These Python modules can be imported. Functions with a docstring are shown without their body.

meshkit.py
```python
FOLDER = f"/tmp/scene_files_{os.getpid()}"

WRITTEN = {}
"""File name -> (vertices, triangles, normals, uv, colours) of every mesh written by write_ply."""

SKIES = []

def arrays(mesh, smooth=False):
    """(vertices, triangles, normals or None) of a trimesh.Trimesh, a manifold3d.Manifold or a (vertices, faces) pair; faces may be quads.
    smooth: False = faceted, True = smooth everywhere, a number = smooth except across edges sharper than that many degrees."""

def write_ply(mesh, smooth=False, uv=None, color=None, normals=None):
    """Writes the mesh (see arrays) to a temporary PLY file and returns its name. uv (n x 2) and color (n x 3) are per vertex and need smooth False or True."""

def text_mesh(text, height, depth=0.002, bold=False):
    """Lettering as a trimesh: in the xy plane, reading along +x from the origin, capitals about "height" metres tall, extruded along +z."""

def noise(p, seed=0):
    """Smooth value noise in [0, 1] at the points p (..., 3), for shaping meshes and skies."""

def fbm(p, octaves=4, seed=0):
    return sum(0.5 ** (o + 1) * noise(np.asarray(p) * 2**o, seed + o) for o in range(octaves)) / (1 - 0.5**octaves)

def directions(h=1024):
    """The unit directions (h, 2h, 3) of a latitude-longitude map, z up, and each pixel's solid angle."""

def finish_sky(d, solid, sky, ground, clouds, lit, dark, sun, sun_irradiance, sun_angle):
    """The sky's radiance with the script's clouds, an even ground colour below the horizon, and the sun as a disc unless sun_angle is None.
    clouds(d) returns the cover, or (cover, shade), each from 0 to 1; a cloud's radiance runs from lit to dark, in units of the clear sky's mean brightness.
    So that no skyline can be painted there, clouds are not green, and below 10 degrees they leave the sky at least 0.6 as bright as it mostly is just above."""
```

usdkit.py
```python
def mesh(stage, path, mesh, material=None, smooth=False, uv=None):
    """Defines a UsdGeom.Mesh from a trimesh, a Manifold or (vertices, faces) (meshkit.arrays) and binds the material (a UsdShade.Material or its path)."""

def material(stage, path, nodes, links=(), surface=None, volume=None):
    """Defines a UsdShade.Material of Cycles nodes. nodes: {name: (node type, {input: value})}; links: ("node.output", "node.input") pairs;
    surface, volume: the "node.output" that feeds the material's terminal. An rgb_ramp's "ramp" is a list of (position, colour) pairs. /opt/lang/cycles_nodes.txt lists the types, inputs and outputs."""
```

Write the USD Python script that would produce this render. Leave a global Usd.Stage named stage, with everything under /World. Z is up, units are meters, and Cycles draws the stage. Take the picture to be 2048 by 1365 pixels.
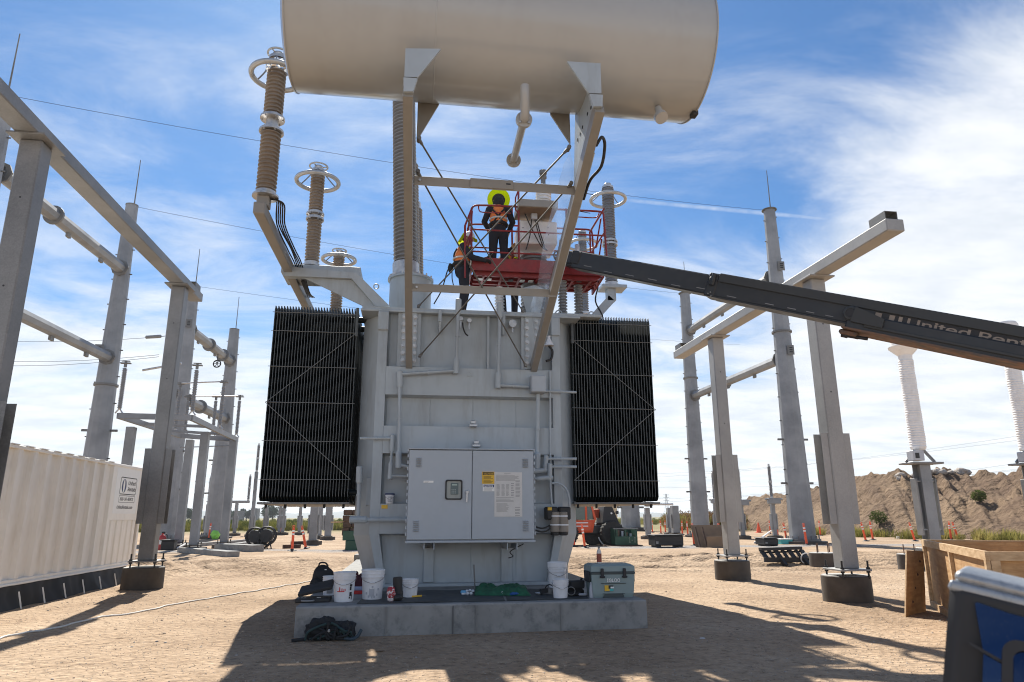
import math, random
import numpy as np, trimesh, manifold3d as m3
from shapely.geometry import Polygon
import usdkit, meshkit
from pxr import Usd, UsdGeom, UsdLux, UsdShade, Gf, Sdf, Vt

stage = Usd.Stage.CreateInMemory()
UsdGeom.SetStageUpAxis(stage, 'Z'); UsdGeom.SetStageMetersPerUnit(stage, 1.0)
UsdGeom.Xform.Define(stage, '/World')
random.seed(7); rng = np.random.default_rng(7)

# ------------------------------------------------------------------ camera, sky, sun
FPX, CX, CY, EYE = 1380., 1024., 682.5, 1.45          # the lens in photograph pixels, eye height
PSI, PITCH, ROLL = math.radians(8.15), math.radians(14.3), math.radians(.17)
FWD = np.array([math.sin(PSI)*math.cos(PITCH), math.cos(PSI)*math.cos(PITCH), math.sin(PITCH)])
_r = np.array([math.cos(PSI), -math.sin(PSI), 0.]); _u = np.cross(_r, FWD)
RGT = math.cos(ROLL)*_r-math.sin(ROLL)*_u; UPV = math.cos(ROLL)*_u+math.sin(ROLL)*_r
CAM = np.array([0, 0, EYE])
cam = UsdGeom.Camera.Define(stage, '/World/camera')
mt = Gf.Matrix4d(*RGT, 0, *UPV, 0, *(-FWD), 0, *CAM, 1)
UsdGeom.Xformable(cam).AddTransformOp().Set(mt)
cam.CreateHorizontalApertureAttr(36.0); cam.CreateFocalLengthAttr(36.0*FPX/2048)
cam.CreateFStopAttr(6.3); cam.CreateFocusDistanceAttr(12.0)
EXPOSURE = 0.88
cam.CreateExposureAttr(EXPOSURE)

SUN_EL, SUN_AZ = math.radians(48.5), math.radians(-8.5)     # azimuth from +y towards +x
SUN = np.array([math.sin(SUN_AZ)*math.cos(SUN_EL), math.cos(SUN_AZ)*math.cos(SUN_EL), math.sin(SUN_EL)])
sun = UsdLux.DistantLight.Define(stage, '/World/sun')
sun.CreateIntensityAttr(1.25); sun.CreateAngleAttr(.5); sun.CreateNormalizeAttr(True); sun.CreateColorAttr(Gf.Vec3f(1, .95, .86))
_z = SUN; _x = np.cross([0, 0, 1.], _z); _x /= np.linalg.norm(_x); _y = np.cross(_z, _x)
UsdGeom.Xformable(sun).AddTransformOp().Set(Gf.Matrix4d(*_x, 0, *_y, 0, *_z, 0, 0, 0, 100, 1))

sky = UsdLux.DomeLight.Define(stage, '/World/sky')
sky.GetPrim().SetCustomDataByKey('kind', 'structure')
def ray(x, y): return FWD+RGT*(x-CX)/FPX+UPV*(CY-y)/FPX
_c0, _c1 = ray(1245, 400), ray(1720, 445)                    # a thin contrail low on the right
_c0 /= np.linalg.norm(_c0); _c1 /= np.linalg.norm(_c1)
_cn = np.cross(_c0, _c1); _cn /= np.linalg.norm(_cn); _cm = _c0+_c1; _cm /= np.linalg.norm(_cm)
_bk = ray(2330, 640); _bk /= np.linalg.norm(_bk)             # the thick bank of cloud on the right
nodes = {
 'sky': ('sky_texture', {'sky_type': 'single_scattering', 'sun_disc': False, 'sun_elevation': SUN_EL, 'sun_rotation': SUN_AZ, 'altitude': 1500., 'air_density': 1.2, 'aerosol_density': 1.0, 'ozone_density': 2.5}),
 'dir': ('texture_coordinate', {}),
 'xyz': ('separate_xyz', {}),
 'zz': ('math', {'math_type': 'add', 'value2': .12}), 'zc': ('math', {'math_type': 'maximum', 'value2': .05}),
 'u': ('math', {'math_type': 'divide'}), 'v': ('math', {'math_type': 'divide'}),
 'uv': ('combine_xyz', {'z': 21.5}),
 'rot': ('mapping', {'mapping_type': 'point', 'rotation': (0, 0, .75), 'scale': (1., 1.75, 1)}),
 'n1': ('noise_texture', {'scale': 1.35, 'detail': 12., 'roughness': .62, 'distortion': .55}),
 'n2': ('noise_texture', {'scale': .55, 'detail': 4., 'roughness': .5, 'distortion': .3}),
 'bd': ('vector_math', {'math_type': 'dot_product', 'vector2': tuple(_bk)}),
 'bm': ('map_range', {'range_type': 'smoothstep', 'from_min': .90, 'from_max': .985, 'to_min': 0., 'to_max': .46, 'clamp': True}),
 'a1': ('math', {'math_type': 'multiply', 'value2': .55}),
 'sum': ('math', {'math_type': 'add'}), 'sum2': ('math', {'math_type': 'add'}),
 'cov': ('map_range', {'range_type': 'smoothstep', 'from_min': .66, 'from_max': 1.20, 'to_min': 0., 'to_max': .92, 'clamp': True}),
 'low': ('map_range', {'range_type': 'smoothstep', 'from_min': .0, 'from_max': .40, 'to_min': .56, 'to_max': 0., 'clamp': True}),
 'sum3': ('math', {'math_type': 'add'}),
 'cd': ('vector_math', {'math_type': 'dot_product', 'vector2': tuple(_cn)}), 'ca': ('math', {'math_type': 'absolute'}),
 'cw': ('map_range', {'range_type': 'smoothstep', 'from_min': .0005, 'from_max': .0042, 'to_min': .55, 'to_max': 0., 'clamp': True}),
 'ce': ('vector_math', {'math_type': 'dot_product', 'vector2': tuple(_cm)}),
 'cx': ('map_range', {'range_type': 'smoothstep', 'from_min': .984, 'from_max': .994, 'to_min': 0., 'to_max': 1., 'clamp': True}),
 'n3': ('noise_texture', {'scale': 60., 'detail': 3.}),
 'cz': ('math', {'math_type': 'multiply'}), 'cq': ('math', {'math_type': 'multiply'}),
 'cf': ('math', {'math_type': 'maximum', 'use_clamp': True}),
 'tint': ('mix_color', {'blend_type': 'multiply', 'fac': 1., 'b': (.53, .78, .97), 'use_clamp': False}),
 'n4': ('noise_texture', {'scale': 2.6, 'detail': 9., 'roughness': .6}), 'cr': ('rgb_ramp', {'ramp': [(.36, (.74, .78, .825)), (.60, (.90, .915, .93))]}), 'cs': ('vector_math', {'math_type': 'scale', 'scale': 9.2}), 'mix': ('mix_color', {'use_clamp': False}),
 'bg': ('background_shader', {'strength': .07}),
}
links = [('dir.generated', 'xyz.vector'), ('xyz.z', 'zz.value1'), ('zz.value', 'zc.value1'), ('xyz.x', 'u.value1'), ('zc.value', 'u.value2'), ('xyz.y', 'v.value1'), ('zc.value', 'v.value2'),
 ('u.value', 'uv.x'), ('v.value', 'uv.y'), ('uv.vector', 'rot.vector'), ('rot.vector', 'n1.vector'), ('uv.vector', 'n2.vector'),
 ('n2.fac', 'a1.value1'), ('n1.fac', 'sum.value1'), ('a1.value', 'sum.value2'), ('dir.generated', 'bd.vector1'), ('bd.value', 'bm.value'), ('sum.value', 'sum2.value1'), ('bm.result', 'sum2.value2'),
 ('xyz.z', 'low.value'), ('sum2.value', 'sum3.value1'), ('low.result', 'sum3.value2'), ('sum3.value', 'cov.value'),
 ('dir.generated', 'cd.vector1'), ('cd.value', 'ca.value1'), ('ca.value', 'cw.value'), ('dir.generated', 'ce.vector1'), ('ce.value', 'cx.value'), ('dir.generated', 'n3.vector'),
 ('cw.result', 'cz.value1'), ('cx.result', 'cz.value2'), ('cz.value', 'cq.value1'), ('n3.fac', 'cq.value2'), ('cov.result', 'cf.value1'), ('cq.value', 'cf.value2'),
 ('rot.vector', 'n4.vector'), ('n4.fac', 'cr.fac'), ('cr.color', 'cs.vector1'), ('cs.vector', 'mix.b'), ('sky.color', 'tint.a'), ('tint.result', 'mix.a'), ('cf.value', 'mix.fac'), ('mix.result', 'bg.color')]
skym = usdkit.material(stage, '/World/Looks/sky_look', nodes, links, surface='bg.background')
UsdShade.MaterialBindingAPI.Apply(sky.GetPrim()).Bind(skym)

# ------------------------------------------------------------------ pixels of the photograph to points of the place
def aty(x, y, Y): d = ray(x, y); return CAM+d*(Y/d[1])
def atx(x, y, X): d = ray(x, y); return CAM+d*(X/d[0])
def atz(x, y, z=0.): d = ray(x, y); return CAM+d*((z-EYE)/d[2])
def atd(x, y, D): return CAM+ray(x, y)*D

# ------------------------------------------------------------------ shapes: every helper returns (vertices, triangles)
def cat(*gs):
    vs, fs, n = [], [], 0
    for g in gs:
        if g is None: continue
        v, f = g
        vs.append(np.asarray(v, float)); fs.append(np.asarray(f, int)+n); n += len(v)
    return np.vstack(vs), np.vstack(fs)
_BF = np.array([[0,2,1],[1,2,3],[4,5,6],[5,7,6],[0,1,4],[1,5,4],[2,6,3],[3,6,7],[0,4,2],[2,4,6],[1,3,5],[3,7,5]])
def hexa(p): return np.asarray(p, float), _BF             # eight corners, x fastest, then y, then z
def box(x0, x1, y0, y1, z0, z1): return hexa([(x, y, z) for z in (z0, z1) for y in (y0, y1) for x in (x0, x1)])
def hull(pts):
    m = trimesh.convex.convex_hull(np.asarray(pts, float)); return np.array(m.vertices), np.array(m.faces)
def cbox(x0, x1, y0, y1, z0, z1, c=.012):
    x0, x1 = min(x0, x1), max(x0, x1); y0, y1 = min(y0, y1), max(y0, y1); z0, z1 = min(z0, z1), max(z0, z1)
    c = min(c, (x1-x0)*.45, (y1-y0)*.45, (z1-z0)*.45); P = []
    for x, sx in ((x0, 1), (x1, -1)):
        for y, sy in ((y0, 1), (y1, -1)):
            for z, sz in ((z0, 1), (z1, -1)):
                P += [(x+sx*c, y+sy*c, z), (x+sx*c, y, z+sz*c), (x, y+sy*c, z+sz*c)]
    return hull(P)
def frame(d, up=(0, 0, 1)):
    d = np.asarray(d, float); d = d/np.linalg.norm(d); up = np.asarray(up, float)
    if abs(d@up) > .98: up = np.array([0, 1., 0]) if abs(d[1]) < .9 else np.array([1., 0, 0])
    a = np.cross(d, up); a /= np.linalg.norm(a); return d, a, np.cross(a, d)
def bar(p, q, w, h, up=(0, 0, 1), w1=None, h1=None):
    """A straight bar of section w (sideways) by h (along up) from p to q, tapering to w1 by h1."""
    p, q = np.asarray(p, float), np.asarray(q, float); d, a, b = frame(q-p, up); w1 = w1 or w; h1 = h1 or h
    return hexa([o+a*s*ww/2+b*t*hh/2 for t, in ((-1,), (1,)) for o, ww, hh in ((p, w, h), (q, w1, h1)) for s in (-1, 1)])
def cyl(p, q, r0, r1=None, n=16, cap=True):
    p, q = np.asarray(p, float), np.asarray(q, float); r1 = r0 if r1 is None else r1
    d, a, b = frame(q-p); t = np.arange(n)*2*math.pi/n; ring = np.cos(t)[:, None]*a+np.sin(t)[:, None]*b
    v = np.vstack([p+ring*r0, q+ring*r1, p, q]); i = np.arange(n); j = (i+1) % n
    f = [np.c_[i, i+n, j], np.c_[j, i+n, j+n]]
    if cap: f += [np.c_[i, j, np.full(n, 2*n)], np.c_[j+n, i+n, np.full(n, 2*n+1)]]
    return v, np.vstack(f)[:, ::-1] if False else np.vstack(f)
def tube(pts, r, n=8):
    p = np.asarray(pts, float)
    if np.ndim(r) == 0: r = np.full(len(p), r)
    e_ = np.diff(p, axis=0); e_ /= np.linalg.norm(e_, axis=1, keepdims=True)+1e-12; t = np.vstack([e_[:1], e_[:-1]+e_[1:], e_[-1:]]); t /= np.linalg.norm(t, axis=1, keepdims=True)+1e-12
    d, a, b = frame(t[0]); ang = np.arange(n)*2*math.pi/n; V = []
    for k in range(len(p)):
        a = a-t[k]*(a@t[k]); a /= np.linalg.norm(a); b = np.cross(t[k], a)
        s = 1.0
        if 0 < k < len(p)-1:
            e = (p[k]-p[k-1])/(np.linalg.norm(p[k]-p[k-1])+1e-9); s = 1/max(.5, abs(e@t[k]))
        V.append(p[k]+r[k]*s*(np.cos(ang)[:, None]*a+np.sin(ang)[:, None]*b))
    m = len(p); V = np.vstack(V+[p[:1], p[-1:]]); F = []
    i = np.arange(n); j = (i+1) % n
    for k in range(m-1): F += [np.c_[k*n+i, k*n+j, (k+1)*n+i], np.c_[k*n+j, (k+1)*n+j, (k+1)*n+i]]
    F += [np.c_[j, i, np.full(n, m*n)], np.c_[(m-1)*n+i, (m-1)*n+j, np.full(n, m*n+1)]]
    return V, np.vstack(F)
def smoothline(pts, k=6):
    """A Catmull-Rom curve through the points."""
    p = np.asarray(pts, float); q = np.vstack([2*p[0]-p[1], p, 2*p[-1]-p[-2]]); out = []
    for i in range(1, len(q)-2):
        for t in np.arange(k)/k:
            out.append(.5*((2*q[i])+(q[i+1]-q[i-1])*t+(2*q[i-1]-5*q[i]+4*q[i+1]-q[i+2])*t*t+(3*q[i]-q[i-1]-3*q[i+1]+q[i+2])*t**3))
    return np.array(out+[p[-1]])
def lathe(prof, p=(0, 0, 0), axis=(0, 0, 1), n=24, closed=True):
    """Revolves (radius, height) pairs about an axis through p."""
    p = np.asarray(p, float); d, a, b = frame(axis); t = np.arange(n)*2*math.pi/n
    ring = np.cos(t)[:, None]*a+np.sin(t)[:, None]*b
    V = np.vstack([p+d*h+ring*max(r, 1e-4) for r, h in prof]); m = len(prof); i = np.arange(n); j = (i+1) % n; F = []
    for k in range(m-1): F += [np.c_[k*n+i, k*n+j, (k+1)*n+i], np.c_[k*n+j, (k+1)*n+j, (k+1)*n+i]]
    if closed:
        V = np.vstack([V, p+d*prof[0][1], p+d*prof[-1][1]]); F += [np.c_[j, i, np.full(n, m*n)], np.c_[(m-1)*n+i, (m-1)*n+j, np.full(n, m*n+1)]]
    F = np.vstack(F); v0 = V-p
    vol = np.einsum('ij,ij->i', V[F[:, 0]]-p, np.cross(V[F[:, 1]]-p, V[F[:, 2]]-p)).sum()
    return V, (F if vol > 0 else F[:, ::-1])
def torus(c, axis, R, r, n=40, m=8, a0=0., a1=2*math.pi):
    d, a, b = frame(axis); t = np.linspace(a0, a1, n+1)
    pts = np.asarray(c, float)+R*(np.cos(t)[:, None]*a+np.sin(t)[:, None]*b); return tube(pts, r, m)
def prism(poly, o, u, v, th):
    """Extrudes the polygon (u, v pairs) from the point o along u x v by th."""
    u, v = np.asarray(u, float), np.asarray(v, float); w = np.cross(u, v)
    pg = poly if isinstance(poly, Polygon) else Polygon(poly)
    m = trimesh.creation.extrude_polygon(pg.buffer(0), abs(th), engine='earcut'); P = np.array(m.vertices)
    return np.asarray(o, float)+P[:, :1]*u+P[:, 1:2]*v+P[:, 2:]*w*math.copysign(1, th), np.array(m.faces) if th > 0 else np.array(m.faces)[:, ::-1]
def sph(c, r, sub=2, s=(1, 1, 1)):
    m = trimesh.creation.icosphere(sub, 1.0); return np.array(m.vertices)*r*np.array(s)+np.asarray(c, float), np.array(m.faces)
def fix(g):
    m = trimesh.Trimesh(*g, process=False); trimesh.repair.fix_normals(m, multibody=True); return np.array(m.vertices), np.array(m.faces)
def turn(g, ang, axis=(0, 0, 1), about=(0, 0, 0)):
    M = trimesh.transformations.rotation_matrix(ang, axis, about); v, f = g
    return np.asarray(v)@M[:3, :3].T+M[:3, 3], f
def move(g, d): return np.asarray(g[0])+np.asarray(d, float), g[1]
def lump(c, r, s=(1, 1, 1), amp=.25, freq=3., sub=3, seed=0):
    v, f = sph((0, 0, 0), 1, sub); k = 1+amp*2*(meshkit.fbm(v*freq+11.3*seed+5, 3, seed)-.5)
    return v*k[:, None]*r*np.array(s)+np.asarray(c, float), f

# ------------------------------------------------------------------ objects
class T:
    def __init__(s, path, loc): s.path, s.loc, s.n = path, np.asarray(loc, float), {}
ROOT = T('/World', (0, 0, 0))
def numbered(t, name):
    k = t.n.get(name, 0); t.n[name] = k+1
    return f'{t.path}/{name}' + (f'_{k:03d}' if k else '')
def tag(prim, label=None, cat_=None, group=None, kind=None):
    for k, v in (('label', label), ('category', cat_), ('group', group), ('kind', kind)):
        if v: prim.SetCustomDataByKey(k, v)
def thing(name, label, cat_, loc=(0, 0, 0), group=None, kind=None):
    p = numbered(ROOT, name); x = UsdGeom.Xform.Define(stage, p); x.AddTranslateOp().Set(Gf.Vec3d(*map(float, loc))); x.AddRotateXYZOp().Set(Gf.Vec3f(0, 0, 0))
    tag(x.GetPrim(), label, cat_, group, kind); return T(p, loc)
def part(t, name, geom, mat, smooth=False, label=None, kind=None):
    p = numbered(t, name); v, f = geom
    m = usdkit.mesh(stage, p, (np.asarray(v, float)-t.loc, f), mat, smooth)
    tag(m.GetPrim(), label, None, None, kind); return T(p, t.loc)
def solo(name, geom, mat, label=None, cat_=None, group=None, kind=None, smooth=False):
    p = numbered(ROOT, name); m = usdkit.mesh(stage, p, geom, mat, smooth); tag(m.GetPrim(), label, cat_, group, kind); return T(p, (0, 0, 0))
def again(t, name, label, cat_, loc, rot=(0, 0, 0), group=None):
    """One more of a thing already built, at another place."""
    p = numbered(ROOT, name); x = UsdGeom.Xform.Define(stage, p); x.GetPrim().GetReferences().AddInternalReference(t.path)
    x.ClearXformOpOrder(); x.AddTranslateOp().Set(Gf.Vec3d(*map(float, loc))); x.AddRotateXYZOp().Set(Gf.Vec3f(*map(float, rot)))
    tag(x.GetPrim(), label, cat_, group); x.GetPrim().SetInstanceable(True); return T(p, loc)
def scatter(name, protos, pts, mats, idx, scales, yaws, kind='stuff', tilt=None):
    """A PointInstancer of small meshes nobody could count."""
    p = numbered(ROOT, name); pi = UsdGeom.PointInstancer.Define(stage, p); rel = pi.CreatePrototypesRel()
    for k, (g, m) in enumerate(zip(protos, mats)):
        usdkit.mesh(stage, f'{p}/Prototypes/{name}_shape_{k:03d}', g, m, 40 if name == 'pebbles' else False); rel.AddTarget(f'{p}/Prototypes/{name}_shape_{k:03d}')
    n = len(pts); q = np.zeros((n, 4)); q[:, 0] = np.cos(yaws/2); q[:, 3] = np.sin(yaws/2)
    pi.CreateProtoIndicesAttr(Vt.IntArray.FromNumpy(np.asarray(idx, np.int32)))
    pi.CreatePositionsAttr(Vt.Vec3fArray.FromNumpy(np.asarray(pts, np.float32)))
    sc = np.asarray(scales, np.float32); sc = np.repeat(sc[:, None], 3, 1) if sc.ndim == 1 else sc
    pi.CreateScalesAttr(Vt.Vec3fArray.FromNumpy(sc))
    pi.CreateOrientationsAttr(Vt.QuathArray([Gf.Quath(float(a[0]), 0, 0, float(a[3])) for a in q]))
    tag(pi.GetPrim(), kind=kind); return pi

# ------------------------------------------------------------------ materials
def M(name, col, rough=.5, metal=0., var=.12, scale=5., col2=None, bump=0., bscale=60., spec=.5, coat=0., bdist=.01, cut=(.35, .65), detail=5., stretch=(1, 1, 1), dirt=None, dscale=1.3, dstretch=(1, 1, 1), rvar=.1):
    col = np.array(col, float); a, b = (col*(1-var), np.minimum(col*(1+var), .95)) if col2 is None else (col, np.array(col2, float))
    N = {'g': ('geometry', {}), 'mp': ('mapping', {'mapping_type': 'point', 'scale': stretch}), 'n': ('noise_texture', {'scale': scale, 'detail': detail, 'roughness': .6}),
         'r': ('rgb_ramp', {'ramp': [(cut[0], tuple(a)), (cut[1], tuple(b))]}),
         'rr': ('map_range', {'from_min': .3, 'from_max': .7, 'to_min': max(.02, rough-rvar), 'to_max': min(1, rough+rvar), 'clamp': True}),
         'p': ('principled_bsdf', {'metallic': metal, 'specular_ior_level': spec, 'coat_weight': coat})}
    L = [('g.position', 'mp.vector'), ('mp.vector', 'n.vector'), ('n.fac', 'r.fac'), ('n.fac', 'rr.value'), ('rr.result', 'p.roughness')]
    c = 'r.color'
    if dirt is not None:
        N['dn'] = ('noise_texture', {'scale': dscale, 'detail': 7., 'roughness': .68}); N['dm'] = ('map_range', {'from_min': .5, 'from_max': .72, 'to_min': 0., 'to_max': dirt[1], 'clamp': True})
        N['dx'] = ('mix_color', {'b': tuple(dirt[0])}); N['dmp'] = ('mapping', {'mapping_type': 'point', 'scale': dstretch}); L += [('g.position', 'dmp.vector'), ('dmp.vector', 'dn.vector'), ('dn.fac', 'dm.value'), ('dm.result', 'dx.fac'), (c, 'dx.a')]; c = 'dx.result'
    L.append((c, 'p.base_color'))
    if bump:
        N['bn'] = ('noise_texture', {'scale': bscale, 'detail': 4., 'roughness': .6}); N['b'] = ('bump', {'strength': bump, 'distance': bdist})
        L += [('mp.vector', 'bn.vector'), ('bn.fac', 'b.height'), ('b.normal', 'p.normal')]
    return usdkit.material(stage, f'/World/Looks/{name}', N, L, surface='p.BSDF')
def galv(name, c0, c1, rough=.42, metal=.55):
    N = {'g': ('geometry', {}), 'v': ('voronoi_texture', {'scale': 55.}), 'n': ('noise_texture', {'scale': .7, 'detail': 9., 'roughness': .6}), 'bw': ('rgb_to_bw', {}),
         'm': ('math', {'math_type': 'multiply_add', 'value2': .13}), 'mm': ('math', {'math_type': 'multiply', 'value2': .92}),
         'r': ('rgb_ramp', {'ramp': [(.3, c0), (.72, c1)]}), 'rr': ('map_range', {'from_min': .3, 'from_max': .8, 'to_min': rough-.1, 'to_max': rough+.14, 'clamp': True}),
         'p': ('principled_bsdf', {'metallic': metal})}
    L = [('g.position', 'v.vector'), ('g.position', 'n.vector'), ('v.color', 'bw.color'), ('n.fac', 'mm.value1'), ('bw.val', 'm.value1'), ('mm.value', 'm.value3'), ('m.value', 'r.fac'), ('r.color', 'p.base_color'), ('m.value', 'rr.value'), ('rr.result', 'p.roughness')]
    return usdkit.material(stage, f'/World/Looks/{name}', N, L, surface='p.BSDF')
STEEL = galv('galvanized_steel', (.11, .112, .112), (.27, .27, .268), .5, .22)
STEEL_LIT = galv('lit_galvanized', (.24, .24, .235), (.42, .415, .405), .55, .15)  # paler copy of the galvanized steel; light on the right frame put into colour
STEEL2 = galv('galvanized_pole', (.15, .158, .17), (.31, .325, .34), .55, .22)
DULLSTEEL = galv('weathered_steel', (.10, .10, .10), (.23, .23, .225), .55, .35)
WIREM = M('wire_dark', (.06, .062, .068), .9, spec=0.)
RODM = M('dark_rod', (.12, .115, .105), .5, .3)
PAINT = M('tank_paint', (.355, .40, .43), .42, var=.05, scale=2.2, bump=.04, bscale=25, dirt=((.235, .24, .235), .55), dscale=1.4, dstretch=(3.2, 3.2, .55))
CABPAINT = M('cabinet_paint', (.365, .405, .445), .38, var=.03, scale=3., bump=.03, bscale=90)
CONS = M('conservator_paint', (.355, .36, .355), .24, var=.02, scale=1.2, bump=.02, bscale=5, dirt=((.30, .295, .28), .35), dscale=.9, dstretch=(2.5, .7, .7), coat=.15)
ARM = M('arm_paint', (.25, .235, .21), .42, var=.05, scale=3.)
FIN = M('radiator_green', (.005, .010, .0105), .5, spec=.3, var=.2, scale=3.)
FINEDGE = M('radiator_edge', (.075, .085, .088), .42, var=.2, scale=8.)  # paler than the fins: sky sheen on their front edges put into colour
WIRE = M('radiator_wire', (.20, .21, .21), .45, .3)
CONC = M('concrete', (.20, .198, .19), .88, col2=(.29, .287, .275), scale=2.6, bump=.25, bscale=45, cut=(.3, .7), detail=9, dirt=((.085, .09, .095), .75), dscale=5.5)
PIER = M('dark_concrete', (.045, .036, .029), .75, col2=(.095, .08, .066), scale=3.5, bump=.25, bscale=50, cut=(.3, .7))  # pier sides and footings, far darker than the pier tops
PIERTOP = M('pale_concrete', (.36, .35, .33), .9, var=.12, scale=6)
PORC = M('brown_porcelain', (.25, .205, .165), .35, var=.14, scale=3., dirt=((.33, .29, .24), .6), dscale=4)
PORC2 = M('grey_porcelain', (.23, .235, .245), .32, var=.1, scale=4.)
POLY = M('polymer_grey', (.19, .205, .235), .5, var=.1, scale=4.)
ALU = M('cast_aluminium', (.48, .48, .48), .38, .7, var=.15, scale=9.)
RING = M('ring_aluminium', (.42, .42, .41), .35, .55, var=.08, scale=5)
RED = M('basket_red', (.20, .013, .014), .48, var=.22, scale=6., bump=.06, bscale=70, dirt=((.15, .05, .045), .6), dscale=4.)
BOOM = M('boom_grey', (.020, .022, .025), .42, var=.15, scale=3., dirt=((.05, .048, .044), .4), dscale=2.2)
BOOM2 = M('boom_cover', (.034, .036, .036), .55, var=.12, scale=4.)
BLACK = M('black_rubber', (.018, .018, .019), .6, var=.3, scale=9.)
DARK = M('black_fabric', (.014, .015, .017), .85, var=.45, scale=14., bump=.4, bscale=90)
NAVY = M('navy_cloth', (.012, .014, .022), .9, var=.3, scale=12., bump=.3, bscale=70)
HIVIS = M('hivis_yellow', (.62, .72, .02), .7, var=.08, scale=12.)
VEST = M('vest_orange', (.75, .21, .05), .75, var=.12, scale=18.)
REFL = M('reflective_tape', (.55, .56, .55), .4, var=.1)
SKIN = M('skin', (.42, .24, .16), .55, var=.08)
GLOVE = M('tan_glove', (.48, .33, .18), .8, var=.15, scale=20)
WHITEP = M('white_plastic', (.66, .67, .69), .42, var=.04, scale=8., dirt=((.46, .46, .46), .35), dscale=9.)
CLEARP = M('grey_plastic', (.40, .42, .46), .35, var=.05)
CREAM = M('container_cream', (.80, .77, .71), .5, var=.04, scale=2., dirt=((.60, .54, .44), .5), dscale=1.6, dstretch=(2, 2.5, .6), bump=.03, bscale=30)
DECALW = M('decal_white', (.78, .78, .76), .45, var=.02)
INK = M('ink_black', (.02, .02, .022), .6, var=.1)
INKGREY = M('ink_grey', (.22, .22, .22), .6, var=.1)
INKBLUE = M('ink_blue', (.03, .05, .13), .5, var=.1)
INKRED = M('ink_red', (.50, .03, .03), .5, var=.1)
YELLOW = M('label_yellow', (.70, .42, .03), .5, var=.06)
PAPER = M('nameplate_metal', (.55, .54, .52), .45, .15, var=.05, scale=9.)
LETTER = M('lettering_cream', (.27, .22, .18), .6, var=.08)
ORANGE = M('delineator_orange', (.78, .10, .03), .5, var=.1, scale=9.)
TELE = M('loader_orange', (.66, .085, .022), .42, var=.1, scale=4., dirt=((.40, .14, .07), .4), dscale=3.)
GLASS = M('cab_glass', (.05, .07, .06), .08, var=.2, scale=2., spec=.8)
GREEN = M('bin_green', (.02, .075, .045), .5, var=.2, scale=3., dirt=((.07, .07, .05), .5), dscale=3.)
TARP = M('green_tarp', (.012, .10, .045), .7, var=.3, scale=9., bump=.2, bscale=50)
COOL = M('cooler_grey', (.22, .285, .285), .5, var=.04, scale=9., bump=.05, bscale=160)
COOLD = M('cooler_dark', (.045, .06, .062), .5, var=.1)
MAT_ = M('rubber_mat', (.035, .042, .046), .62, var=.35, scale=5., bump=.15, bscale=25, dirt=((.09, .10, .105), .5), dscale=3.)
WOODP = M('plywood', (.36, .20, .085), .7, col2=(.52, .33, .16), scale=2.2, stretch=(1.2, 1.2, 9), cut=(.35, .65), bump=.1, bscale=30, dirt=((.22, .10, .035), .55), dscale=4.5)
WOOD = M('lumber', (.40, .255, .13), .7, col2=(.58, .41, .24), scale=3., stretch=(2, 2, 7), cut=(.35, .65), bump=.12, bscale=30)
TIMBER = M('dark_timber', (.075, .045, .03), .85, var=.4, scale=4., bump=.3, bscale=30)
CARD = M('brown_board', (.20, .14, .09), .8, var=.12, scale=3.)
BEIGE = M('beige_tank', (.50, .42, .28), .6, var=.06, scale=2.)
WRAP = M('white_wrap', (.74, .73, .72), .45, var=.05, scale=4., bump=.25, bscale=14, dirt=((.52, .50, .47), .4), dscale=2.5)
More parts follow.
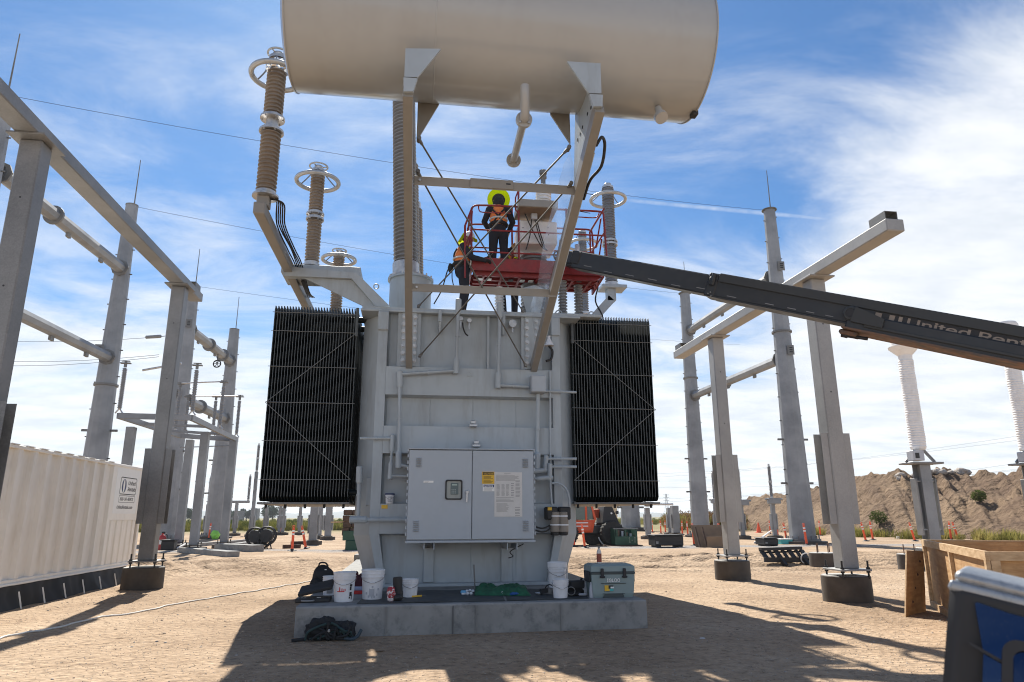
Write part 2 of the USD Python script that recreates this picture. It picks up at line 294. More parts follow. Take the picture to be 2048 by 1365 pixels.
ROPE = M('white_rope', (.70, .69, .66), .8, var=.1, scale=30.)
TEAL = M('teal_plastic', (.05, .36, .36), .5, var=.1)
LIME = M('lime_plastic', (.25, .62, .10), .5, var=.1)
FABRIC = M('black_skirt', (.022, .021, .02), .75, var=.4, scale=5., bump=.3, bscale=18)
TYRE = M('tyre', (.022, .021, .02), .8, var=.3, scale=12, dirt=((.10, .085, .065), .4), dscale=5.)
RUST = M('rusty_steel', (.20, .10, .055), .75, col2=(.10, .085, .075), scale=6., bump=.15, bscale=40)
FARTREE = M('far_tree', (.045, .07, .04), .9, var=.4, scale=1.2)
FARWALL = M('far_wall', (.19, .19, .20), .9, var=.2, scale=.4)
HILL = M('far_hill', (.12, .14, .13), .95, var=.25, scale=.01)

# ================================================================== the ground
def ground_h(x, y):
    p = np.stack([x, y, np.zeros_like(x)], -1)
    near = np.clip(1-np.abs(y-12)/60, 0, 1)
    h = (.05*(meshkit.fbm(p*.35, 4, 3)-.5)+.028*(meshkit.fbm(p*2.6, 3, 9)-.5))*near
    w = np.exp(-((y-23.5)/3.6)**2)*np.clip((np.abs(x-1)-1)/3, 0, 1)
    s = y+.10*x+.8*(meshkit.fbm(p*.15, 2, 21)-.5)
    h = h+w*(.07*np.sin(s*4.1)*(.4+1.2*meshkit.noise(p*.4, 6))+.40*(meshkit.fbm(p*1.7, 4, 14)-.5))
    for s0, ww in ((19.2, .17), (20.9, .17), (25.4, .2), (27.3, .2)): h = h-.07*np.exp(-((s-s0-.5*np.sin(x*.12))/ww)**2)*(.75+.45*np.sin(x*9.))*np.clip((np.abs(x-1)-1.5)/2, 0, 1)+.035*np.exp(-((np.abs(s-s0-.5*np.sin(x*.12))-.33)/.12)**2)*np.clip((np.abs(x-1)-1.5)/2, 0, 1)
    w2 = np.exp(-((y-21.5)/1.0)**2)*np.exp(-((x+6.)/3.)**2); h = h+.30*w2*(meshkit.fbm(p*1.2, 3, 4)-.15)
    w3 = np.exp(-((y-33)/2.5)**2); h = h+w3*.06*(meshkit.fbm(p*1.1, 3, 8)-.4)
    flat = np.clip(1-np.maximum(np.abs(x-.9)/2.6, np.abs(y-14)/5.2), 0, .25)*4
    return h*(1-np.clip(flat, 0, 1))
def spaced(lo, hi, n, fine, c):
    t = np.linspace(-1, 1, n); a = 1.0
    s = np.sinh(t*fine); s = np.where(t < 0, s/np.sinh(fine)*(c-lo), s/np.sinh(fine)*(hi-c)); return c+s
gx, gy = spaced(-3500, 3500, 430, 9.2, 1.), spaced(-60, 5200, 520, 9.0, 10.)
gy = np.unique(np.concatenate([gy, np.linspace(4.5, 34, 330)])); gx = np.unique(np.concatenate([gx, np.linspace(-11, 15, 260)]))
GX, GY = np.meshgrid(gx, gy); GZ = ground_h(GX, GY)
gv = np.stack([GX, GY, GZ], -1).reshape(-1, 3); nx_ = len(gx); ii, jj = np.meshgrid(np.arange(len(gy)-1), np.arange(nx_-1), indexing='ij'); k_ = (ii*nx_+jj).ravel()
gf = np.vstack([np.c_[k_, k_+1, k_+nx_], np.c_[k_+1, k_+nx_+1, k_+nx_]])
gN = {'g': ('geometry', {}), 'xyz': ('separate_xyz', {}),
 'n1': ('noise_texture', {'scale': .33, 'detail': 8., 'roughness': .62}), 'n2': ('noise_texture', {'scale': 9., 'detail': 8., 'roughness': .7}),
 'n3': ('noise_texture', {'scale': 1.1, 'detail': 6., 'roughness': .6}), 'v': ('voronoi_texture', {'scale': 34.}), 'v2': ('voronoi_texture', {'scale': 13.}),
 'r1': ('rgb_ramp', {'ramp': [(.28, (.215, .147, .092)), (.50, (.345, .25, .168)), (.72, (.45, .345, .245))]}),
 'r2': ('rgb_ramp', {'ramp': [(.30, (.40, .36, .32)), (.45, (.90, .885, .865)), (.70, (1.24, 1.22, 1.19))]}),
 'mu': ('mix_color', {'blend_type': 'multiply', 'fac': 1., 'use_clamp': False}),
 'vs': ('map_range', {'from_min': .0, 'from_max': .33, 'to_min': .8, 'to_max': 0., 'clamp': True}), 'vbw': ('rgb_to_bw', {}),
 'vr': ('rgb_ramp', {'ramp': [(.2, (.17, .13, .10)), (.5, (.36, .28, .21)), (.8, (.50, .44, .38))]}),
 'sp': ('mix_color', {}),
 'gvn': ('noise_texture', {'scale': .22, 'detail': 5., 'roughness': .6}),
 'gd': ('math', {'math_type': 'subtract', 'value2': 33.6}), 'gab': ('math', {'math_type': 'absolute'}), 'gw': ('map_range', {'from_min': 0., 'from_max': 4.5, 'to_min': .33, 'to_max': -.30, 'clamp': True}),
 'gs': ('math', {'math_type': 'add'}), 'gm': ('map_range', {'from_min': .60, 'from_max': .74, 'to_min': 0., 'to_max': .85, 'clamp': True}),
 'gvr': ('rgb_ramp', {'ramp': [(.15, (.10, .10, .105)), (.5, (.22, .215, .21)), (.85, (.34, .335, .33))]}), 'gmx': ('mix_color', {}),
 'far': ('map_range', {'from_min': 62., 'from_max': 85., 'to_min': 0., 'to_max': 1., 'clamp': True}), 'farc': ('rgb_ramp', {'ramp': [(.35, (.16, .15, .065)), (.65, (.23, .195, .10))]}), 'fmx': ('mix_color', {}),
 'h1': ('math', {'math_type': 'multiply_add', 'value2': .6}), 'b': ('bump', {'strength': .9, 'distance': .028}),
 'p': ('principled_bsdf', {'roughness': .95, 'specular_ior_level': .2})}
gL = [('g.position', 'xyz.vector'), ('g.position', 'n1.vector'), ('g.position', 'n2.vector'), ('g.position', 'n3.vector'), ('g.position', 'v.vector'), ('g.position', 'v2.vector'), ('g.position', 'gvn.vector'),
 ('n1.fac', 'r1.fac'), ('n2.fac', 'r2.fac'), ('r1.color', 'mu.a'), ('r2.color', 'mu.b'), ('v.distance', 'vs.value'), ('v.color', 'vbw.color'), ('vbw.val', 'vr.fac'), ('vs.result', 'sp.fac'), ('mu.result', 'sp.a'), ('vr.color', 'sp.b'),
 ('xyz.y', 'gd.value1'), ('gd.value', 'gab.value1'), ('gab.value', 'gw.value'), ('gvn.fac', 'gs.value1'), ('gw.result', 'gs.value2'), ('gs.value', 'gm.value'), ('gm.result', 'gmx.fac'), ('sp.result', 'gmx.a'), ('vbw.val', 'gvr.fac'), ('gvr.color', 'gmx.b'),
 ('xyz.y', 'far.value'), ('n3.fac', 'farc.fac'), ('far.result', 'fmx.fac'), ('gmx.result', 'fmx.a'), ('farc.color', 'fmx.b'), ('fmx.result', 'p.base_color'),
 ('n2.fac', 'h1.value1'), ('v2.distance', 'h1.value3'), ('h1.value', 'b.height'), ('b.normal', 'p.normal')]
GROUND = usdkit.material(stage, '/World/Looks/dirt_ground', gN, gL, surface='p.BSDF')
solo('ground', (gv, gf), GROUND, kind='structure', smooth=True)

# loose stones
stm = [M('stone_tan', (.40, .31, .225), .9, var=.3, scale=20), M('stone_grey', (.34, .30, .26), .9, var=.3, scale=20), M('stone_dark', (.20, .15, .11), .9, var=.3, scale=20)]
st = [lump((0, 0, 0), 1, (1, .8, .6), .35, 1.6, 1, k) for k in range(3)]
def pebbles(n, x0, x1, y0, y1, s0, s1):
    x, y = rng.uniform(x0, x1, n), y0+(y1-y0)*rng.uniform(0, 1, n)**1.7; ok = ~((x > -1.5) & (x < 3.3) & (y > 9.4)); x, y = x[ok], y[ok]
    return np.stack([x, y, ground_h(x, y)+.001], 1), np.exp(rng.uniform(np.log(s0), np.log(s1), len(x)))
pa, sa = pebbles(42000, -9, 13, 5.5, 24, .003, .009); pb, sb = pebbles(1500, -9, 13, 5.5, 28, .008, .022)
pp, ss = np.vstack([pa, pb]), np.concatenate([sa, sb])
scatter('pebbles', st, pp, stm, rng.integers(0, 3, len(pp)), ss, rng.uniform(0, 6.28, len(pp)))

# ------------------------------------------------------------------ the spoil heap on the right: a long ridge of tipped earth
SK = [(1405, 1046), (1430, 1030), (1460, 1010), (1510, 992), (1560, 986), (1600, 985), (1650, 970), (1690, 960), (1750, 944), (1800, 941), (1830, 952), (1850, 942), (1885, 931), (1905, 940), (1925, 951), (1960, 942), (2000, 946), (2048, 938)]
azs, els = [], []
for q in SK:
    d = ray(*q); azs.append(math.atan2(d[0], d[1])); els.append(d[2]/math.hypot(d[0], d[1]))
azs += [math.radians(a) for a in (47, 52, 60, 70, 80)]; els += [.056, .05, .055, .045, .0]
baseD = {23.: 88, 26.: 80, 30.: 66, 34.: 58, 38.: 55, 42.: 52, 46.: 50, 60.: 48, 82.: 50}
def mound_xyz(na=420, nr=90):
    A = np.linspace(azs[0]-.004, azs[-1], na); E = np.interp(A, azs, els); D0 = np.interp(np.degrees(A), list(baseD), list(baseD.values())); V = []
    for a, e, d0 in zip(A, E, D0):
        run = 12.5+1.5*math.sin(a*37); H = EYE+(d0+run)*e; H = max(H, .05)
        t = np.concatenate([np.linspace(0, 1, nr*2//3), np.linspace(1.02, 2.3, nr-nr*2//3)]); D = d0+run*t
        h = H*np.where(t < 1, np.clip(t, 0, 1)**.86*(1-.10*np.sin(t*math.pi)), np.cos(np.clip((t-1)/1.3, 0, 1)*math.pi/2)**1.1)
        V.append(np.stack([np.sin(a)*D, np.cos(a)*D, h], 1))
    V = np.array(V); P = V.copy(); q = P.reshape(-1, 3)
    ax = np.repeat(A*60, nr); tt = np.tile(np.linspace(0, 2.3, nr), na)
    rid = meshkit.fbm(np.stack([ax*.55+tt*1.3, tt*.9, tt*0], 1), 4, 31)-.5; rid2 = meshkit.fbm(np.stack([ax*2.4+tt*2.6, tt*2.2, tt*0], 1), 3, 41)-.5; cl = meshkit.fbm(q*.9, 4, 51)-.5
    amp = np.clip(q[:, 2]/2.5, 0, 1); q[:, 2] += amp*(.95*rid*np.sin(np.clip(tt, 0, 1)*math.pi)+.95*rid2+.75*cl+.5*np.abs(meshkit.fbm(np.stack([ax*3.5+tt*5, tt*1.4, tt*0], 1), 3, 61)-.5)-.12); q[:, 2] = np.where(tt < .02, -.05, q[:, 2])
    k = (np.arange(na-1)[:, None]*nr+np.arange(nr-1)).ravel()
    return q, np.vstack([np.c_[k, k+nr, k+1], np.c_[k+1, k+nr, k+nr+1]])
HEAP = M('spoil_earth', (.105, .064, .038), .95, col2=(.215, .148, .092), scale=.22, cut=(.38, .60), bump=1., bscale=1.7, bdist=.45, detail=10, dirt=((.07, .045, .029), .8), dscale=.42, spec=.2)
mv_, mf_ = mound_xyz()
solo('spoil_heap', fix((mv_, mf_)), HEAP, 'long heap of tipped brown earth along the right horizon', 'earth heap', smooth=55)
hk = [(-1.3+.9*i, 0) for i in range(9)]
q0 = ray(1895, 941); da = math.atan2(q0[0], q0[1])
for nm, (px, py, n, w) in {'a': (1880, 944, 26, 2.6), 'b': (1825, 951, 10, 1.2)}.items():
    d = ray(px, py); d = d/np.hypot(d[0], d[1]); c = CAM+d*66.5
    solo('rubble', cat(*[lump(c+np.array([rng.uniform(-w, w)*.9, rng.uniform(-.6, .6), rng.uniform(-.35, .15)]), rng.uniform(.18, .42), (1.2, 1, .7), .4, 1.5, 1, k) for k in range(n)]), stm[1], kind='stuff')

# ------------------------------------------------------------------ weeds and grass
def leafmat(name, c, c2):
    N = {'o': ('object_info', {}), 'g': ('geometry', {}), 'n': ('noise_texture', {'scale': .6, 'detail': 3.}), 'r': ('rgb_ramp', {'ramp': [(.3, c), (.7, c2)]}), 'd': ('diffuse_bsdf', {}), 't': ('translucent_bsdf', {}), 'm': ('mix_closure', {'fac': .3})}
    return usdkit.material(stage, f'/World/Looks/{name}', N, [('g.position', 'n.vector'), ('n.fac', 'r.fac'), ('r.color', 'd.color'), ('r.color', 't.color'), ('d.BSDF', 'm.closure1'), ('t.BSDF', 'm.closure2')], surface='m.closure')
WEED = leafmat('weed_leaf', (.13, .14, .03), (.26, .235, .07)); GRASS = leafmat('dry_grass', (.24, .225, .06), (.42, .35, .13)); BUSH = leafmat('bush_leaf', (.05, .075, .02), (.11, .13, .04)); BRN = leafmat('brown_weed', (.16, .085, .04), (.24, .15, .07))
def tuft(n, h, w, lean, seed):
    r = np.random.default_rng(seed); V, F = [], []
    for k in range(n):
        a, l = r.uniform(0, 6.28), h*r.uniform(.5, 1); b = np.array([r.normal(0, .3)*w, r.normal(0, .3)*w, 0]); tip = b+np.array([math.cos(a)*lean*l, math.sin(a)*lean*l, l]); s = np.array([-math.sin(a), math.cos(a), 0])*.012*(1+h); mid = (b+tip)/2+np.array([0, 0, .06*l])
        m = 3*0+len(V); V += [b-s, b+s, mid-s*.8, mid+s*.8, tip]; F += [(m, m+1, m+2), (m+1, m+3, m+2), (m+2, m+3, m+4)]
    return np.array(V), np.array(F)
def bush(n, R, h, leaf, seed):
    r = np.random.default_rng(seed); V, F = [], []
    while len(F) < n:
        p = r.uniform(-1, 1, 3)
        if p@p > 1 or r.uniform() > .35+.65*np.linalg.norm(p) or math.sin(p[0]*5+seed)*math.sin(p[1]*6)*math.sin(p[2]*5+seed) > .35: continue
        c = p*np.array([R, R, h/2])+[0, 0, h/2]; u = r.normal(size=3); u /= np.linalg.norm(u); v = np.cross(u, r.normal(size=3)); v /= np.linalg.norm(v); m = len(V); s = leaf*r.uniform(.6, 1.3)
        V += [c-u*s, c+v*s*.5, c+u*s]; F.append((m, m+1, m+2))
    return np.array(V), np.array(F)
wp = [bush(340, .65, 1.15, .11, 1), bush(300, .55, 1.4, .10, 2), tuft(70, 1.25, 1.1, .35, 3), bush(260, .7, .9, .10, 4)]
def field(n, a0, a1, d0, d1):
    a, d = np.radians(rng.uniform(a0, a1, n)), d0*np.exp(rng.uniform(0, 1, n)**1.3*np.log(d1/d0)); return np.stack([np.sin(a)*d, np.cos(a)*d, np.zeros(n)], 1)
wa = np.vstack([field(3000, -45, 3.5, 84, 200), field(900, 3, 24, 128, 240)])
scatter('scrub', wp, wa, [WEED, BUSH, WEED, GRASS], rng.choice(4, len(wa), p=[.42, .16, .25, .17]), rng.uniform(.45, .95, len(wa)), rng.uniform(0, 6.28, len(wa)))
ga = rng.uniform(29, 50, 1100); gd_ = np.interp(ga, list(baseD), list(baseD.values()))-rng.uniform(-.8, 1, 1100)*3.6; _k = meshkit.noise(np.stack([ga*1.4, gd_*.35, gd_*0], 1), 5) > .47; ga, gd_ = ga[_k], gd_[_k]
gp = np.stack([np.sin(np.radians(ga))*gd_, np.cos(np.radians(ga))*gd_, np.zeros(len(ga))], 1)
scatter('tall_grass', [tuft(46, .95, .8, .45, 11), tuft(40, .75, 1.0, .6, 12), bush(160, .45, .6, .08, 13)], gp, [GRASS, WEED, WEED], rng.choice(3, len(ga), p=[.62, .25, .13]), rng.uniform(.4, .95, len(ga)), rng.uniform(0, 6.28, len(ga)))
ba = np.radians(rng.uniform(20.5, 26, 130)); bd_ = rng.uniform(72, 88, 130); bp = np.stack([np.sin(ba)*bd_, np.cos(ba)*bd_, rng.uniform(0, .9, 130)], 1)
scatter('brown_weeds', [bush(200, .8, 1.0, .12, 21), tuft(50, 1.0, 1, .5, 22)], bp, [BRN, WEED], rng.integers(0, 2, 130), rng.uniform(.8, 1.5, 130), rng.uniform(0, 6.28, 130))
for px, py, D, r, lab in ((1957, 994, 59, .48, 'small dark green bush high on the face of the earth heap'), (1757, 1037, 58.5, .62, 'pale green bush near the foot of the earth heap')):
    d = ray(px, py); d /= np.hypot(d[0], d[1]); c = CAM+d*(D-.3); t = thing('heap_bush', lab, 'bush', c)
    part(t, 'foliage', move(bush(420, r, r*1.5, .13, int(px)), c-[0, 0, r*.6]), BUSH); part(t, 'stem', cyl(c-[0, 0, r*.9], c+[0, 0, .1], .04, .02, 6), TIMBER)

# ------------------------------------------------------------------ far trees, farm buildings, hills, pylons
def far_tree(px, py0, py1, D, w, lab):
    d = ray(px, py1); d /= np.hypot(d[0], d[1]); b = CAM+d*D; b[2] = 0; dt = ray(px, py0); h = EYE+D*dt[2]/np.hypot(dt[0], dt[1])
    t = thing('far_tree', lab, 'tree', b, 'trees on the left horizon'); part(t, 'trunk', cyl(b, b+[0, 0, h*.5], .35, .2, 7), TIMBER)
    g = [bush(260, w*.5*rng.uniform(.6, 1), h*.55, .75, int(px)+k) for k in range(4)]
    part(t, 'crown', cat(*[move(q, b+[rng.uniform(-.35, .35)*w, rng.uniform(-.3, .3)*w, h*(.18+.27*(k/3))]) for k, q in enumerate(g)]), FARTREE)
far_tree(366, 1012, 1040, 330, 7, 'leftmost far tree, between the tall poles above the green field')
far_tree(388, 1026, 1040, 420, 5, 'low small far tree right of the leftmost one')
far_tree(462, 1022, 1040, 380, 6, 'rounded far tree left of the dark farm building')
far_tree(492, 1018, 1040, 400, 6, 'far tree against the left side of the dark silo')
far_tree(528, 1013, 1040, 360, 6.5, 'tall far tree just right of the dark silo')
far_tree(545, 1009, 1040, 350, 8, 'broadest far tree under the left radiator')
far_tree(1388, 1030, 1042, 300, 7, 'dark tree on the horizon left of the right tapered pole')
def farm(px0, px1, py0, D, lab, name, cat_):
    a, b = ray(px0, 1040), ray(px1, 1040); a /= np.hypot(a[0], a[1]); b /= np.hypot(b[0], b[1]); A, B = CAM+a*D, CAM+b*D; d = ray(px0, py0); h = EYE+D*d[2]/np.hypot(d[0], d[1])
    t = thing(name, lab, cat_, ((A[0]+B[0])/2, A[1], 0)); w = (B[0]-A[0])/2; c = (A[0]+B[0])/2
    part(t, 'wall', box(c-w, c+w, A[1], A[1]+2*w+3, 0, h*.93), FARWALL); part(t, 'roof', box(c-w*1.04, c+w*1.04, A[1]-.3, A[1]+2*w+3.3, h*.93+.01, h), STEEL)
farm(474, 484, 1022, 390, 'small dark square silo block among the far trees', 'far_silo', 'silo'); farm(500, 514, 1017, 390, 'larger dark grey silo block at the left horizon', 'far_silo', 'silo'); farm(455, 470, 1035, 370, 'long low pale farm shed by the far trees', 'far_shed', 'shed')
def ridge(name, a0, a1, D, h, seed):
    A = np.radians(np.linspace(a0, a1, 160)); e = h*(.25+.75*meshkit.fbm(np.stack([A*22, A*0, A*0], 1), 4, seed))*np.sin(np.linspace(.02, math.pi-.02, 160))**.4
    V = []
    for a, z in zip(A, e):
        for t, k in ((0, -.02), (.12, .6), (.3, 1.), (1., .3)): V.append((math.sin(a)*D*(1+t*.25), math.cos(a)*D*(1+t*.25), z*k))
    k = (np.arange(159)[:, None]*4+np.arange(3)).ravel(); solo(name, fix((np.array(V), np.vstack([np.c_[k, k+4, k+1], np.c_[k+1, k+4, k+5]]))), HILL, kind='structure', smooth=True)
ridge('hills', -50, 26, 2600, 34, 5)
def pylon(px, py0, D, lab):
    d = ray(px, 1040); d /= np.hypot(d[0], d[1]); b = CAM+d*D; b[2] = 0; u = ray(px, py0); h = EYE+D*u[2]/np.hypot(u[0], u[1]); w = h*.09; g = []
    t = thing('lattice_tower', lab, 'pylon', b, 'far lattice towers of the power line')
    for sx in (-1, 1):
        for sy in (-1, 1): g.append(bar(b+[sx*w, sy*w, 0], b+[sx*w*.15, sy*w*.15, h], .22, .22))
    for k in range(6):
        z0, z1 = h*k/6, h*(k+1)/6; w0, w1 = w*(1-.85*k/6), w*(1-.85*(k+1)/6)
        g += [bar(b+[-w0, -w0, z0], b+[w1, -w1, z1], .14, .14), bar(b+[w0, -w0, z0], b+[-w1, -w1, z1], .14, .14)]
    part(t, 'lattice_body', cat(*g), STEEL)
    for z in (.72, .84, .95): part(t, 'crossarm', bar(b+[-h*.13, 0, h*z], b+[h*.13, 0, h*z], .3, .4), STEEL)
pylon(1335, 988, 800, 'far lattice power pylon right of the right radiator'); pylon(1237, 1012, 1300, 'fainter far lattice pylon behind the orange loader')

# ================================================================== the concrete pad and the transformer on it
PT = .36
pad = thing('concrete_pad', 'low grey concrete slab under the transformer', 'concrete pad', (.9, 15., 0))
part(pad, 'slab', cat(*[fix(hull([(x0, 9.5, -.2), (x1, 9.5, -.2), (x0, 20.6, -.2), (x1, 20.6, -.2), (x0, 9.52, PT-.018), (x1, 9.52, PT-.018), (x0, 9.535, PT), (x1, 9.535, PT), (x0, 20.6, PT), (x1, 20.6, PT)])) for x0, x1 in ((-1.39, 3.18),)]), CONC)
for px in (772, 906, 952, 1122): q = aty(px, 1230, 9.5); part(pad, 'seam', box(q[0]-.004, q[0]+.004, 9.494, 9.52, -.05, PT-.02), M(f'seam_dark_{px}', (.09, .09, .09) if px in (906,) else (.24, .235, .225), .9))

tr = thing('power_transformer', 'large grey oil filled power transformer with conservator tank and dark radiators', 'transformer', (1., 14., PT))
def P(name, g, mat=PAINT, smooth=False, label=None, t=tr): return part(t, name, g, mat, smooth, label)
def X(x, y, Y): return aty(x, y, Y)[0]
def Z(x, y, Y): return aty(x, y, Y)[2]

# tank: chamfered front corners, narrower foot
def ring(z, d): return [(-.46+d*.3, 12., z), (2.42-d*.3, 12., z), (2.62-d, 12.12, z), (2.93-d, 12.45, z), (2.93-d, 20.3, z), (-.95+d, 20.3, z), (-.95+d, 12.45, z), (-.66+d, 12.12, z)]
def loft(rings):
    V = np.array(sum(rings, [])); n = len(rings[0]); F = []
    for k in range(len(rings)-1):
        for i in range(n): j = (i+1) % n; F += [(k*n+i, k*n+j, (k+1)*n+j), (k*n+i, (k+1)*n+j, (k+1)*n+i)]
    for i in range(1, n-1): F += [(0, i+1, i), ((len(rings)-1)*n, (len(rings)-1)*n+i, (len(rings)-1)*n+i+1)]
    return V, np.array(F)
wall = P('tank_wall', loft([ring(PT, .17), ring(.62, .17), ring(1.16, 0), ring(4.97, 0)]))
P('tank_rim', cat(cbox(-.98, 2.96, 11.84, 12.35, 4.965, 5.005, .006), cbox(-.98, -.60, 12.35, 20.4, 4.965, 5.005, .006), cbox(2.58, 2.96, 12.35, 20.4, 4.965, 5.005, .006)))
P('tank_cover', loft([[(-.96, 11.86, 5.008), (2.94, 11.86, 5.008), (2.94, 20.4, 5.008), (-.96, 20.4, 5.008)], [(-.96, 11.86, 5.05), (2.94, 11.86, 5.05), (2.94, 20.4, 5.05), (-.96, 20.4, 5.05)], [(.95, 12.2, 5.15), (1.15, 12.2, 5.15), (1.15, 19.9, 5.15), (.95, 19.9, 5.15)]]))
P('base_plate', cbox(-.52, 2.5, 11.84, 12.1, PT, PT+.05, .006))
for x0, x1 in ((-.66, -.50), (2.42, 2.56)):
    s = -1 if x0 < 0 else 1; m = (x0+x1)/2
    P('corner_post', fix(cat(box(x0, x1, 11.84, 12.14, 1.2, 4.62), hexa([(m-s*.17-.05, 11.86, PT), (m-s*.17+.05, 11.86, PT), (m-s*.17-.05, 12.1, PT), (m-s*.17+.05, 12.1, PT), (x0, 11.84, 1.2), (x1, 11.84, 1.2), (x0, 12.14, 1.2), (x1, 12.14, 1.2)]))))
    P('jacking_pad', cbox(x0-.012, x1+.012, 11.80, 12.16, 4.62, 4.96, .012))
for z0, z1 in ((3.485, 3.975), (2.49, 2.95), (1.19, 1.665)):
    P('stiffener_band', fix(hull([(-.498, 11.82, z0), (2.418, 11.82, z0), (-.498, 12.02, z0-.03), (2.418, 12.02, z0-.03), (-.498, 11.82, z1), (2.418, 11.82, z1), (-.498, 12.02, z1+.01), (2.418, 12.02, z1+.01)])))
for x in (980,): P('stiffener_rib', box(X(976, 680, 11.94)-.02, X(976, 680, 11.94)+.02, 11.90, 12.02, 3.99, 4.96))
for k, (x0, x1) in enumerate(((-.33, .075), (1.87, 2.25))):
    P('bolting_plate', cbox(x0, x1, 11.90, 12.02, 3.99, 5.0, .008)); P('bolting_strip', cbox(x0+.07, x1-.07, 11.875, 11.91, 3.995, 4.99, .006))
    for c in (x0+.105, x1-.105):
        for i in range(7): z = 4.885-i*.131; P('bolt_head', cat(cyl((c, 11.90, z), (c, 11.868, z), .042, n=12), cyl((c, 11.868, z), (c, 11.84, z), .03, n=6)), ALU)
for x in (880, 1007): q = aty(x, 640, 11.84); P('cover_clamp', cat(cbox(q[0]-.03, q[0]+.03, 11.80, 11.9, 4.80, 5.03), hexa([(q[0]-.012, 11.85, 4.62), (q[0]+.012, 11.85, 4.62), (q[0]-.012, 11.99, 4.62), (q[0]+.012, 11.99, 4.62), (q[0]-.02, 11.82, 4.8), (q[0]+.02, 11.82, 4.8), (q[0]-.02, 11.99, 4.8), (q[0]+.02, 11.99, 4.8)])))
for x0, x1 in ((846, 868), (1002, 1024)): a, b = aty(x0, 1165, 11.98), aty(x1, 1095, 11.98); P('foot_pad', cbox(a[0], b[0], 11.955, 12.02, a[2], b[2], .006))
P('access_panel', cbox(X(733, 985, 12.3), X(746, 985, 12.3), 12.16, 12.4, Z(738, 1012, 12.2), Z(738, 956, 12.2), .01))
for x, y in ((946, 853), (952, 893)): q = aty(x, y, 11.8); P('lifting_block', cat(cbox(q[0]-.07, q[0]+.07, 11.70, 11.83, q[2]-.02, q[2]+.03), cbox(q[0]-.045, q[0]+.045, 11.72, 11.83, q[2]+.03, q[2]+.09)), ALU)
for x, y in ((921, 640), (938, 644), (1024, 650)):
    q = aty(x, y, 11.95); P('gauge', cat(cyl(q, q-[0, .1, 0], .04 if x != 1024 else .07, n=14), cyl(q-[0, .05, .16], q-[0, .05, 0], .016, n=8)), ALU, 40)
q = aty(925, 650, 11.9); P('sample_hose', tube(smoothline([q+[0, 0, .04], q+[.01, -.03, -.06], q+[.05, -.02, -.16], q+[.1, 0, -.2]]), .014), BLACK, True)

for xx in (.28, 1.02, 1.78): P('weld_seam', cat(cbox(xx-.006, xx+.006, 11.992, 12.01, 2.96, 3.48, .003), cbox(xx-.006, xx+.006, 11.992, 12.01, .47, 1.185, .003), cbox(xx-.006, xx+.006, 11.992, 12.01, 1.67, 2.485, .003)))
for z in (3.47, 2.965, 1.68, 2.475): P('weld_seam', tube([(-.49, 11.992, z), (2.41, 11.992, z)], .008, 6), PAINT, True)
for dx, dz in ((0, 0), (-.035, -.06), (.035, -.06)): q = aty(941, 745, 11.818)+[dx, 0, dz]; P('blind_plug', cyl(q, q-[0, .008, 0], .018, n=14), PAINT)
# control cabinet
CY0, CY1, cx0, cx1, cz0, cz1 = 11.2, 11.82, -.062, 1.962, 1.10, 2.50
cab = P('control_cabinet', cbox(cx0+.01, cx1-.01, CY0+.04, CY1, cz0, cz1, .006), CABPAINT)
part(cab, 'rain_lip', cbox(cx0-.005, cx1+.005, CY0-.012, CY1, cz1+.002, cz1+.022, .004), CABPAINT); part(cab, 'bottom_lip', cbox(cx0-.01, cx1+.01, CY0-.005, CY0+.1, cz0-.04, cz0-.003, .006), CABPAINT)
xm = X(944, 990, CY0)
dl = part(cab, 'door', cbox(cx0+.012, xm-.006, CY0, CY0+.036, cz0+.012, cz1-.012, .005), CABPAINT); dr = part(cab, 'door', cbox(xm+.006, cx1-.012, CY0, CY0+.036, cz0+.012, cz1-.012, .005), CABPAINT)
F0 = CY0-.002
def on(x0, y0, x1, y1, mat, name, d=.004, off=0., smooth=False):
    a, b = aty(x0, y1, CY0), aty(x1, y0, CY0); return part(cab, name, box(a[0], b[0], CY0-d-off, CY0-.0005-off, a[2], b[2]), mat)
def rrect(x0, z0, x1, z1, r): return Polygon([(x0+r, z0+r), (x1-r, z0+r), (x1-r, z1-r), (x0+r, z1-r)]).buffer(r)
a, b = aty(890, 1000, CY0), aty(925, 960, CY0)
outer, inner = rrect(a[0], a[2], b[0], b[2], .035), rrect(a[0]+.022, a[2]+.022, b[0]-.022, b[2]-.022, .025)
EX, EZ = (1, 0, 0), (0, 0, 1)
part(cab, 'window_frame', prism(outer.difference(inner), (0, CY0-.0005, 0), EX, EZ, .016), BLACK)   # u x v = -y: towards the viewer
part(cab, 'window_backing', prism(inner, (0, CY0-.0005, 0), EX, EZ, .003), M('meter_panel', (.30, .32, .30), .4))
c0, c1 = a+(b-a)*[.32, 1, .26], a+(b-a)*[.76, 1, .84]
part(cab, 'meter', cbox(c0[0], c1[0], CY0-.012, CY0-.003, c0[2], c1[2], .003), M('meter_body', (.10, .14, .14), .4))
part(cab, 'meter_display', box(c0[0]+.02, c1[0]-.02, CY0-.014, CY0-.0125, c1[2]-.04, c1[2]-.02), M('meter_lcd', (.36, .45, .40), .3))
part(cab, 'meter_keys', cat(*[box(c0[0]+.012+i*.026, c0[0]+.03+i*.026, CY0-.014, CY0-.0125, c0[2]+.015+j*.026, c0[2]+.032+j*.026) for i in range(3) for j in range(3)]), M('meter_key', (.26, .30, .29), .5))
hq = aty(934, 993, CY0); part(cab, 'handle', cat(cbox(hq[0]-.025, hq[0]+.025, CY0-.03, CY0-.0005, hq[2]+.04, hq[2]+.09, .008), bar(hq+[0, -.035, .07], hq+[-.008, -.035, -.09], .024, .016, (0, 1, 0))), ALU)
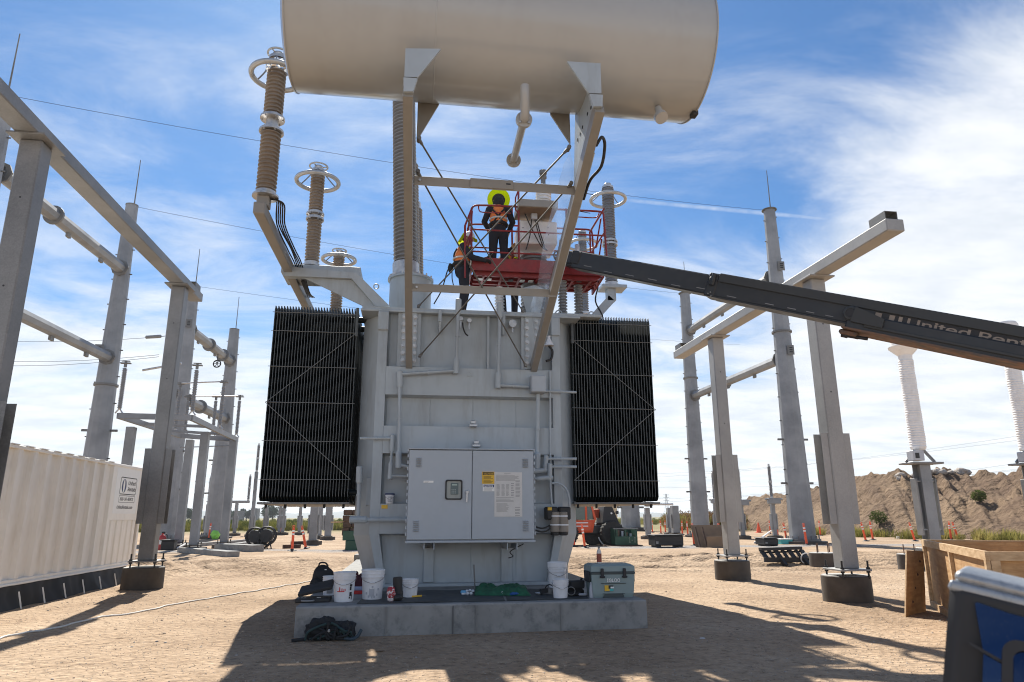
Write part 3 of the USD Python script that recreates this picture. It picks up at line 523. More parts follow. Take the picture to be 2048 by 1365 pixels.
for x0, y0, x1, y1 in ((832, 916, 843, 934), (826, 1042, 838, 1063), (1045, 918, 1056, 935), (1046, 1042, 1057, 1062)):
    a, b = aty(x0, y1, CY0), aty(x1, y0, CY0); part(cab, 'louvre', cat(*[fix(hull([(a[0], CY0-.0005, z), (b[0], CY0-.0005, z), (a[0], CY0-.014, z+.002), (b[0], CY0-.014, z+.002), (a[0], CY0-.0005, z+.016), (b[0], CY0-.0005, z+.016)])) for z in np.linspace(a[2], b[2]-.012, 6)]), CABPAINT); part(cab, 'louvre_slot', cat(*[box(a[0]+.004, b[0]-.004, CY0-.0165, CY0-.0145, z-.004, z+.003) for z in np.linspace(a[2], b[2]-.012, 6)]), INKGREY)  # dark strips stand in for the shade between the slats
for xx in (cx0-.004, cx1+.004):
    for i in range(14): part(cab, 'hinge', cyl((xx, CY0+.012, cz0+.07+i*.1), (xx, CY0+.012, cz0+.12+i*.1), .012, n=8), CABPAINT)
on(964, 944, 989, 968, YELLOW, 'caution_label'); on(965.5, 969, 989, 983, DECALW, 'notice_label'); on(988.5, 945, 1044, 1034, PAPER, 'nameplate', .005); on(847, 962, 867, 966, DECALW, 'door_label', .003)
def text(par, s, h, o, u, v, mat, name='lettering', bold=False, width=None, th=.0015, slant=0.):
    m = meshkit.text_mesh(s, h, .002, bold); p = np.array(m.vertices)
    if width: p[:, 0] *= width/max(p[:, 0].max(), 1e-6)
    p[:, 0] += slant*p[:, 1]
    u, v = np.asarray(u, float), np.asarray(v, float); w = np.cross(u, v)
    return part(par, name, (np.asarray(o, float)+p[:, :1]*u+p[:, 1:2]*v+p[:, 2:]*w*(th/.002), np.array(m.faces)), mat)
on(965.5, 945, 987.5, 950.5, INK, 'caution_band', .0052)
a = aty(967, 950, CY0); text(cab, 'CAUTION', .026, (a[0], CY0-.0053, a[2]), EX, EZ, YELLOW, bold=True, width=.155)
on(967, 970, 988, 975, INKBLUE, 'notice_band', .0052); a = aty(968.5, 974.5, CY0); text(cab, 'NOTICE', .024, (a[0], CY0-.0053, a[2]), EX, EZ, DECALW, bold=True, width=.14)
def lines(x0, y0, x1, y1, n, mat, seed, par=cab, YY=CY0-.0055, frac=(.4, 1), h=.35):
    r = np.random.default_rng(seed); a, b = aty(x0, y1, CY0), aty(x1, y0, CY0); g = []
    for z in np.linspace(a[2], b[2], n): w = (b[0]-a[0])*r.uniform(*frac); g.append(box(a[0], a[0]+w, YY-.0006, YY, z-h*(b[2]-a[2])/n/2, z+h*(b[2]-a[2])/n/2))
    return part(par, 'small_print', cat(*g), mat)
lines(967, 953, 986, 966, 6, INK, 1, frac=(.7, 1)); lines(967.5, 977, 987, 982, 3, INKGREY, 2, frac=(.8, 1)); lines(849, 963, 865, 965.3, 2, INKGREY, 3)
for k, (x0, y0, x1, y1, n) in enumerate(((1008, 946, 1024, 947.5, 1), (992, 951, 1041, 962, 6), (993, 969, 1000, 992, 11), (1003, 969, 1010, 992, 11), (1012, 969, 1018, 992, 11), (1022, 968, 1028, 992, 8), (1031, 964, 1041, 994, 12), (992, 996, 1030, 1004, 4), (993, 1008, 1018, 1024, 9), (1030, 1016, 1041, 1031, 6))): lines(x0, y0, x1, y1, n, INKGREY, 30+k, frac=(.75, 1), h=.38)
for x0, x1 in ((847, 869), (1014, 1035)):
    a, b = aty(x0, 1097, 11.24), aty(x1, 1085, 11.24); P('channel_bracket', cat(box(a[0], b[0], 11.24, 11.95, b[2]-.012, b[2]), box(a[0], a[0]+.014, 11.24, 11.95, a[2]-.02, b[2]-.012), box(b[0]-.014, b[0], 11.24, 11.95, a[2]-.02, b[2]-.012)), CABPAINT)
q = aty(1030, 1096, 11.5); P('loose_wire', tube(smoothline([q+[.14, 0, .06], q+[.05, -.04, .02], q+[-.08, 0, -.06], q+[-.03, .02, -.13], q+[-.1, .05, -.16]]), .008), BLACK, True)

# conduits over the front wall
def conduit(pts, r, YY=11.74, mat=PAINT, elbows=(), name='conduit'):
    w = [aty(x, y, YY) for x, y in pts]; c = P(name, tube(w, r, 10), mat, 35)
    for i, e in elbows:
        o = w[i]; n = w[i+e] if 0 <= i+e < len(w) else w[i-1]; d = (n-o)/np.linalg.norm(n-o); part(c, 'conduit_fitting', tube([o-d*.06, o-d*.05, o+d*.2, o+d*.23], [r*1.1, r*1.75, r*1.75, r*1.1], 10), mat, 35)
    for a_, b_ in zip(w[:-1], w[1:]):
        L = np.linalg.norm(b_-a_)
        if L > .5: m = a_+(b_-a_)*.5; d = (b_-a_)/L; part(c, 'pipe_strap', cyl(m-d*.012, m+d*.012, r*1.35, n=10), mat)
conduit([(917, 605), (912, 742), (800, 749), (797, 930), (822, 935)], .030, elbows=((0, 1), (1, -1), (2, 1), (3, -1)))
conduit([(1000, 612), (996, 771), (1058, 774)], .030, elbows=((0, 1), (1, -1)))
a, b = aty(1061, 786, 11.7), aty(1090, 753, 11.7); jb = P('junction_box', cbox(a[0], b[0], 11.60, 11.82, a[2], b[2], .008), CABPAINT); part(jb, 'box_lid', cbox(a[0]+.012, b[0]-.012, 11.588, 11.599, a[2]+.012, b[2]-.012, .003), CABPAINT)
conduit([(1076, 788), (1074, 932)], .034, elbows=((1, -1),)); conduit([(1091, 783), (1153, 785)], .022, 11.78)
conduit([(720, 877), (785, 877), (780, 952), (818, 953)], .022, 11.78, elbows=((1, 1), (2, -1)))
conduit([(1100, 742), (1101, 956)], .018, 11.79); conduit([(1153, 918), (1092, 918), (1090, 941), (1068, 943)], .024, 11.70, elbows=((1, 1), (2, 1)))
conduit([(1153, 934), (1100, 934), (1099, 956), (1068, 958)], .024, 11.66, elbows=((1, 1), (2, 1))); conduit([(706, 1040), (822, 1040)], .034, 11.70, elbows=((0, 1),)); conduit([(719, 940), (716, 1042)], .032, 12.0, elbows=((0, 1),))
# breathers
for x in (1103, 1129):
    q, w = aty(x, 1040, 11.62), 0
    br = P('breather', cbox(q[0]-.10, q[0]+.09, 11.52, 11.76, q[2]+.0, q[2]+.21, .02), BLACK)
    c = q+[.05 if x < 1110 else -.03, -.04, 0]; part(br, 'breather_cylinder', lathe([(.07, -.20), (.085, -.19), (.085, .12), (.07, .13)], c, n=18), M(f'breather_glass_{x}', (.20, .175, .15), .3), 40)
    for dz in (.06, -.08): part(br, 'breather_band', lathe([(.089, dz-.012), (.089, dz+.012)], c, n=18), WHITEP)
    part(br, 'breather_cup', lathe([(.05, -.25), (.078, -.235), (.078, -.2)], c, n=16), BLACK, 40)
part(br, 'breather_label', box(aty(1100, 1020, 11.5)[0]-.035, aty(1100, 1020, 11.5)[0]+.035, 11.512, 11.519, aty(1100, 1021, 11.5)[2], aty(1100, 1015, 11.5)[2]), YELLOW)
conduit([(1101, 958), (1101, 975), (1104, 1012)], .017, 11.66); w = [aty(x, y, 11.66) for x, y in ((1103, 967), (1118, 967), (1132, 978), (1138, 995), (1139, 1013))]; P('conduit', tube(smoothline(w, 4), .018, 10), PAINT, True)
for y0 in (1054, 1061): w = [aty(x, y, YY) for x, y, YY in ((1071, y0, 11.5), (1084, y0+3, 11.5), (1097, y0-1, 11.55), (1104, 1047, 11.6))]; P('cable', tube(smoothline(w, 5), .013), BLACK, True)
q = aty(769, 1014, 11.81); P('warning_label', box(q[0]-.05, q[0]+.05, 11.812, 11.8185, q[2]-.03, q[2]+.03), YELLOW)

# ------------------------------------------------------------------ conservator and its two long arms
A0, A1 = np.array([-.11, 11.84, 4.02]), np.array([-.18, 6.86, 6.04]); DX = 2.19
CYc, CZc, CR, CX0, CX1 = 7.55, 7.38, .85, -1.6, 3.5
con = P('conservator', lathe([(CR*.55, -.05), (CR*.9, -.035), (CR, 0), (CR, 1.7), (CR+.003, 1.704), (CR+.003, 1.712), (CR, 1.716), (CR, CX1-CX0), (CR*.9, CX1-CX0+.03), (CR*.5, CX1-CX0+.05)], (CX0, CYc, CZc), (1, 0, 0), 72), CONS, 30)
part(con, 'end_rim', lathe([(CR+.012, -.008), (CR+.012, .008)], (CX1-.01, CYc, CZc), (1, 0, 0), 72), CONS); part(con, 'end_rim', lathe([(CR+.012, -.008), (CR+.012, .008)], (CX0+.01, CYc, CZc), (1, 0, 0), 72), CONS)
q = aty(1320, 232, CYc-.12); part(con, 'drain_flange', cat(cyl(q+[0, .05, .14], q, .045, n=16), cyl(q, q+[.01, -.03, -.05], .085, n=20)), CONS, 40)
q = atz(1396, 226, CZc-CR*.5); part(con, 'edge_bracket', cbox(CX1-.06, CX1+.02, CYc-.06, CYc+.06, CZc-CR-.05, CZc-CR+.03), INK)
q = aty(1381, 31, CYc-CR*.93); part(con, 'lifting_lug', cat(cyl(q+[0, .06, 0], q+[0, -.03, 0], .016, n=8), cyl(q+[-.02, -.02, .0], q+[.03, -.02, -.01], .012, n=8)), ALU)
for k, ox in enumerate((0, DX)):
    a, b = A0+[ox, 0, 0], A1+[ox, 0, 0]; d = (b-a)/np.linalg.norm(b-a); nrm = np.cross([1, 0, 0], d); nrm *= np.sign(nrm[2])
    arm = P('support_arm', bar(a+d*.0, b, .11, .17, nrm), ARM)
    s = -1 if k else 1                                          # the plates reach towards the middle of the tank
    w0 = b+[0, 0, .02]; Yp = 6.80
    if k == 0: pt = [(807, 183), (826, 183), (835, 157), (807, 155)], [(808.5, 154), (835, 154.5), (882, 98), (811, 97)], [(833, 283), (836, 205), (878, 210)]
    else: pt = [(1187, 213), (1205, 213), (1206, 190), (1179, 188)], [(1178, 186.5), (1203, 187), (1201, 127), (1134, 123)], [(1141, 288), (1101, 231), (1160, 234)]
    for nm, pl, YY, th in (('kicker_plate', pt[0], 6.80, .05), ('saddle_plate', pt[1], 6.81, .03)):
        pg = [(X(x, y, YY), Z(x, y, YY)) for x, y in pl]; part(arm, nm, fix(prism(pg, (0, YY+th, 0), EX, EZ, th)), PAINT)
    tip = aty(*pt[2][0], 7.95); xa = X(*pt[2][1], 7.95); xb = X(*pt[2][2], 7.95); zt = Z(*pt[2][2], 7.95)+.18
    ex = xa if k else xb; bx = tip[0]
    part(arm, 'rear_gusset', fix(prism([(bx, tip[2]), (ex, zt-.17), (ex, zt), (bx, zt)], (0, 7.98, 0), EX, EZ, .03)), ARM)
    xw = (a[0]+b[0])/2+(.0 if k == 0 else -.0); up = lambda t, h: a+(b-a)*t+nrm*h
    web = [up(.74, .05), up(1., .06), np.array([0, 6.83, 6.50]), np.array([0, 7.3, CZc-.72]), np.array([0, 7.95, CZc-.70]), np.array([0, 7.98, up(.80, .28)[2]])]
    wv = np.array([[p[1], p[2]] for p in web]); part(arm, 'arm_web', fix(prism(Polygon(wv).convex_hull, (b[0]-.012+.0, 0, 0), (0, 1, 0), (0, 0, 1), .024)), PAINT)
    if k:
        for x, y in ((1182, 216), (1175, 228), (1165, 255), (1160, 268), (1155, 280)):
            q = atx(x, y, b[0]-.014); part(arm, 'web_hole', cyl(q, q-[.004, 0, 0], .022, n=12), INK)
for pa, pb, YY in (((836, 364), (1143, 378), 8.02), ((836, 576), (1100, 586), 9.86)):
    a, b = aty(*pa, YY), aty(*pb, YY); zz = (a[2]+b[2])/2; cb = P('cross_bar', cat(cbox(A0[0]+.02, A0[0]+DX+.02, YY, YY+.012, zz-.062, zz+.062, .004), cbox(A0[0]+.02, A0[0]+DX+.02, YY+.012, YY+.09, zz+.05, zz+.062, .003)), ARM)
    if YY < 9: a, b = aty(940, 373, YY), aty(1026, 356, YY); part(cb, 'splice_plate', cbox(a[0], b[0], YY-.016, YY-.001, zz-.05, zz+.075, .004), ARM); part(cb, 'bar_slot', box(X(1012, 370, YY), X(1021, 370, YY), YY-.019, YY-.0165, zz+.01, zz+.03), INK)
    for xx in (A0[0]+.09, A0[0]+DX-.05): part(cb, 'bar_bolt', cyl((xx, YY-.025, zz), (xx, YY, zz), .018, n=6), ALU)
def rod(p, q):
    p, q = np.asarray(p), np.asarray(q); r_ = P('brace_rod', cyl(p, q, .0115, n=8), RODM, True); d = (q-p)/np.linalg.norm(q-p)
    for o, e in ((p, d), (q, -d)): part(r_, 'rod_end', cat(tube([o-e*.04, o-e*.02, o+e*.08, o+e*.11], [.016, .024, .02, .013], 8), cyl(o-[0, .05, 0], o+[0, .05, 0], .026, n=8)), DULLSTEEL)
yt = lambda t: A0[1]+(A1[1]-A0[1])*t
rod(aty(840, 712, 11.70), aty(1141, 369, 7.98)); rod(aty(1051, 731, 11.62), aty(836, 345, 7.98))
rod(aty(837, 613, 11.83), aty(1137, 297, 7.45)); rod(aty(1046, 624, 11.88), aty(838, 279, 7.45))
q = [(1050, 190, 7.15), (1050, 222, 7.25), (1048, 240, 7.36)]; w = [aty(*p) for p in q]; e = aty(1027, 322, 8.5)
pp_ = P('oil_pipe', tube([w[0]+[0, 0, .12], w[0], w[1], w[2]-[0, .06, 0], w[2]], .055, 14), CONS, 35); d = (e-w[2])/np.linalg.norm(e-w[2])
part(pp_, 'pipe_flange', cyl(w[2]-d*.02, w[2]+d*.03, .10, n=24), CONS, 40); part(pp_, 'pipe_run', cyl(w[2]+d*.03, e, .05, n=16), CONS, 40); part(pp_, 'pipe_flange', cyl(e-d*.03, e, .10, n=24), CONS, 40)
for o in (w[2], e):
    fx, fa, fb = frame(d)
    for k in range(4): c = o+(fa*math.cos(k*1.57+.78)+fb*math.sin(k*1.57+.78))*.075; part(pp_, 'flange_bolt', cyl(c-d*.05, c+d*.05, .011, n=6), ALU)
# the clear plastic sheet hung inside the right arm, and a hose on its outer side
sheetm = usdkit.material(stage, '/World/Looks/clear_sheet', {'g': ('geometry', {}), 'n': ('noise_texture', {'scale': .9, 'detail': 1., 'distortion': .3}), 'f': ('map_range', {'from_min': .38, 'from_max': .75, 'to_min': .10, 'to_max': .20, 'clamp': True}), 't': ('transparent_bsdf', {'color': (.97, .98, .98)}), 'd': ('translucent_bsdf', {'color': (.8, .82, .82)}), 'd2': ('diffuse_bsdf', {'color': (.8, .82, .82)}), 'dm': ('mix_closure', {'fac': .5}), 'gl': ('glossy_bsdf', {'roughness': .12}), 'm': ('mix_closure', {}), 'fr': ('fresnel', {'IOR': 1.4}), 'm2': ('mix_closure', {})},
  [('g.position', 'n.vector'), ('n.fac', 'f.value'), ('d.BSDF', 'dm.closure1'), ('d2.BSDF', 'dm.closure2'), ('f.result', 'm.fac'), ('t.BSDF', 'm.closure1'), ('dm.closure', 'm.closure2'), ('fr.fac', 'm2.fac'), ('m.closure', 'm2.closure1'), ('gl.BSDF', 'm2.closure2')], surface='m2.closure')
bl, tl = [], []
for t, (ux, uy) in zip(np.linspace(.12, .80, 13), [(1060, 612), (1066, 596), (1074, 578), (1078, 552), (1081, 525), (1086, 495), (1092, 465), (1098, 440), (1104, 415), (1110, 390), (1118, 360), (1128, 328), (1141, 304)]):
    lo = A0+(A1-A0)*t+[DX-.06, 0, .06]; u = atx(ux, uy, lo[0]-.03); hi = np.array([lo[0]-.03, lo[1]+.18, max(lo[2]+.15, Z(ux, uy, lo[1]+.18))]); hi[0] = X(ux, uy, hi[1]); hi[0] = np.clip(hi[0], lo[0]-.55, lo[0]-.02); bl.append(lo); tl.append(hi)
rows = 7; V = np.array([[np.array(b_)*(1-s)+np.array(t_)*s+[.006*math.sin(i*.7+s*2), .008*math.sin(i*.6+s*3), 0] for s in np.linspace(0, 1, rows)] for i, (b_, t_) in enumerate(zip(bl, tl))]).reshape(-1, 3)
k = (np.arange(12)[:, None]*rows+np.arange(rows-1)).ravel(); solo('plastic_sheet', (V, np.vstack([np.c_[k, k+rows, k+1], np.c_[k+1, k+rows, k+rows+1]])), sheetm, 'clear plastic sheet hung along the right conservator arm', 'plastic sheet', smooth=True)
hs = lambda pts, r, name='hose', mat=BLACK: P(name, tube(smoothline(pts, 5), r), mat, True)
off = lambda t, dx=.075, dz=.0: A0+(A1-A0)*t+[DX+dx, 0, dz]
hs([off(.06), off(.3), off(.55), off(.78), off(.88)], .017, 'arm_conduit', PAINT)
hs([off(.90, .08), off(.905, .15, .10), off(.88, .22, .12), off(.84, .22, .02), off(.80, .12, .0), off(.74, .1)], .02)
for t in (.7, .76): q = off(t, .08); P('cable_tie', cyl(q, q+[.16, .02, -.01], .005, n=5), BLACK)
q = aty(1098, 690, 11.75); P('funnel', lathe([(.09, -.02), (.05, .06), (.025, .12), (.03, .16)], q, n=16), WHITEP, 40); hs([q+[0, 0, -.02], q+[.06, 0, -.12], q+[.03, 0, -.26], q+[-.06, 0, -.3]], .022)

# ------------------------------------------------------------------ radiators
def radiator(x0, x1, inner, Y0=12.2, z0=1.72, z1=5.10):
    n = 30; pitch = (x1-x0)/n; dep = .52; slab = []
    for b in range(5):
        Y = Y0+b*(dep+.12); bank = None
        def fin(x, yy=None):
            y0, y1, e = Y, Y+dep, .07; pr = [(y0, z0+e), (y0+e, z0), (y1-e, z0), (y1, z0+e), (y1, z1-e), (y1-e, z1), (y0+e, z1), (y0, z1-e)]
            v = [(x-.006, *p) for p in pr]+[(x+.006, *p) for p in pr]; m = 8; f = []
            for i in range(m): j = (i+1) % m; f += [(i, j, j+m), (i, j+m, i+m)]
            for i in range(1, m-1): f += [(0, i+1, i), (m, m+i, m+i+1)]
            return fix((np.array(v), np.array(f)))
        xs = x0+pitch*(np.arange(n)+.5); hx = (x0, x1)
        head = lambda z: cyl((x0, Y+dep/2, z), (x1+.35, Y+dep/2, z), .055, n=12) if inner > 0 else cyl((x0-.35, Y+dep/2, z), (x1, Y+dep/2, z), .055, n=12)
        bank = P('radiator_bank', head(z1-.14), FIN, 40); part(bank, 'bottom_header', head(z0+.14), FIN, 40)
        if b == 0:
            part(bank, 'fin_tips', fix(cat(*[cbox(x-.009, x+.009, Y+.03, Y+.10, z1-.03, z1+(.012 if inner > 0 else .035), .006) for x in xs])), FINEDGE if inner > 0 else RING, kind='stuff')  # added tabs; sunlit look of the tips put into their paler colour
            for x in xs:
                part(bank, 'radiator_fin', fin(x), FIN); part(bank, 'fin_edge', fix(cat(box(x-.0055, x+.0055, Y-.006, Y+.002, z0+.07, z1-.07), bar((x, Y-.002, z1-.07), (x, Y+.03, z1-.01), .010, .008))), FINEDGE)
            for x in xs[:0]: part(bank, 'fin_tip', cyl((x, Y+.06, z1-.02), (x, Y+.06, z1+.0), .009, n=6), FIN)
            part(bank, 'bottom_plate', cbox(x0-.01, x1+.01, Y+.02, Y+5*(dep+.12)-.1, z0-.055, z0-.02, .005), DULLSTEEL)
            for z in (4.98, 4.64, 4.0, 3.37, 2.71, 2.07): part(bank, 'tie_wire', cyl((x0-.01, Y-.014, z), (x1+.01, Y-.014, z), .0055, n=6), WIRE)
            xo, xi = (x0, x1) if inner > 0 else (x1, x0)
            for za, zb in ((4.66, 3.36), (3.36, 2.08)): part(bank, 'tie_wire', cyl((xi if za > 4 else xo, Y-.026, za), (xo if za > 4 else xi, Y-.026, zb), .0055, n=6), WIRE)
            for x in np.linspace(x0+.1, x1-.1, 5): part(bank, 'drain_plug', cyl((x, Y+.2, z0-.12), (x, Y+.2, z0-.05), .022, n=8), INK)
        else:
            part(bank, 'radiator_fin', cat(*[fin(x) for x in xs]), FIN, kind='stuff')
        for z in (z0+.14, z1-.14):
            e = (x1+.35 if inner > 0 else x0-.35); part(bank, 'radiator_valve', cat(cyl((e-.02, Y+dep/2, z), (e+.02, Y+dep/2, z), .10, n=16), cyl((e, Y+dep/2, z), (e, Y+dep/2, z+.14), .02, n=8)), FIN)
    g = [cbox(x1-.05 if inner > 0 else x0, x1 if inner > 0 else x0+.05, Y0-.03, Y0+.03, z1-.52, z1+.01, .006)]
    P('radiator_strap', g[0], FINEDGE)
radiator(-2.52, -1.04, 1); radiator(2.86, 4.42, -1)

# ------------------------------------------------------------------ bushings, arresters, brackets on top
def sheds(z0, z1, r, pitch, out=1.35):
    n = max(2, int(round((z1-z0)/pitch))); pr = [(r*.9, z0)]
    for i in range(n):
        a = z0+(z1-z0)*i/n; h = (z1-z0)/n; pr += [(r, a+.12*h), (r, a+.30*h), (r*out, a+.42*h), (r*out*1.0, a+.55*h), (r*1.05, a+.92*h)]
    return pr+[(r*.9, z1)]
def insulator(t, base, z1, r, pitch, mat, name='insulator', axis=(0, 0, 1), n=18, out=1.35):
    p = np.asarray(base, float); return part(t, name, lathe(sheds(0, z1, r, pitch, out), p, axis, n), mat, 30)
def flange(t, p, r, h=.05, name='metal_flange', mat=ALU): return part(t, name, cat(lathe([(r, 0), (r, h*.5), (r*.75, h*.5), (r*.75, h)], p, n=20), *[cyl(np.asarray(p)+[r*.85*math.cos(a), r*.85*math.sin(a), -.02], np.asarray(p)+[r*.85*math.cos(a), r*.85*math.sin(a), h*.8], .014, n=6) for a in np.arange(6)*1.047]), mat, 35)
def arrester(base, z_mid0, z_mid1, ztop, r, ringz, R, mat, label, top_ring=True, foil=False):
    x, y, z = base; b = P('surge_arrester', lathe([(r*1.3, 0), (r*1.3, .03), (r*1.0, .03), (r*1.0, .09)], base, n=20), ALU, 35, label)
    part(b, 'insulator', lathe(sheds(.09, z_mid0-z, r*.78, .066, 1.3), base, n=22), mat, 30)
    flange(b, (x, y, z_mid0), r*1.25, .07); flange(b, (x, y, z_mid1-.07), r*1.25, .07); part(b, 'joint', cyl((x, y, z_mid0+.03), (x, y, z_mid1-.02), r*.62, n=14), ALU)
    part(b, 'insulator', lathe(sheds(z_mid1-z, ztop-z, r*.76, .066, 1.3), base, n=22), mat, 30)
    part(b, 'top_cap', lathe([(r*.95, 0), (r*.95, .05), (r*.6, .08), (r*.6, .12), (r*.55, .13)], (x, y, ztop), n=16), ALU, 35)
    part(b, 'grading_ring', torus((x, y, ringz), (0, 0, 1), R, .042, 44, 10), RING, True)
    for k in range(3 if top_ring else 2):
        a = k*2.09+.6; q = np.array([x+R*math.cos(a), y+R*math.sin(a), ringz]); part(b, 'ring_strut', tube(smoothline([q, q*[.6, .6, 0]+np.array([x*.4, y*.4, ringz+.1*(ztop-ringz)+.1]), (x+r*.4*math.cos(a), y+r*.4*math.sin(a), ztop+.08)], 4), .012), POLY, True)
    if top_ring: part(b, 'top_ring', torus((x, y, ztop+.12), (0, 0, 1), R*.43, .016, 30, 8), RING, True); part(b, 'top_spider', cat(*[cyl((x+R*.43*math.cos(a), y+R*.43*math.sin(a), ztop+.12), (x, y, ztop+.1), .011, n=6) for a in (0, 2.09, 4.19)]), RING)
    if foil: part(b, 'foil_wrap', lump((x, y, ztop-.12), 1, (r*1.2, r*1.2, .14), .28, 5., 3, 4), M('foil', (.75, .75, .75), .12, 1., var=.05), False)
    return b
zz = lambda y, x, Y: aty(x, y, Y)[2]
arrester((-2.27, 9.75, 6.02), zz(266, 537, 9.75), zz(232, 542, 9.75), zz(122, 549, 9.75), .145, zz(152, 545, 9.75), .37, PORC, 'nearest brown arrester with foil wrapped top beside the conservator', foil=True)
arrester((-1.99, 12.6, 6.0), zz(441, 628, 12.6), zz(424, 629, 12.6), zz(345, 634, 12.6), .135, zz(364, 634, 12.6), .395, PORC, 'middle brown arrester standing on the grey side bracket')
arrester((-1.84, 15.5, 5.75), 6.55, 6.72, zz(512, 679, 15.5), .135, zz(520, 677, 15.5), .37, PORC, 'farthest brown arrester low behind the left radiator')
arrester((4.53, 15., 6.72), zz(492, 1216, 15.), zz(480, 1215, 15.), zz(378, 1212, 15), .15, zz(400, 1213, 15.), .42, POLY, 'dark grey arrester right of the red basket', top_ring=False)
q = aty(1165, 490, 18.); arrester((q[0], 18., 6.9), 8.0, 8.12, q[2]+.35, .125, q[2], .42, POLY, 'second dark grey arrester partly hidden by the boom', top_ring=False)
rail = P('arrester_rail', cbox(-2.38, -2.22, 9.55, 16.6, 5.68, 5.86, .012), ARM); part(rail, 'rail_stub', cbox(-2.37, -2.2, 9.66, 9.84, 5.86, 6.02, .01), ARM); part(rail, 'rail_stub', cbox(-2.1, -1.9, 12.5, 12.7, 5.9, 6.0, .01), ARM)
for k in range(5): ox = -2.24+.03*k; part(rail, 'rail_cable', tube(smoothline([(ox+.02, 9.75, 6.0), (ox+.1, 9.9, 6.06-.02*k), (ox+.05, 10.3, 5.84), (ox+.07+.02*math.sin(k), 11.2, 5.78+.03*math.sin(k*2)), (ox+.05, 12.0, 5.84), (ox+.09, 12.8, 5.7-.03*k), (ox+.04, 13.8, 5.78)], 5), .011), BLACK, True)
Yb = 12.02; pl = [(X(x, y, Yb), Z(x, y, Yb)) for x, y in ((565, 532), (713, 546), (779, 612), (752, 613), (703, 557), (566, 552))]
br_ = P('arrester_bracket', fix(prism(pl, (0, Yb+.15, 0), EX, EZ, .15)), PAINT); pl = [(X(x, y, Yb), Z(x, y, Yb)) for x, y in ((606, 553), (703, 558), (752, 614), (738, 616))]; part(br_, 'bracket_gusset', fix(prism(pl, (0, Yb+.10, 0), EX, EZ, .03)), PAINT)
part(br_, 'bracket_seat', cbox(-2.45, -1.05, Yb+.15, 12.9, 5.72, 5.89, .01), PAINT); q = aty(752, 577, Yb); part(br_, 'lifting_eye', torus(q+[0, .05, .05], (0, 1, 0), .045, .011, 18, 6), PAINT)
# right side deck and its arrester arm
dk = P('side_deck', cbox(2.5, 3.42, 12.02, 13.4, 5.055, 5.115, .01)); [part(dk, 'lifting_loop', torus((x, 12.12, 5.13), (0, 1, 0), .06, .012, 14, 6, 0, math.pi), PAINT) for x in (2.62, 3.25)]
P('arrester_arm', cat(cbox(4.25, 4.85, 14.8, 15.25, 6.64, 6.72, .01), bar((4.5, 15., 6.64), (4.5, 15., 6.35), .2, .2, (0, 1, 0)), bar((4.5, 15, 6.4), (3.6, 15., 5.4), .2, .2, (0, 1, 0)), box(2.95, 3.75, 14.7, 15.3, 5.2, 5.4)), PAINT)
hs([(4.2, 15, 6.7), (4.1, 14.9, 6.3), (4.25, 14.9, 5.9), (3.9, 14.9, 5.6)], .018)
# high voltage bushings
def hv(base_xy, zt0, zt1, rt, lean, L, r, lab, mat=PORC2):
    x, y = base_xy; t = P('bushing_turret', lathe([(rt*1.12, 0), (rt*1.12, .04), (rt, .04), (rt, zt1-zt0-.04), (rt*1.1, zt1-zt0-.04), (rt*1.1, zt1-zt0)], (x, y, zt0), n=36), PAINT, 30, lab)
    for a in np.arange(16)*.3927: part(t, 'turret_bolt', cyl((x+rt*1.05*math.cos(a), y+rt*1.05*math.sin(a), zt1-.03), (x+rt*1.05*math.cos(a), y+rt*1.05*math.sin(a), zt1+.05), .016, n=6), ALU)
    ax = np.array([lean, .06, 1.]); ax /= np.linalg.norm(ax); o = np.array([x-.10, y, zt1])
    part(t, 'bushing_flange', lathe([(r*1.35, 0), (r*1.35, .06), (r*1.05, .06), (r*1.05, .34)], o, ax, 24), ALU, 35)
    part(t, 'insulator', lathe(sheds(.34, L, r*.72, .088, 1.36), o, ax, 26), mat, 30)
    part(t, 'bushing_cap', lathe([(r*.8, L), (r*.8, L+.2), (r*.3, L+.3), (r*.12, L+.31), (r*.12, L+.6)], o, ax, 20), ALU, 35); return t
hv((-.15, 13.5), 5.06, 6.14, .42, -.045, 4.35, .255, 'turret and tall grey bushing behind the left arm')
hv((-.05, 16.2), 5.06, 6.14, .42, -.045, 4.2, .25, 'second tall bushing further back'); hv((.1, 18.9), 5.06, 6.14, .42, -.045, 4.2, .25, 'third tall bushing at the far end')
# low voltage bushings and the boxed terminal behind the basket
for x, y in ((2.83, 12.7), (3.2, 12.9)):
    b = P('low_voltage_bushing', lathe([(.13, 0), (.13, .05), (.09, .05), (.09, .12)], (x, y, 5.12), n=18), ALU, 35); part(b, 'insulator', lathe(sheds(.12, 1.5, .062, .062, 1.5), (x, y, 5.12), n=18), PORC2, 30); part(b, 'bushing_cap', cyl((x, y, 6.6), (x, y, 6.85), .05, n=12), ALU)
tb = P('terminal_bushing', lathe([(.28, 0), (.28, .06), (.2, .06), (.2, .14)], (2.33, 13.2, 5.12), n=20), ALU, 35)
part(tb, 'insulator', lathe(sheds(.14, 1.52, .21, .075, 1.3), (2.33, 13.1, 5.12), n=22), PORC2, 30)
a, b = aty(1040, 486, 12.7), aty(1114, 444, 12.7); part(tb, 'terminal_housing', cbox(a[0], b[0], 12.7, 13.5, a[2], b[2], .02), WHITEP)
for x, y in ((1096, 456), (1097, 470), (1046, 456)): q = aty(x, y, 12.7); part(tb, 'housing_bolt', cyl(q-[0, .006, 0], q, .012, n=8), INK)
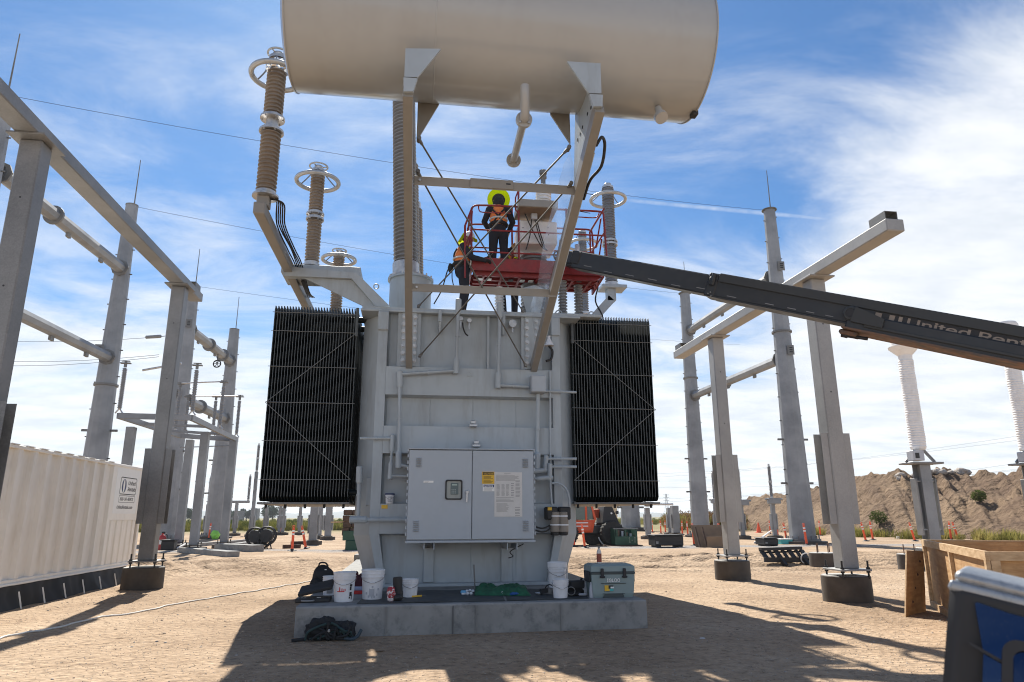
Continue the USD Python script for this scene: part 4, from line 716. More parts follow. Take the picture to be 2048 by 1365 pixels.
a, b = aty(1038, 413, 12.3), aty(1116, 402, 12.3); part(tb, 'cap_box', cbox(a[0], b[0], 12.3, 12.98, a[2]+.012, b[2], .008), ARM); part(tb, 'box_underside', cbox(a[0]+.015, b[0]-.015, 12.32, 12.96, a[2], a[2]+.0115, .003), CARD); part(tb, 'cap_neck', cyl((2.36, 13.0, a[2]-.2), (2.36, 13.0, a[2]+.05), .16, n=16), ALU)
q = aty(1068, 428, 12.6); part(tb, 'switch_box', cbox(q[0]-.06, q[0]+.06, q[1]-.05, q[1]+.05, a[2]-.13, a[2]-.003, .01), CLEARP)
q = aty(1087, 404, 12.7); part(tb, 'insulator', lathe(sheds(-.02, .34, .13, .075, 1.25), q, n=20), WHITEP, 30); part(tb, 'terminal', lathe([(.05, .36), (.05, .5), (.075, .52), (.075, .57), (.05, .6), (.08, .62), (.08, .69), (.03, .72)], q, n=12), DULLSTEEL, 30)
for pts in (((1050, 428), (1062, 455), (1082, 492), (1095, 502)), ((1068, 432), (1075, 460), (1085, 490), (1094, 500)), ((1071, 432), (1080, 465), (1090, 496)), ((1064, 430), (1060, 470), (1052, 500))): part(tb, 'control_cable', tube(smoothline([aty(x, y, 12.6) for x, y in pts], 5), .012), BLACK, True)
sb_ = P('standing_porcelain', lathe([(.12, 0), (.12, .05), (.08, .05), (.08, .1)], (1.6, 12.9, 5.12), n=16), ALU, 35); part(sb_, 'insulator', lathe(sheds(.1, .75, .07, .062, 1.4), (1.6, 12.9, 5.12), n=18), WHITEP, 30)
cone = aty(1076, 622, 12.5); P('bracket_cone', lathe([(.09, 0), (.24, .62), (.24, .66)], (2.2, 12.5, 5.06), n=4), PAINT)

# ================================================================== the boom lift: telescopic boom and red basket
BA, BB = atd(1160, 523, 13.2), atd(2048, 692, 8.8); bd = (BB-BA); BL = np.linalg.norm(bd); bd = bd/BL
bs = np.cross([0, 0, 1.], bd); bs /= np.linalg.norm(bs); bs *= -np.sign(bs@(BA-CAM)); bu = np.cross(bd, bs) if np.cross(bd, bs)[2] > 0 else np.cross(bs, bd)
lift = thing('boom_lift', 'telescopic boom lift with dark grey boom and red work basket', 'boom lift', (11.2, 4.0, 0))
def bp(t, side=0., up=0.): return BA+bd*(t*BL)+bs*side+bu*up
def bsec(t0, t1, h, w, side=0., up=0., c=.02):
    L = (t1-t0)*BL; v, f = cbox(0, L, -w/2, w/2, -h/2, h/2, c); o = bp(t0, side, up); return fix((o+v[:, :1]*bd+v[:, 1:2]*bs+v[:, 2:]*bu, f))
def lp(name, g, m, smooth=False, t=lift): return part(t, name, g, m, smooth)
s1 = lp('boom_section', bsec(-.012, .40, .335, .27), BOOM)
for t in np.linspace(.03, .36, 6): lp('wear_mark', bsec(t, t+.025, .012, .003, .1365, -.11+.02*math.sin(t*40), .001), STEEL, t=s1)
s2 = lp('boom_section', bsec(.385, 1.5, .375, .31), BOOM)
lp('boom_collar', bsec(.383, .41, .395, .33), BOOM, t=s2); lp('boom_cover', bsec(.41, 1.5, .135, .03, .17, .132, .006), BOOM2, t=s2); lp('boom_cover', bsec(.41, 1.5, .02, .34, 0, .199, .004), BOOM2, t=s2)
lp('lower_flange', bsec(.40, 1.5, .026, .33, 0, -.189, .004), BOOM, t=s2)
for t in (.44, .53, .58, .62, .66): lp('wear_mark', bsec(t, t+.03*(1.2-t), .012, .003, .1565, -.135, .001), STEEL, t=s2)
for dx, dz in ((.40, -.13), (.404, -.19), (.395, -.16)): q = bp(dx, .166, dz); lp('collar_bolt', cyl(q, q+bs*.012, .012, n=6), STEEL, t=s2)
q = bp(.397, .18, .10); lp('collar_roller', cat(cyl(q-bu*.05, q+bu*.08, .035, n=10), bsec(.388, .403, .15, .05, .18, .05)), BOOM, t=s2)
s3 = lp('boom_section', bsec(.705, 1.5, .24, .42, .02, -.155), BOOM)
lp('lower_flange', bsec(.70, 1.5, .03, .46, .02, -.268, .006), RUST, t=s3); lp('side_rib', bsec(.74, 1.5, .04, .025, .2435, -.19, .006), BOOM2, t=s3)
q = bp(.71, .23, -.05); lug = lp('pin_lug', cat(torus(q, bs, .075, .035, 24, 8), fix(hull([q+bu*.10+bd*.05, q-bu*.12+bd*.03, q+bu*.0+bd*.45, q-bu*.13+bd*.45]+[p+bs*.05 for p in (q+bu*.10+bd*.05, q-bu*.12+bd*.03, q+bu*.0+bd*.45, q-bu*.13+bd*.45)]))), BOOM2, 35, s3); lp('pin', cyl(q-bs*.05, q+bs*.04, .06, n=18), INK, 35, s3)
lp('chain_guard', bsec(.695, .73, .07, .26, .05, -.32), RUST, t=s3); lp('hydraulic_stub', cat(cyl(bp(.71, .1, -.36), bp(.75, .1, -.34), .025), cyl(bp(.70, .1, -.36), bp(.712, .1, -.36), .035)), INK, 35, s3)
lp('text_backing', bsec(.75, 1.2, .15, .003, .157, -.02, .001), INK, t=s2)
o = bp(.808, .159, -.055); text(s2, 'United Rentals', .098, o, bd, bu, LETTER, bold=True, width=1.72, slant=.0)
for t0, t1 in ((.752, .764), (.778, .788), (.795, .802)): lp('lettering', bsec(t0, t1, .09, .003, .1605, -.0, .0005), LETTER, t=s2)
o = bp(1.045, .16, -.02); lp('logo_ring', torus(o, bs, .09, .025, 28, 6), LETTER, t=s2)
hd = lp('boom_head', bsec(-.045, .02, .30, .24, 0, .0), BOOM); lp('head_plate', bsec(-.02, .012, .26, .30, 0, .03), INK, t=hd); lp('hose_bundle', cat(*[tube(smoothline([bp(-.04, .1, .12+.03*k), bp(-.07, .2, .04), bp(-.06, .12+.03*k, -.1), bp(-.02, .18, -.1)], 4), .014) for k in range(3)]), BLACK, True, hd)
# what stands outside the picture: turntable and wheels
lp('turntable', cbox(9.6, 11.6, 3.0, 4.6, .95, 1.9, .08), BOOM); lp('chassis', cbox(9.3, 12.9, 2.6, 5.2, .55, .92, .05), BOOM2); lp('boom_pivot', bar(bp(1.45, 0, -.2), (10.6, 3.9, 1.6), .5, .45), BOOM)
for x in (9.6, 12.5):
    for y in (2.5, 5.3): w = lp('wheel', lathe([(.3, -.18), (.5, -.18), (.55, -.1), (.55, .1), (.5, .18), (.3, .18)], (x, y, .55), (0, 1, 0), 28), TYRE, 30); lp('rim', cyl((x, y-.15, .55), (x, y+.15, .55), .3, n=20), BOOM2, t=w)
# basket
bx0, bx1, by0, by1, bz = 1.0, 3.64, 12.5, 13.42, 6.10
bk = lp('basket', cat(cbox(bx0+.06, bx1-.06, by0+.02, by1, bz-.02, bz+.012, .008)), RED)
lp('toe_board', fix(hull([(bx0+.02, by0, bz+.22), (bx1-.03, by0, bz+.22), (bx0-.02, by0+.02, bz+.12), (bx1, by0+.02, bz+.12), (bx0+.04, by0, bz-.04), (bx1-.05, by0, bz-.04), (bx0+.02, by0+.035, bz+.22), (bx1-.03, by0+.035, bz+.22), (bx0+.04, by0+.035, bz-.04), (bx1-.05, by0+.035, bz-.04)])), RED, t=bk)
lp('toe_board', cbox(bx0, bx1, by1-.02, by1+.02, bz-.02, bz+.18), RED, t=bk)
for x in (bx0-.01, bx1-.03): lp('toe_board', fix(hull([(x, by0+.03, bz+.2), (x, by1, bz+.2), (x, by0+.03, bz-.06), (x, by1, bz-.14), (x+.035, by0+.03, bz+.2), (x+.035, by1, bz+.2), (x+.035, by0+.03, bz-.06), (x+.035, by1, bz-.14)])), RED, t=bk)
for y in (by0+.12, by0+.36, by0+.6, by0+.84): lp('floor_beam', fix(hull([(bx0+.03, y-.03, bz-.025), (bx1-.03, y-.03, bz-.025), (bx0+.08, y-.03, bz-.12), (bx1-.16, y-.03, bz-.12), (bx0+.03, y+.03, bz-.025), (bx1-.03, y+.03, bz-.025), (bx0+.08, y+.03, bz-.12), (bx1-.16, y+.03, bz-.12)])), RED, t=bk)
for x in np.linspace(bx0+.25, bx1-.25, 7): lp('floor_beam', cbox(x-.025, x+.025, by0+.1, by1-.05, bz-.135, bz-.121, .004), RED, t=bk)
for x in (1.15, 1.32, 1.75, 1.98, 2.15): lp('underside_plate', cbox(x, x+.1, by0+.17, by0+.3, bz-.15, bz-.137), REFL if x != 1.75 else INK, t=bk)
def rl(pts, r=.02, nm='rail'): return lp(nm, tube(pts, r, 10), RED, True, bk)
def fp(x, y, Y=by0): return aty(x, y, Y)
for Y, s in ((by0, 0), (by1, 1)):
    D = np.array([0, Y-by0, 0])
    def g(x, y): return fp(x, y)+D
    c0, c1 = g(943, 412), g(1207, 425)
    rl(smoothline([g(943, 514), g(943, 470), g(943, 432), g(944, 417), g(951, 411.5), g(965, 411), g(985, 411.5)], 3)); rl([g(985, 411.5), g(1037, 414)])
    rl([g(1038, 414), g(1090, 418), g(1195, 423)]); rl(smoothline([g(1195, 423), g(1203, 425), g(1207, 431), g(1210, 470), g(1214, 520)], 3))
    for y0, y1 in ((459, 472), (503, 515)): rl([g(944, y0), g(1211, y1)], .017)
    rl([g(1037, 372), g(1037, 418), g(1038, 519)]); rl([g(1132, 418), g(1136, 522)]) if not s else None
    if not s:
        rl([g(1038, 378), g(1031, 396), g(1031, 420), g(1038, 428)], .014); rl(smoothline([g(957, 412), g(958, 420), g(965, 425), g(1000, 426), g(1022, 427)], 3), .012); rl(smoothline([g(1199, 424), g(1195, 433), g(1186, 436), g(1150, 434)], 3), .012)
for x, xs in ((bx0+.01, -1), (bx1-.02, 1)):
    a_, b_ = fp(943 if xs < 0 else 1208, 418), np.array([x, by1, bz+1.28])
    rl([a_, b_]); rl([fp(943 if xs < 0 else 1211, 462), [x, by1, bz+.78]], .017); rl([[x, by1, bz+.1], b_]); rl([[x, by0+.03, bz+.75], [x, by0+.5, bz+.18]], .016); rl([[x, by0+.03, bz+1.2], [x, by0+.48, bz+.74]], .016)
rl([fp(930, 452, by0-.12), fp(930, 556, by0-.12)]); rl([fp(930, 452, by0-.12), fp(944, 416)]); rl([fp(930, 495, by0-.12), fp(944, 462)], .016); rl([fp(930, 512, by0-.12), fp(944, 470)], .016)

# ================================================================== people
def union_smooth(segs, refine=.035, it=6):
    ms = []
    for p, r, q, r2 in segs:
        a = m3.Manifold.sphere(r, 16).translate(tuple(map(float, p))); b = m3.Manifold.sphere(r2, 16).translate(tuple(map(float, q))); ms.append(m3.Manifold.batch_hull([a, b]))
    m = m3.Manifold.batch_boolean(ms, m3.OpType.Add).refine_to_length(refine).to_mesh(); t = trimesh.Trimesh(m.vert_properties[:, :3], m.tri_verts); trimesh.smoothing.filter_taubin(t, iterations=it); return np.array(t.vertices), np.array(t.faces)
def hand_segs(w, d, side, curl=.5):
    w, d = np.asarray(w, float), np.asarray(d, float)/np.linalg.norm(d); s = np.asarray(side, float); s = s-d*(s@d); s /= np.linalg.norm(s); n = np.cross(d, s); S = [(w, .024, w+d*.05, .03), (w+d*.04-s*.02, .017, w+d*.085-s*.032, .014), (w+d*.04+s*.02, .017, w+d*.085+s*.03, .014), (w+d*.085-s*.032, .014, w+d*.085+s*.03, .014)]
    for k, (o, L) in enumerate(((-.032, .055), (-.011, .068), (.010, .063), (.030, .048))):
        a = w+d*.088+s*o; b = a+(d*math.cos(curl*.6)+n*math.sin(curl*.6))*L*.55; c = b+(d*math.cos(curl*1.7)+n*math.sin(curl*1.7))*L*.5; S += [(a, .0105, b, .0095), (b, .0095, c, .008)]
    a = w+d*.03-s*.03; b = a+(d*.5-s*.75+n*.3)*.045; S += [(a, .014, b, .011), (b, .011, b+(d*.8-s*.1+n*.4)*.035, .009)]; return S
def person(label, base, yaw, J, hat, group=None, glove=GLOVE, vest=True, trim=True):
    """J: joints in the person's own frame, facing -y, x to the viewer's right when facing the viewer."""
    base = np.asarray(base, float); t = thing('person', label, 'person', base, group); c, s = math.cos(yaw), math.sin(yaw); Rm = np.array([[c, -s, 0], [s, c, 0], [0, 0, 1]])
    W = {k: base+Rm@np.asarray(v, float) for k, v in J.items()}; v = lambda *a: Rm@np.array(a, float); hd = W['head']; up = hd-W['neck']; up /= np.linalg.norm(up)
    fw = v(*J.get('look', (0, -1, 0))); fw = fw-up*(fw@up); fw /= np.linalg.norm(fw); sd = np.cross(up, fw)
    B = [(W['pelvis'], .115, W['chest'], .125), (W['chest'], .12, W['neck'], .055), (W['neck'], .055, hd-up*.05, .058), (hd-up*.055+fw*.02, .062, hd+up*.035-fw*.01, .092), (hd-up*.09+fw*.055, .03, hd-up*.04+fw*.04, .05), (hd-up*.02+fw*.10, .014, hd+up*.02+fw*.088, .010)]
    for e in ('l', 'r'):
        B += [(W['chest']+up*.08, .07, W['sh'+e], .055), (W['sh'+e], .053, W['el'+e], .042), (W['el'+e], .041, W['wr'+e], .027), (W['hip'+e], .085, W['kn'+e], .056), (W['kn'+e], .054, W['an'+e], .04), (W['an'+e], .042, W['an'+e]+v(0, -.12, -.03), .03)]
        d = W['wr'+e]-W['el'+e]; B += hand_segs(W['wr'+e], d, v(1 if e == 'l' else -1, 0, .2))
    for e in (-1, 1): B += [(hd+sd*e*.092-up*.01, .018, hd+sd*e*.092+up*.025-fw*.01, .016)]
    part(t, 'body', union_smooth(B, .03, 4), SKIN, True)
    part(t, 'eyes', cat(*[sph(hd+fw*.088+sd*e*.034+up*.022, .011, 1) for e in (-1, 1)]), INK); part(t, 'mouth', cyl(hd+fw*.082-up*.055-sd*.022, hd+fw*.082-up*.055+sd*.022, .006, n=6), M('lips', (.25, .10, .08), .5)); part(t, 'hair', cat(move(sph((0, 0, 0), 1, 2, (.096, .096, .07)), hd-fw*.035+up*.03)), INK, True)
    pel = W['pelvis']; tr_ = [(pel+v(0, 0, .08), .15, pel-v(0, 0, .02), .145)]; ja = [(W['pelvis']+v(0, 0, .06), .148, W['chest'], .16), (W['chest'], .155, W['neck']-up*.05, .085)]; bo = []
    for e in ('l', 'r'):
        tr_ += [(W['hip'+e], .105, W['kn'+e], .08), (W['kn'+e], .078, W['an'+e]+v(0, 0, .03), .066)]; ja += [(W['chest']+up*.09, .09, W['sh'+e], .078), (W['sh'+e], .076, W['el'+e], .06), (W['el'+e], .058, W['wr'+e], .044)]
        bo += [(W['an'+e]+v(0, 0, .05), .062, W['an'+e]-v(0, 0, .03), .056), (W['an'+e]-v(0, 0, .035), .052, W['an'+e]+v(0, -.15, -.04), .042)]
    part(t, 'trousers', union_smooth(tr_), NAVY, True); part(t, 'shirt', union_smooth(ja), NAVY, True); part(t, 'boots', union_smooth(bo, .03, 3), TIMBER, True)
    if vest:
        vs = [(W['pelvis']+v(0, 0, .16), .163, W['chest'], .176), (W['chest'], .170, W['neck']-up*.09, .115)]
        g = union_smooth(vs, .03, 4); ve = part(t, 'vest', g, VEST, True); cc = W['chest']; f2 = v(0, -1, 0)
        def strip(nm, pts, r, m): part(ve, nm, tube(smoothline(pts, 4), r, 6), m, True)
        for e in (-1, 1):
            strip('trim_strip', [cc+v(e*.045, -.165, -.26), cc+v(e*.05, -.178, -.1), cc+v(e*.07, -.165, .08), cc+v(e*.1, -.06, .2)], .017, HIVIS); strip('reflective_strip', [cc+v(e*.105, -.135, -.26), cc+v(e*.11, -.15, -.1), cc+v(e*.12, -.125, .08), cc+v(e*.12, -.03, .19)], .016, REFL)
            strip('harness_strap', [cc+v(e*.13, -.125, .12), cc+v(e*.06, -.19, -.02), cc+v(-e*.09, -.165, -.16)], .018, DARK); strip('harness_strap', [cc+v(e*.13, .12, .12), cc+v(e*.05, .185, 0), cc+v(-e*.1, .15, -.18)], .018, DARK)
        ring_ = [W['pelvis']+v(.172*math.cos(a), .172*math.sin(a), .13) for a in np.linspace(0, 6.28, 17)]; part(ve, 'waist_belt', tube(ring_, .035, 6), DARK, True); ring_ = [W['pelvis']+v(.176*math.cos(a), .176*math.sin(a), .24) for a in np.linspace(0, 6.28, 17)]; part(ve, 'reflective_strip', tube(ring_, .02, 6), REFL, True)
    gl = []
    for e in ('l', 'r'): gl += [tuple([p, r+.007, q, r2+.006]) for p, r, q, r2 in hand_segs(W['wr'+e], W['wr'+e]-W['el'+e], v(1 if e == 'l' else -1, 0, .2))]
    part(t, 'gloves', union_smooth(gl, .02, 2), glove, True)
    def disc(c_, nrm, r0, r1, th, m, nm, cup=0.): return part(t, nm, lathe([(r0, 0), (r1*.7, -cup*.3), (r1, -cup), (r1, -cup-th), (r0, -th)], c_, nrm, 32), m, 40)
    if hat == 'halo':
        n = up*.74+fw*.67; part(t, 'hard_hat', lathe([(.118, 0), (.116, .05), (.095, .10), (.05, .135), (.001, .145)], hd+up*.05, n, 24), HIVIS, 50); disc(hd+up*.07, n, .105, .235, .008, SHADE, 'sun_shield', .02)
        part(t, 'hat_cradle', lathe([(.135, -.012), (.125, .0), (.09, .01), (.001, .012)], hd+up*.055, n, 24), INK, 50); part(t, 'balaclava', cat(lump(hd-up*.05-fw*.015, 1, (.112, .112, .135), .08, 2, 3, 3)), DARK, True)
    elif hat == 'drape':
        part(t, 'hard_hat', lathe([(.128, 0), (.122, .045), (.10, .10), (.055, .14), (.001, .15)], hd+up*.04, up, 24), WHITEP, 50); g = []
        for a0 in np.linspace(-1.15, 1.15, 8):
            d0 = -fw*math.cos(a0)+sd*math.sin(a0); g += [hd+d0*.135+up*.09, hd+d0*.165-up*.14]
        V = np.array(g); k = np.arange(0, 14, 2); part(t, 'neck_drape', (V, np.vstack([np.c_[k, k+1, k+2], np.c_[k+1, k+3, k+2]])), SHADE, True); part(t, 'hat_brim', fix(hull([hd+up*.05+sd*a+fw*b for a, b in ((-.11, .06), (.11, .06), (-.07, .19), (.07, .19))]+[hd+up*.065+sd*a+fw*b for a, b in ((-.11, .06), (.11, .06), (-.07, .185), (.07, .185))])), SHADE)
    return t, W, v
SHADE = usdkit.material(stage, '/World/Looks/hivis_shade', {'d': ('diffuse_bsdf', {'color': (.42, .50, .015)}), 't': ('translucent_bsdf', {'color': (.52, .60, .02)}), 'm': ('mix_closure', {'fac': .5})}, [('d.BSDF', 'm.closure1'), ('t.BSDF', 'm.closure2')], surface='m.closure')
base_j = dict(pelvis=(0, 0, .95), chest=(0, -.01, 1.27), neck=(0, -.01, 1.50), head=(0, -.03, 1.63), shl=(.185, 0, 1.43), shr=(-.185, 0, 1.43), hipl=(.095, 0, .90), hipr=(-.095, 0, .90), knl=(.11, -.03, .49), knr=(-.11, -.03, .49), anl=(.12, .02, .10), anr=(-.12, .02, .10))
person('worker in the red basket with round yellow sun shield, seen from behind', (1.58, 12.93, 6.12), math.pi-.15, dict(base_j, ell=(.29, -.02, 1.17), wrl=(.22, -.25, 1.10), elr=(-.29, -.02, 1.15), wrr=(-.20, -.25, 1.05), head=(.0, -.05, 1.62), look=(.1, -1, -.4)), 'halo')
t2, W2, v2 = person('worker standing on the transformer top left of the basket, reaching right', (.86, 12.62, 5.13), math.pi/2-.15, dict(base_j, pelvis=(0, .02, .93), chest=(0, .0, 1.23), neck=(0, -.02, 1.45), head=(0, -.07, 1.575), shl=(.17, .0, 1.38), shr=(-.17, .0, 1.38), ell=(.23, -.2, 1.18), wrl=(.14, -.44, 1.24), elr=(-.21, -.17, 1.14), wrr=(-.12, -.40, 1.12), look=(0, -1, -.2)), 'drape', glove=DARK)
b0 = W2['pelvis']+v2(0, .17, .12); part(t2, 'lanyard', tube(smoothline([b0, b0+[-.06, 0, -.05], b0+[-.12, 0, -.12], b0+[-.22, .02, -.5], b0+[-.36, .05, -.78]], 5), .012), BLACK, True); part(t2, 'lanyard_pack', lump(b0+[-.06, 0, -.05], 1, (.05, .05, .1), .2, 2, 2, 3), DARK, True); part(t2, 'lanyard', tube(smoothline([b0+[-.03, 0, -.1], b0+[-.02, 0, -.3], b0+[.04, 0, -.5], b0+[.12, 0, -.55]], 5), .01), BLACK, True)
person('worker mostly hidden behind the basket, only tan gloves and legs in view', (1.92, 13.78, 5.46), .2, dict(base_j, chest=(0, -.08, 1.18), neck=(0, -.13, 1.36), head=(.08, -.20, 1.44), shl=(.185, -.04, 1.32), shr=(-.185, -.04, 1.32), ell=(.24, -.2, 1.2), wrl=(.1, -.34, 1.40), elr=(-.27, -.18, 1.2), wrr=(-.08, -.36, 1.44), knr=(-.2, -.1, .5), anr=(-.16, -.1, .1)), 'drape')

P('cover_hatch', cat(cbox(1.55, 2.3, 13.5, 14.1, 5.10, 5.44, .02), cbox(1.5, 2.35, 13.45, 14.15, 5.40, 5.445, .01)))

# ================================================================== things on and before the pad
def on_pad(x, y): return atz(x, y, PT)
def bucket(base, h, r0, r1, label, marks=None, lid=False, mat=None, group=None):
    t = thing('bucket', label, 'bucket', base, group); m = mat or WHITEP; a = r1-r0
    part(t, 'pail', lathe([(r0*.96, 0), (r0, .006), (r0+a*.72, h*.72), (r0+a*.78, h*.74), (r1*1.03, h*.745), (r1*1.03, h*.77), (r1*.99, h*.775), (r1*.99, h*.85), (r1*1.035, h*.855), (r1*1.035, h*.88), (r1, h*.885), (r1, h*.96), (r1*1.045, h*.965), (r1*1.045, h), (r1*.97, h), (r0*.93, .012), (.001, .012)], base, n=36, closed=False), m, 30)
    b = np.asarray(base, float); hd_ = [b+[r1*1.05*math.cos(a), -r1*1.05*math.sin(a)*.98, h*.83-.62*r1*math.sin(a)] for a in np.linspace(0, math.pi, 15)]; part(t, 'handle', tube(hd_, .0028, 6), DULLSTEEL, True); part(t, 'grip', tube(hd_[6:9], .009, 8), WHITEP, True)
    if lid: part(t, 'lid', lathe([(r1*1.06, -.014), (r1*1.06, .008), (r1*.9, .012), (.001, .012)], b+[0, 0, h], n=36, closed=False), lid, 30)
    def mark(x, z, w, hh, mt_, nm='print'):
        g = []
        for a0, a1 in zip(np.linspace(x-w/2, x+w/2, 6)[:-1], np.linspace(x-w/2, x+w/2, 6)[1:]):
            for aa in ((a0, a1),):
                P4 = []
                for z_ in (z-hh/2, z+hh/2):
                    rr = (r0+a*z_/h*1.0)+.0025
                    for q in aa: P4.append(b+[rr*math.sin(q), -rr*math.cos(q), z_])
                g.append((np.array(P4), np.array([[0, 1, 2], [1, 3, 2]])))
        part(t, nm, cat(*g), mt_)
    for mk in marks or (): mark(*mk)
    return t
BG = 'white plastic buckets on the pad'
bucket(on_pad(687, 1203), .375, .125, .147, 'tall white bucket with red and black print at the left of the pad', [(-.25, .135, .75, .012, INKRED), (-.35, .165, .10, .05, INKRED), (-.12, .158, .09, .035, INKRED), (.07, .155, .08, .03, INKRED), (.2, .155, .05, .03, INKRED), (.78, .21, .28, .03, INK), (.75, .17, .2, .045, INK), (.8, .10, .3, .05, INK), (.68, .055, .14, .025, INK), (.95, .06, .12, .06, INK)])
bucket(on_pad(744, 1199), .39, .130, .156, 'tall white bucket with grey bubbles print, second from left', [(0, .155, .35, .012, DECALW)]+[(x, z, .16, .03, CLEARP) for x, z in ((-.3, .05), (0, .04), (.25, .045), (.5, .07), (-.05, .10), (.05, .17), (.62, .14), (-.55, .09))]+[(-.02, .10, .5, .10, CLEARP)])
bucket(on_pad(658, 1190), .26, .085, .10, 'small white tub with a grey panel behind the leftmost tall bucket', [(.2, .07, 1.0, .09, INKGREY)])
bucket(on_pad(820, 1195), .245, .095, .112, 'short plain white bucket on the left half of the black mat')
t = bucket(on_pad(1115, 1183), .385, .120, .140, 'tall stacked white buckets by the right corner post'); b = on_pad(1115, 1183); part(t, 'inner_pail', lathe([(.139, .30), (.143, .345), (.149, .35), (.149, .42), (.14, .42), (.12, .36)], b, n=36, closed=False), WHITEP, 30)
bucket(on_pad(1121, 1197), .25, .095, .113, 'short plain white bucket in front of the tall stacked buckets')
q = aty(779, 1007.5, 11.86); q[2] = 1.667; bucket(q, .155, .062, .076, 'small white pail with dark blue lid on the transformer ledge', [(.1, .10, .9, .03, CLEARP), (-.1, .055, .8, .05, CLEARP), (.1, .03, .9, .008, INKGREY)], lid=INKBLUE)
# cooler
c = on_pad(1228, 1196); ck = thing('cooler', 'grey green hard cooler with dark band on the right end of the pad', 'cooler', c); x0, x1, y0, y1 = c[0]-.31, c[0]+.31, c[1], c[1]+.42
part(ck, 'cooler_body', fix(hull([(x0+.03, y0+.03, PT), (x1-.03, y0+.03, PT), (x0+.03, y1-.03, PT), (x1-.03, y1-.03, PT), (x0, y0, PT+.31), (x1, y0, PT+.31), (x0, y1, PT+.31), (x1, y1, PT+.31), (x0+.02, y0+.012, PT+.05), (x1-.02, y0+.012, PT+.05)])), COOL)
part(ck, 'cooler_band', cbox(x0-.008, x1+.008, y0-.008, y1+.008, PT+.305, PT+.345, .01), COOLD)
part(ck, 'cooler_lid', fix(hull([(x0-.005, y0-.005, PT+.346), (x1+.005, y0-.005, PT+.346), (x0-.005, y1, PT+.346), (x1+.005, y1, PT+.346), (x0-.002, y0, PT+.415), (x1+.002, y0, PT+.415), (x0, y1, PT+.415), (x1, y1, PT+.415), (x0+.05, y0+.04, PT+.445), (x1-.05, y0+.04, PT+.445), (x0+.05, y1-.04, PT+.445), (x1-.05, y1-.04, PT+.445)])), COOL)
for xx in (x0+.15, x1-.15): part(ck, 'latch', cat(cbox(xx-.022, xx+.022, y0-.03, y0-.005, PT+.27, PT+.39, .008), cbox(xx-.036, xx+.036, y0-.034, y0-.002, PT+.262, PT+.29, .008)), INK)
for xx in (x0-.02, x1+.004): part(ck, 'side_handle', cbox(xx, xx+.016, y0+.06, y1-.06, PT+.20, PT+.34, .006), INK)
part(ck, 'front_ridge', cat(cbox(x0+.13, x1-.13, y0-.012, y0+.006, PT+.185, PT+.192, .003), cbox(x0+.15, x1-.15, y0+.0, y0+.02, PT+.05, PT+.056, .003)), COOLD); part(ck, 'base_recess', fix(hull([(x0+.16, y0+.008, PT+.002), (x1-.16, y0+.008, PT+.002), (x0+.18, y0+.008, PT+.05), (x1-.18, y0+.008, PT+.05), (x0+.16, y0+.03, PT+.002), (x1-.16, y0+.03, PT+.05)])), COOLD)
text(ck, 'IGLOO', .044, (x0+.215, y0-.005, PT+.208), EX, EZ, DECALW, bold=True, width=.19)
for (dx, dz, w, h, m) in ((.20, .10, .07, .075, YELLOW), (.255, .128, .07, .045, INK), (.27, .10, .055, .03, TEAL), (.285, .135, .05, .02, DECALW), (.19, .098, .14, .003, INK)): part(ck, 'sticker', box(x0+dx-.02, x0+dx+w-.02, y0-.0055-.0004*dx*10, y0-.001, PT+dz-.01, PT+dz+h-.01), m)
bq = np.array([c[0]-.15, c[1]+.16, PT+.446]); bt = thing('bottle', 'clear drink bottle with brown label standing on the cooler lid', 'bottle', bq)
part(bt, 'bottle_body', lathe([(.030, 0), (.034, .01), (.034, .14), (.03, .165), (.02, .19), (.013, .2), (.013, .21)], bq, n=20), M('clear_bottle', (.55, .52, .48), .15), 30); part(bt, 'bottle_label', lathe([(.0352, .02), (.0352, .135)], bq, n=20, closed=False), M('tea_label', (.24, .05, .03), .4, var=.35, scale=40)); part(bt, 'cap', cyl(bq+[0, 0, .205], bq+[0, 0, .226], .016, n=14), DULLSTEEL)
q = on_pad(1183, 1196); bt2 = thing('bottle', 'clear water bottle squeezed against the left side of the cooler', 'bottle', q); part(bt2, 'bottle_body', lathe([(.026, 0), (.03, .01), (.03, .12), (.02, .16), (.011, .18), (.011, .19)], q, n=16), CLEARP, 30); part(bt2, 'cap', cyl(q+[0, 0, .19], q+[0, 0, .205], .013, n=12), WHITEP)
# rubber mats, tarp
def sheet(name, corners, mat, lab, cat_, z=PT, n=(26, 9), amp=.008, seed=1, th=.006, smooth=True):
    a, b, c_, d = [np.asarray(p, float) for p in corners]; V = []
    for i in np.linspace(0, 1, n[0]):
        for j in np.linspace(0, 1, n[1]): p = (a*(1-i)+b*i)*(1-j)+(d*(1-i)+c_*i)*j; V.append([p[0], p[1], z+th])
    V = np.array(V); V[:, 2] += amp*np.clip(meshkit.fbm(np.c_[V[:, :2]*3.1, V[:, 2]*0+seed], 3, seed)-.3, 0, 1)*2; k = (np.arange(n[0]-1)[:, None]*n[1]+np.arange(n[1]-1)).ravel()
    top = np.vstack([np.c_[k, k+n[1], k+1], np.c_[k+1, k+n[1], k+n[1]+1]]); bot = V-[0, 0, th]; g = cat((V, top), (bot, top[:, ::-1])); e = [i*n[1] for i in range(n[0])]+[(n[0]-1)*n[1]+j for j in range(1, n[1])]+[i*n[1]+n[1]-1 for i in range(n[0]-2, -1, -1)]+[j for j in range(n[1]-2, 0, -1)]; m_ = len(V); E_ = []
    for p, q_ in zip(e, e[1:]+e[:1]): E_ += [(p, p+m_, q_), (q_, p+m_, q_+m_)]
    return solo(name, fix((g[0], np.vstack([g[1], E_]))), mat, lab, cat_, smooth=30)
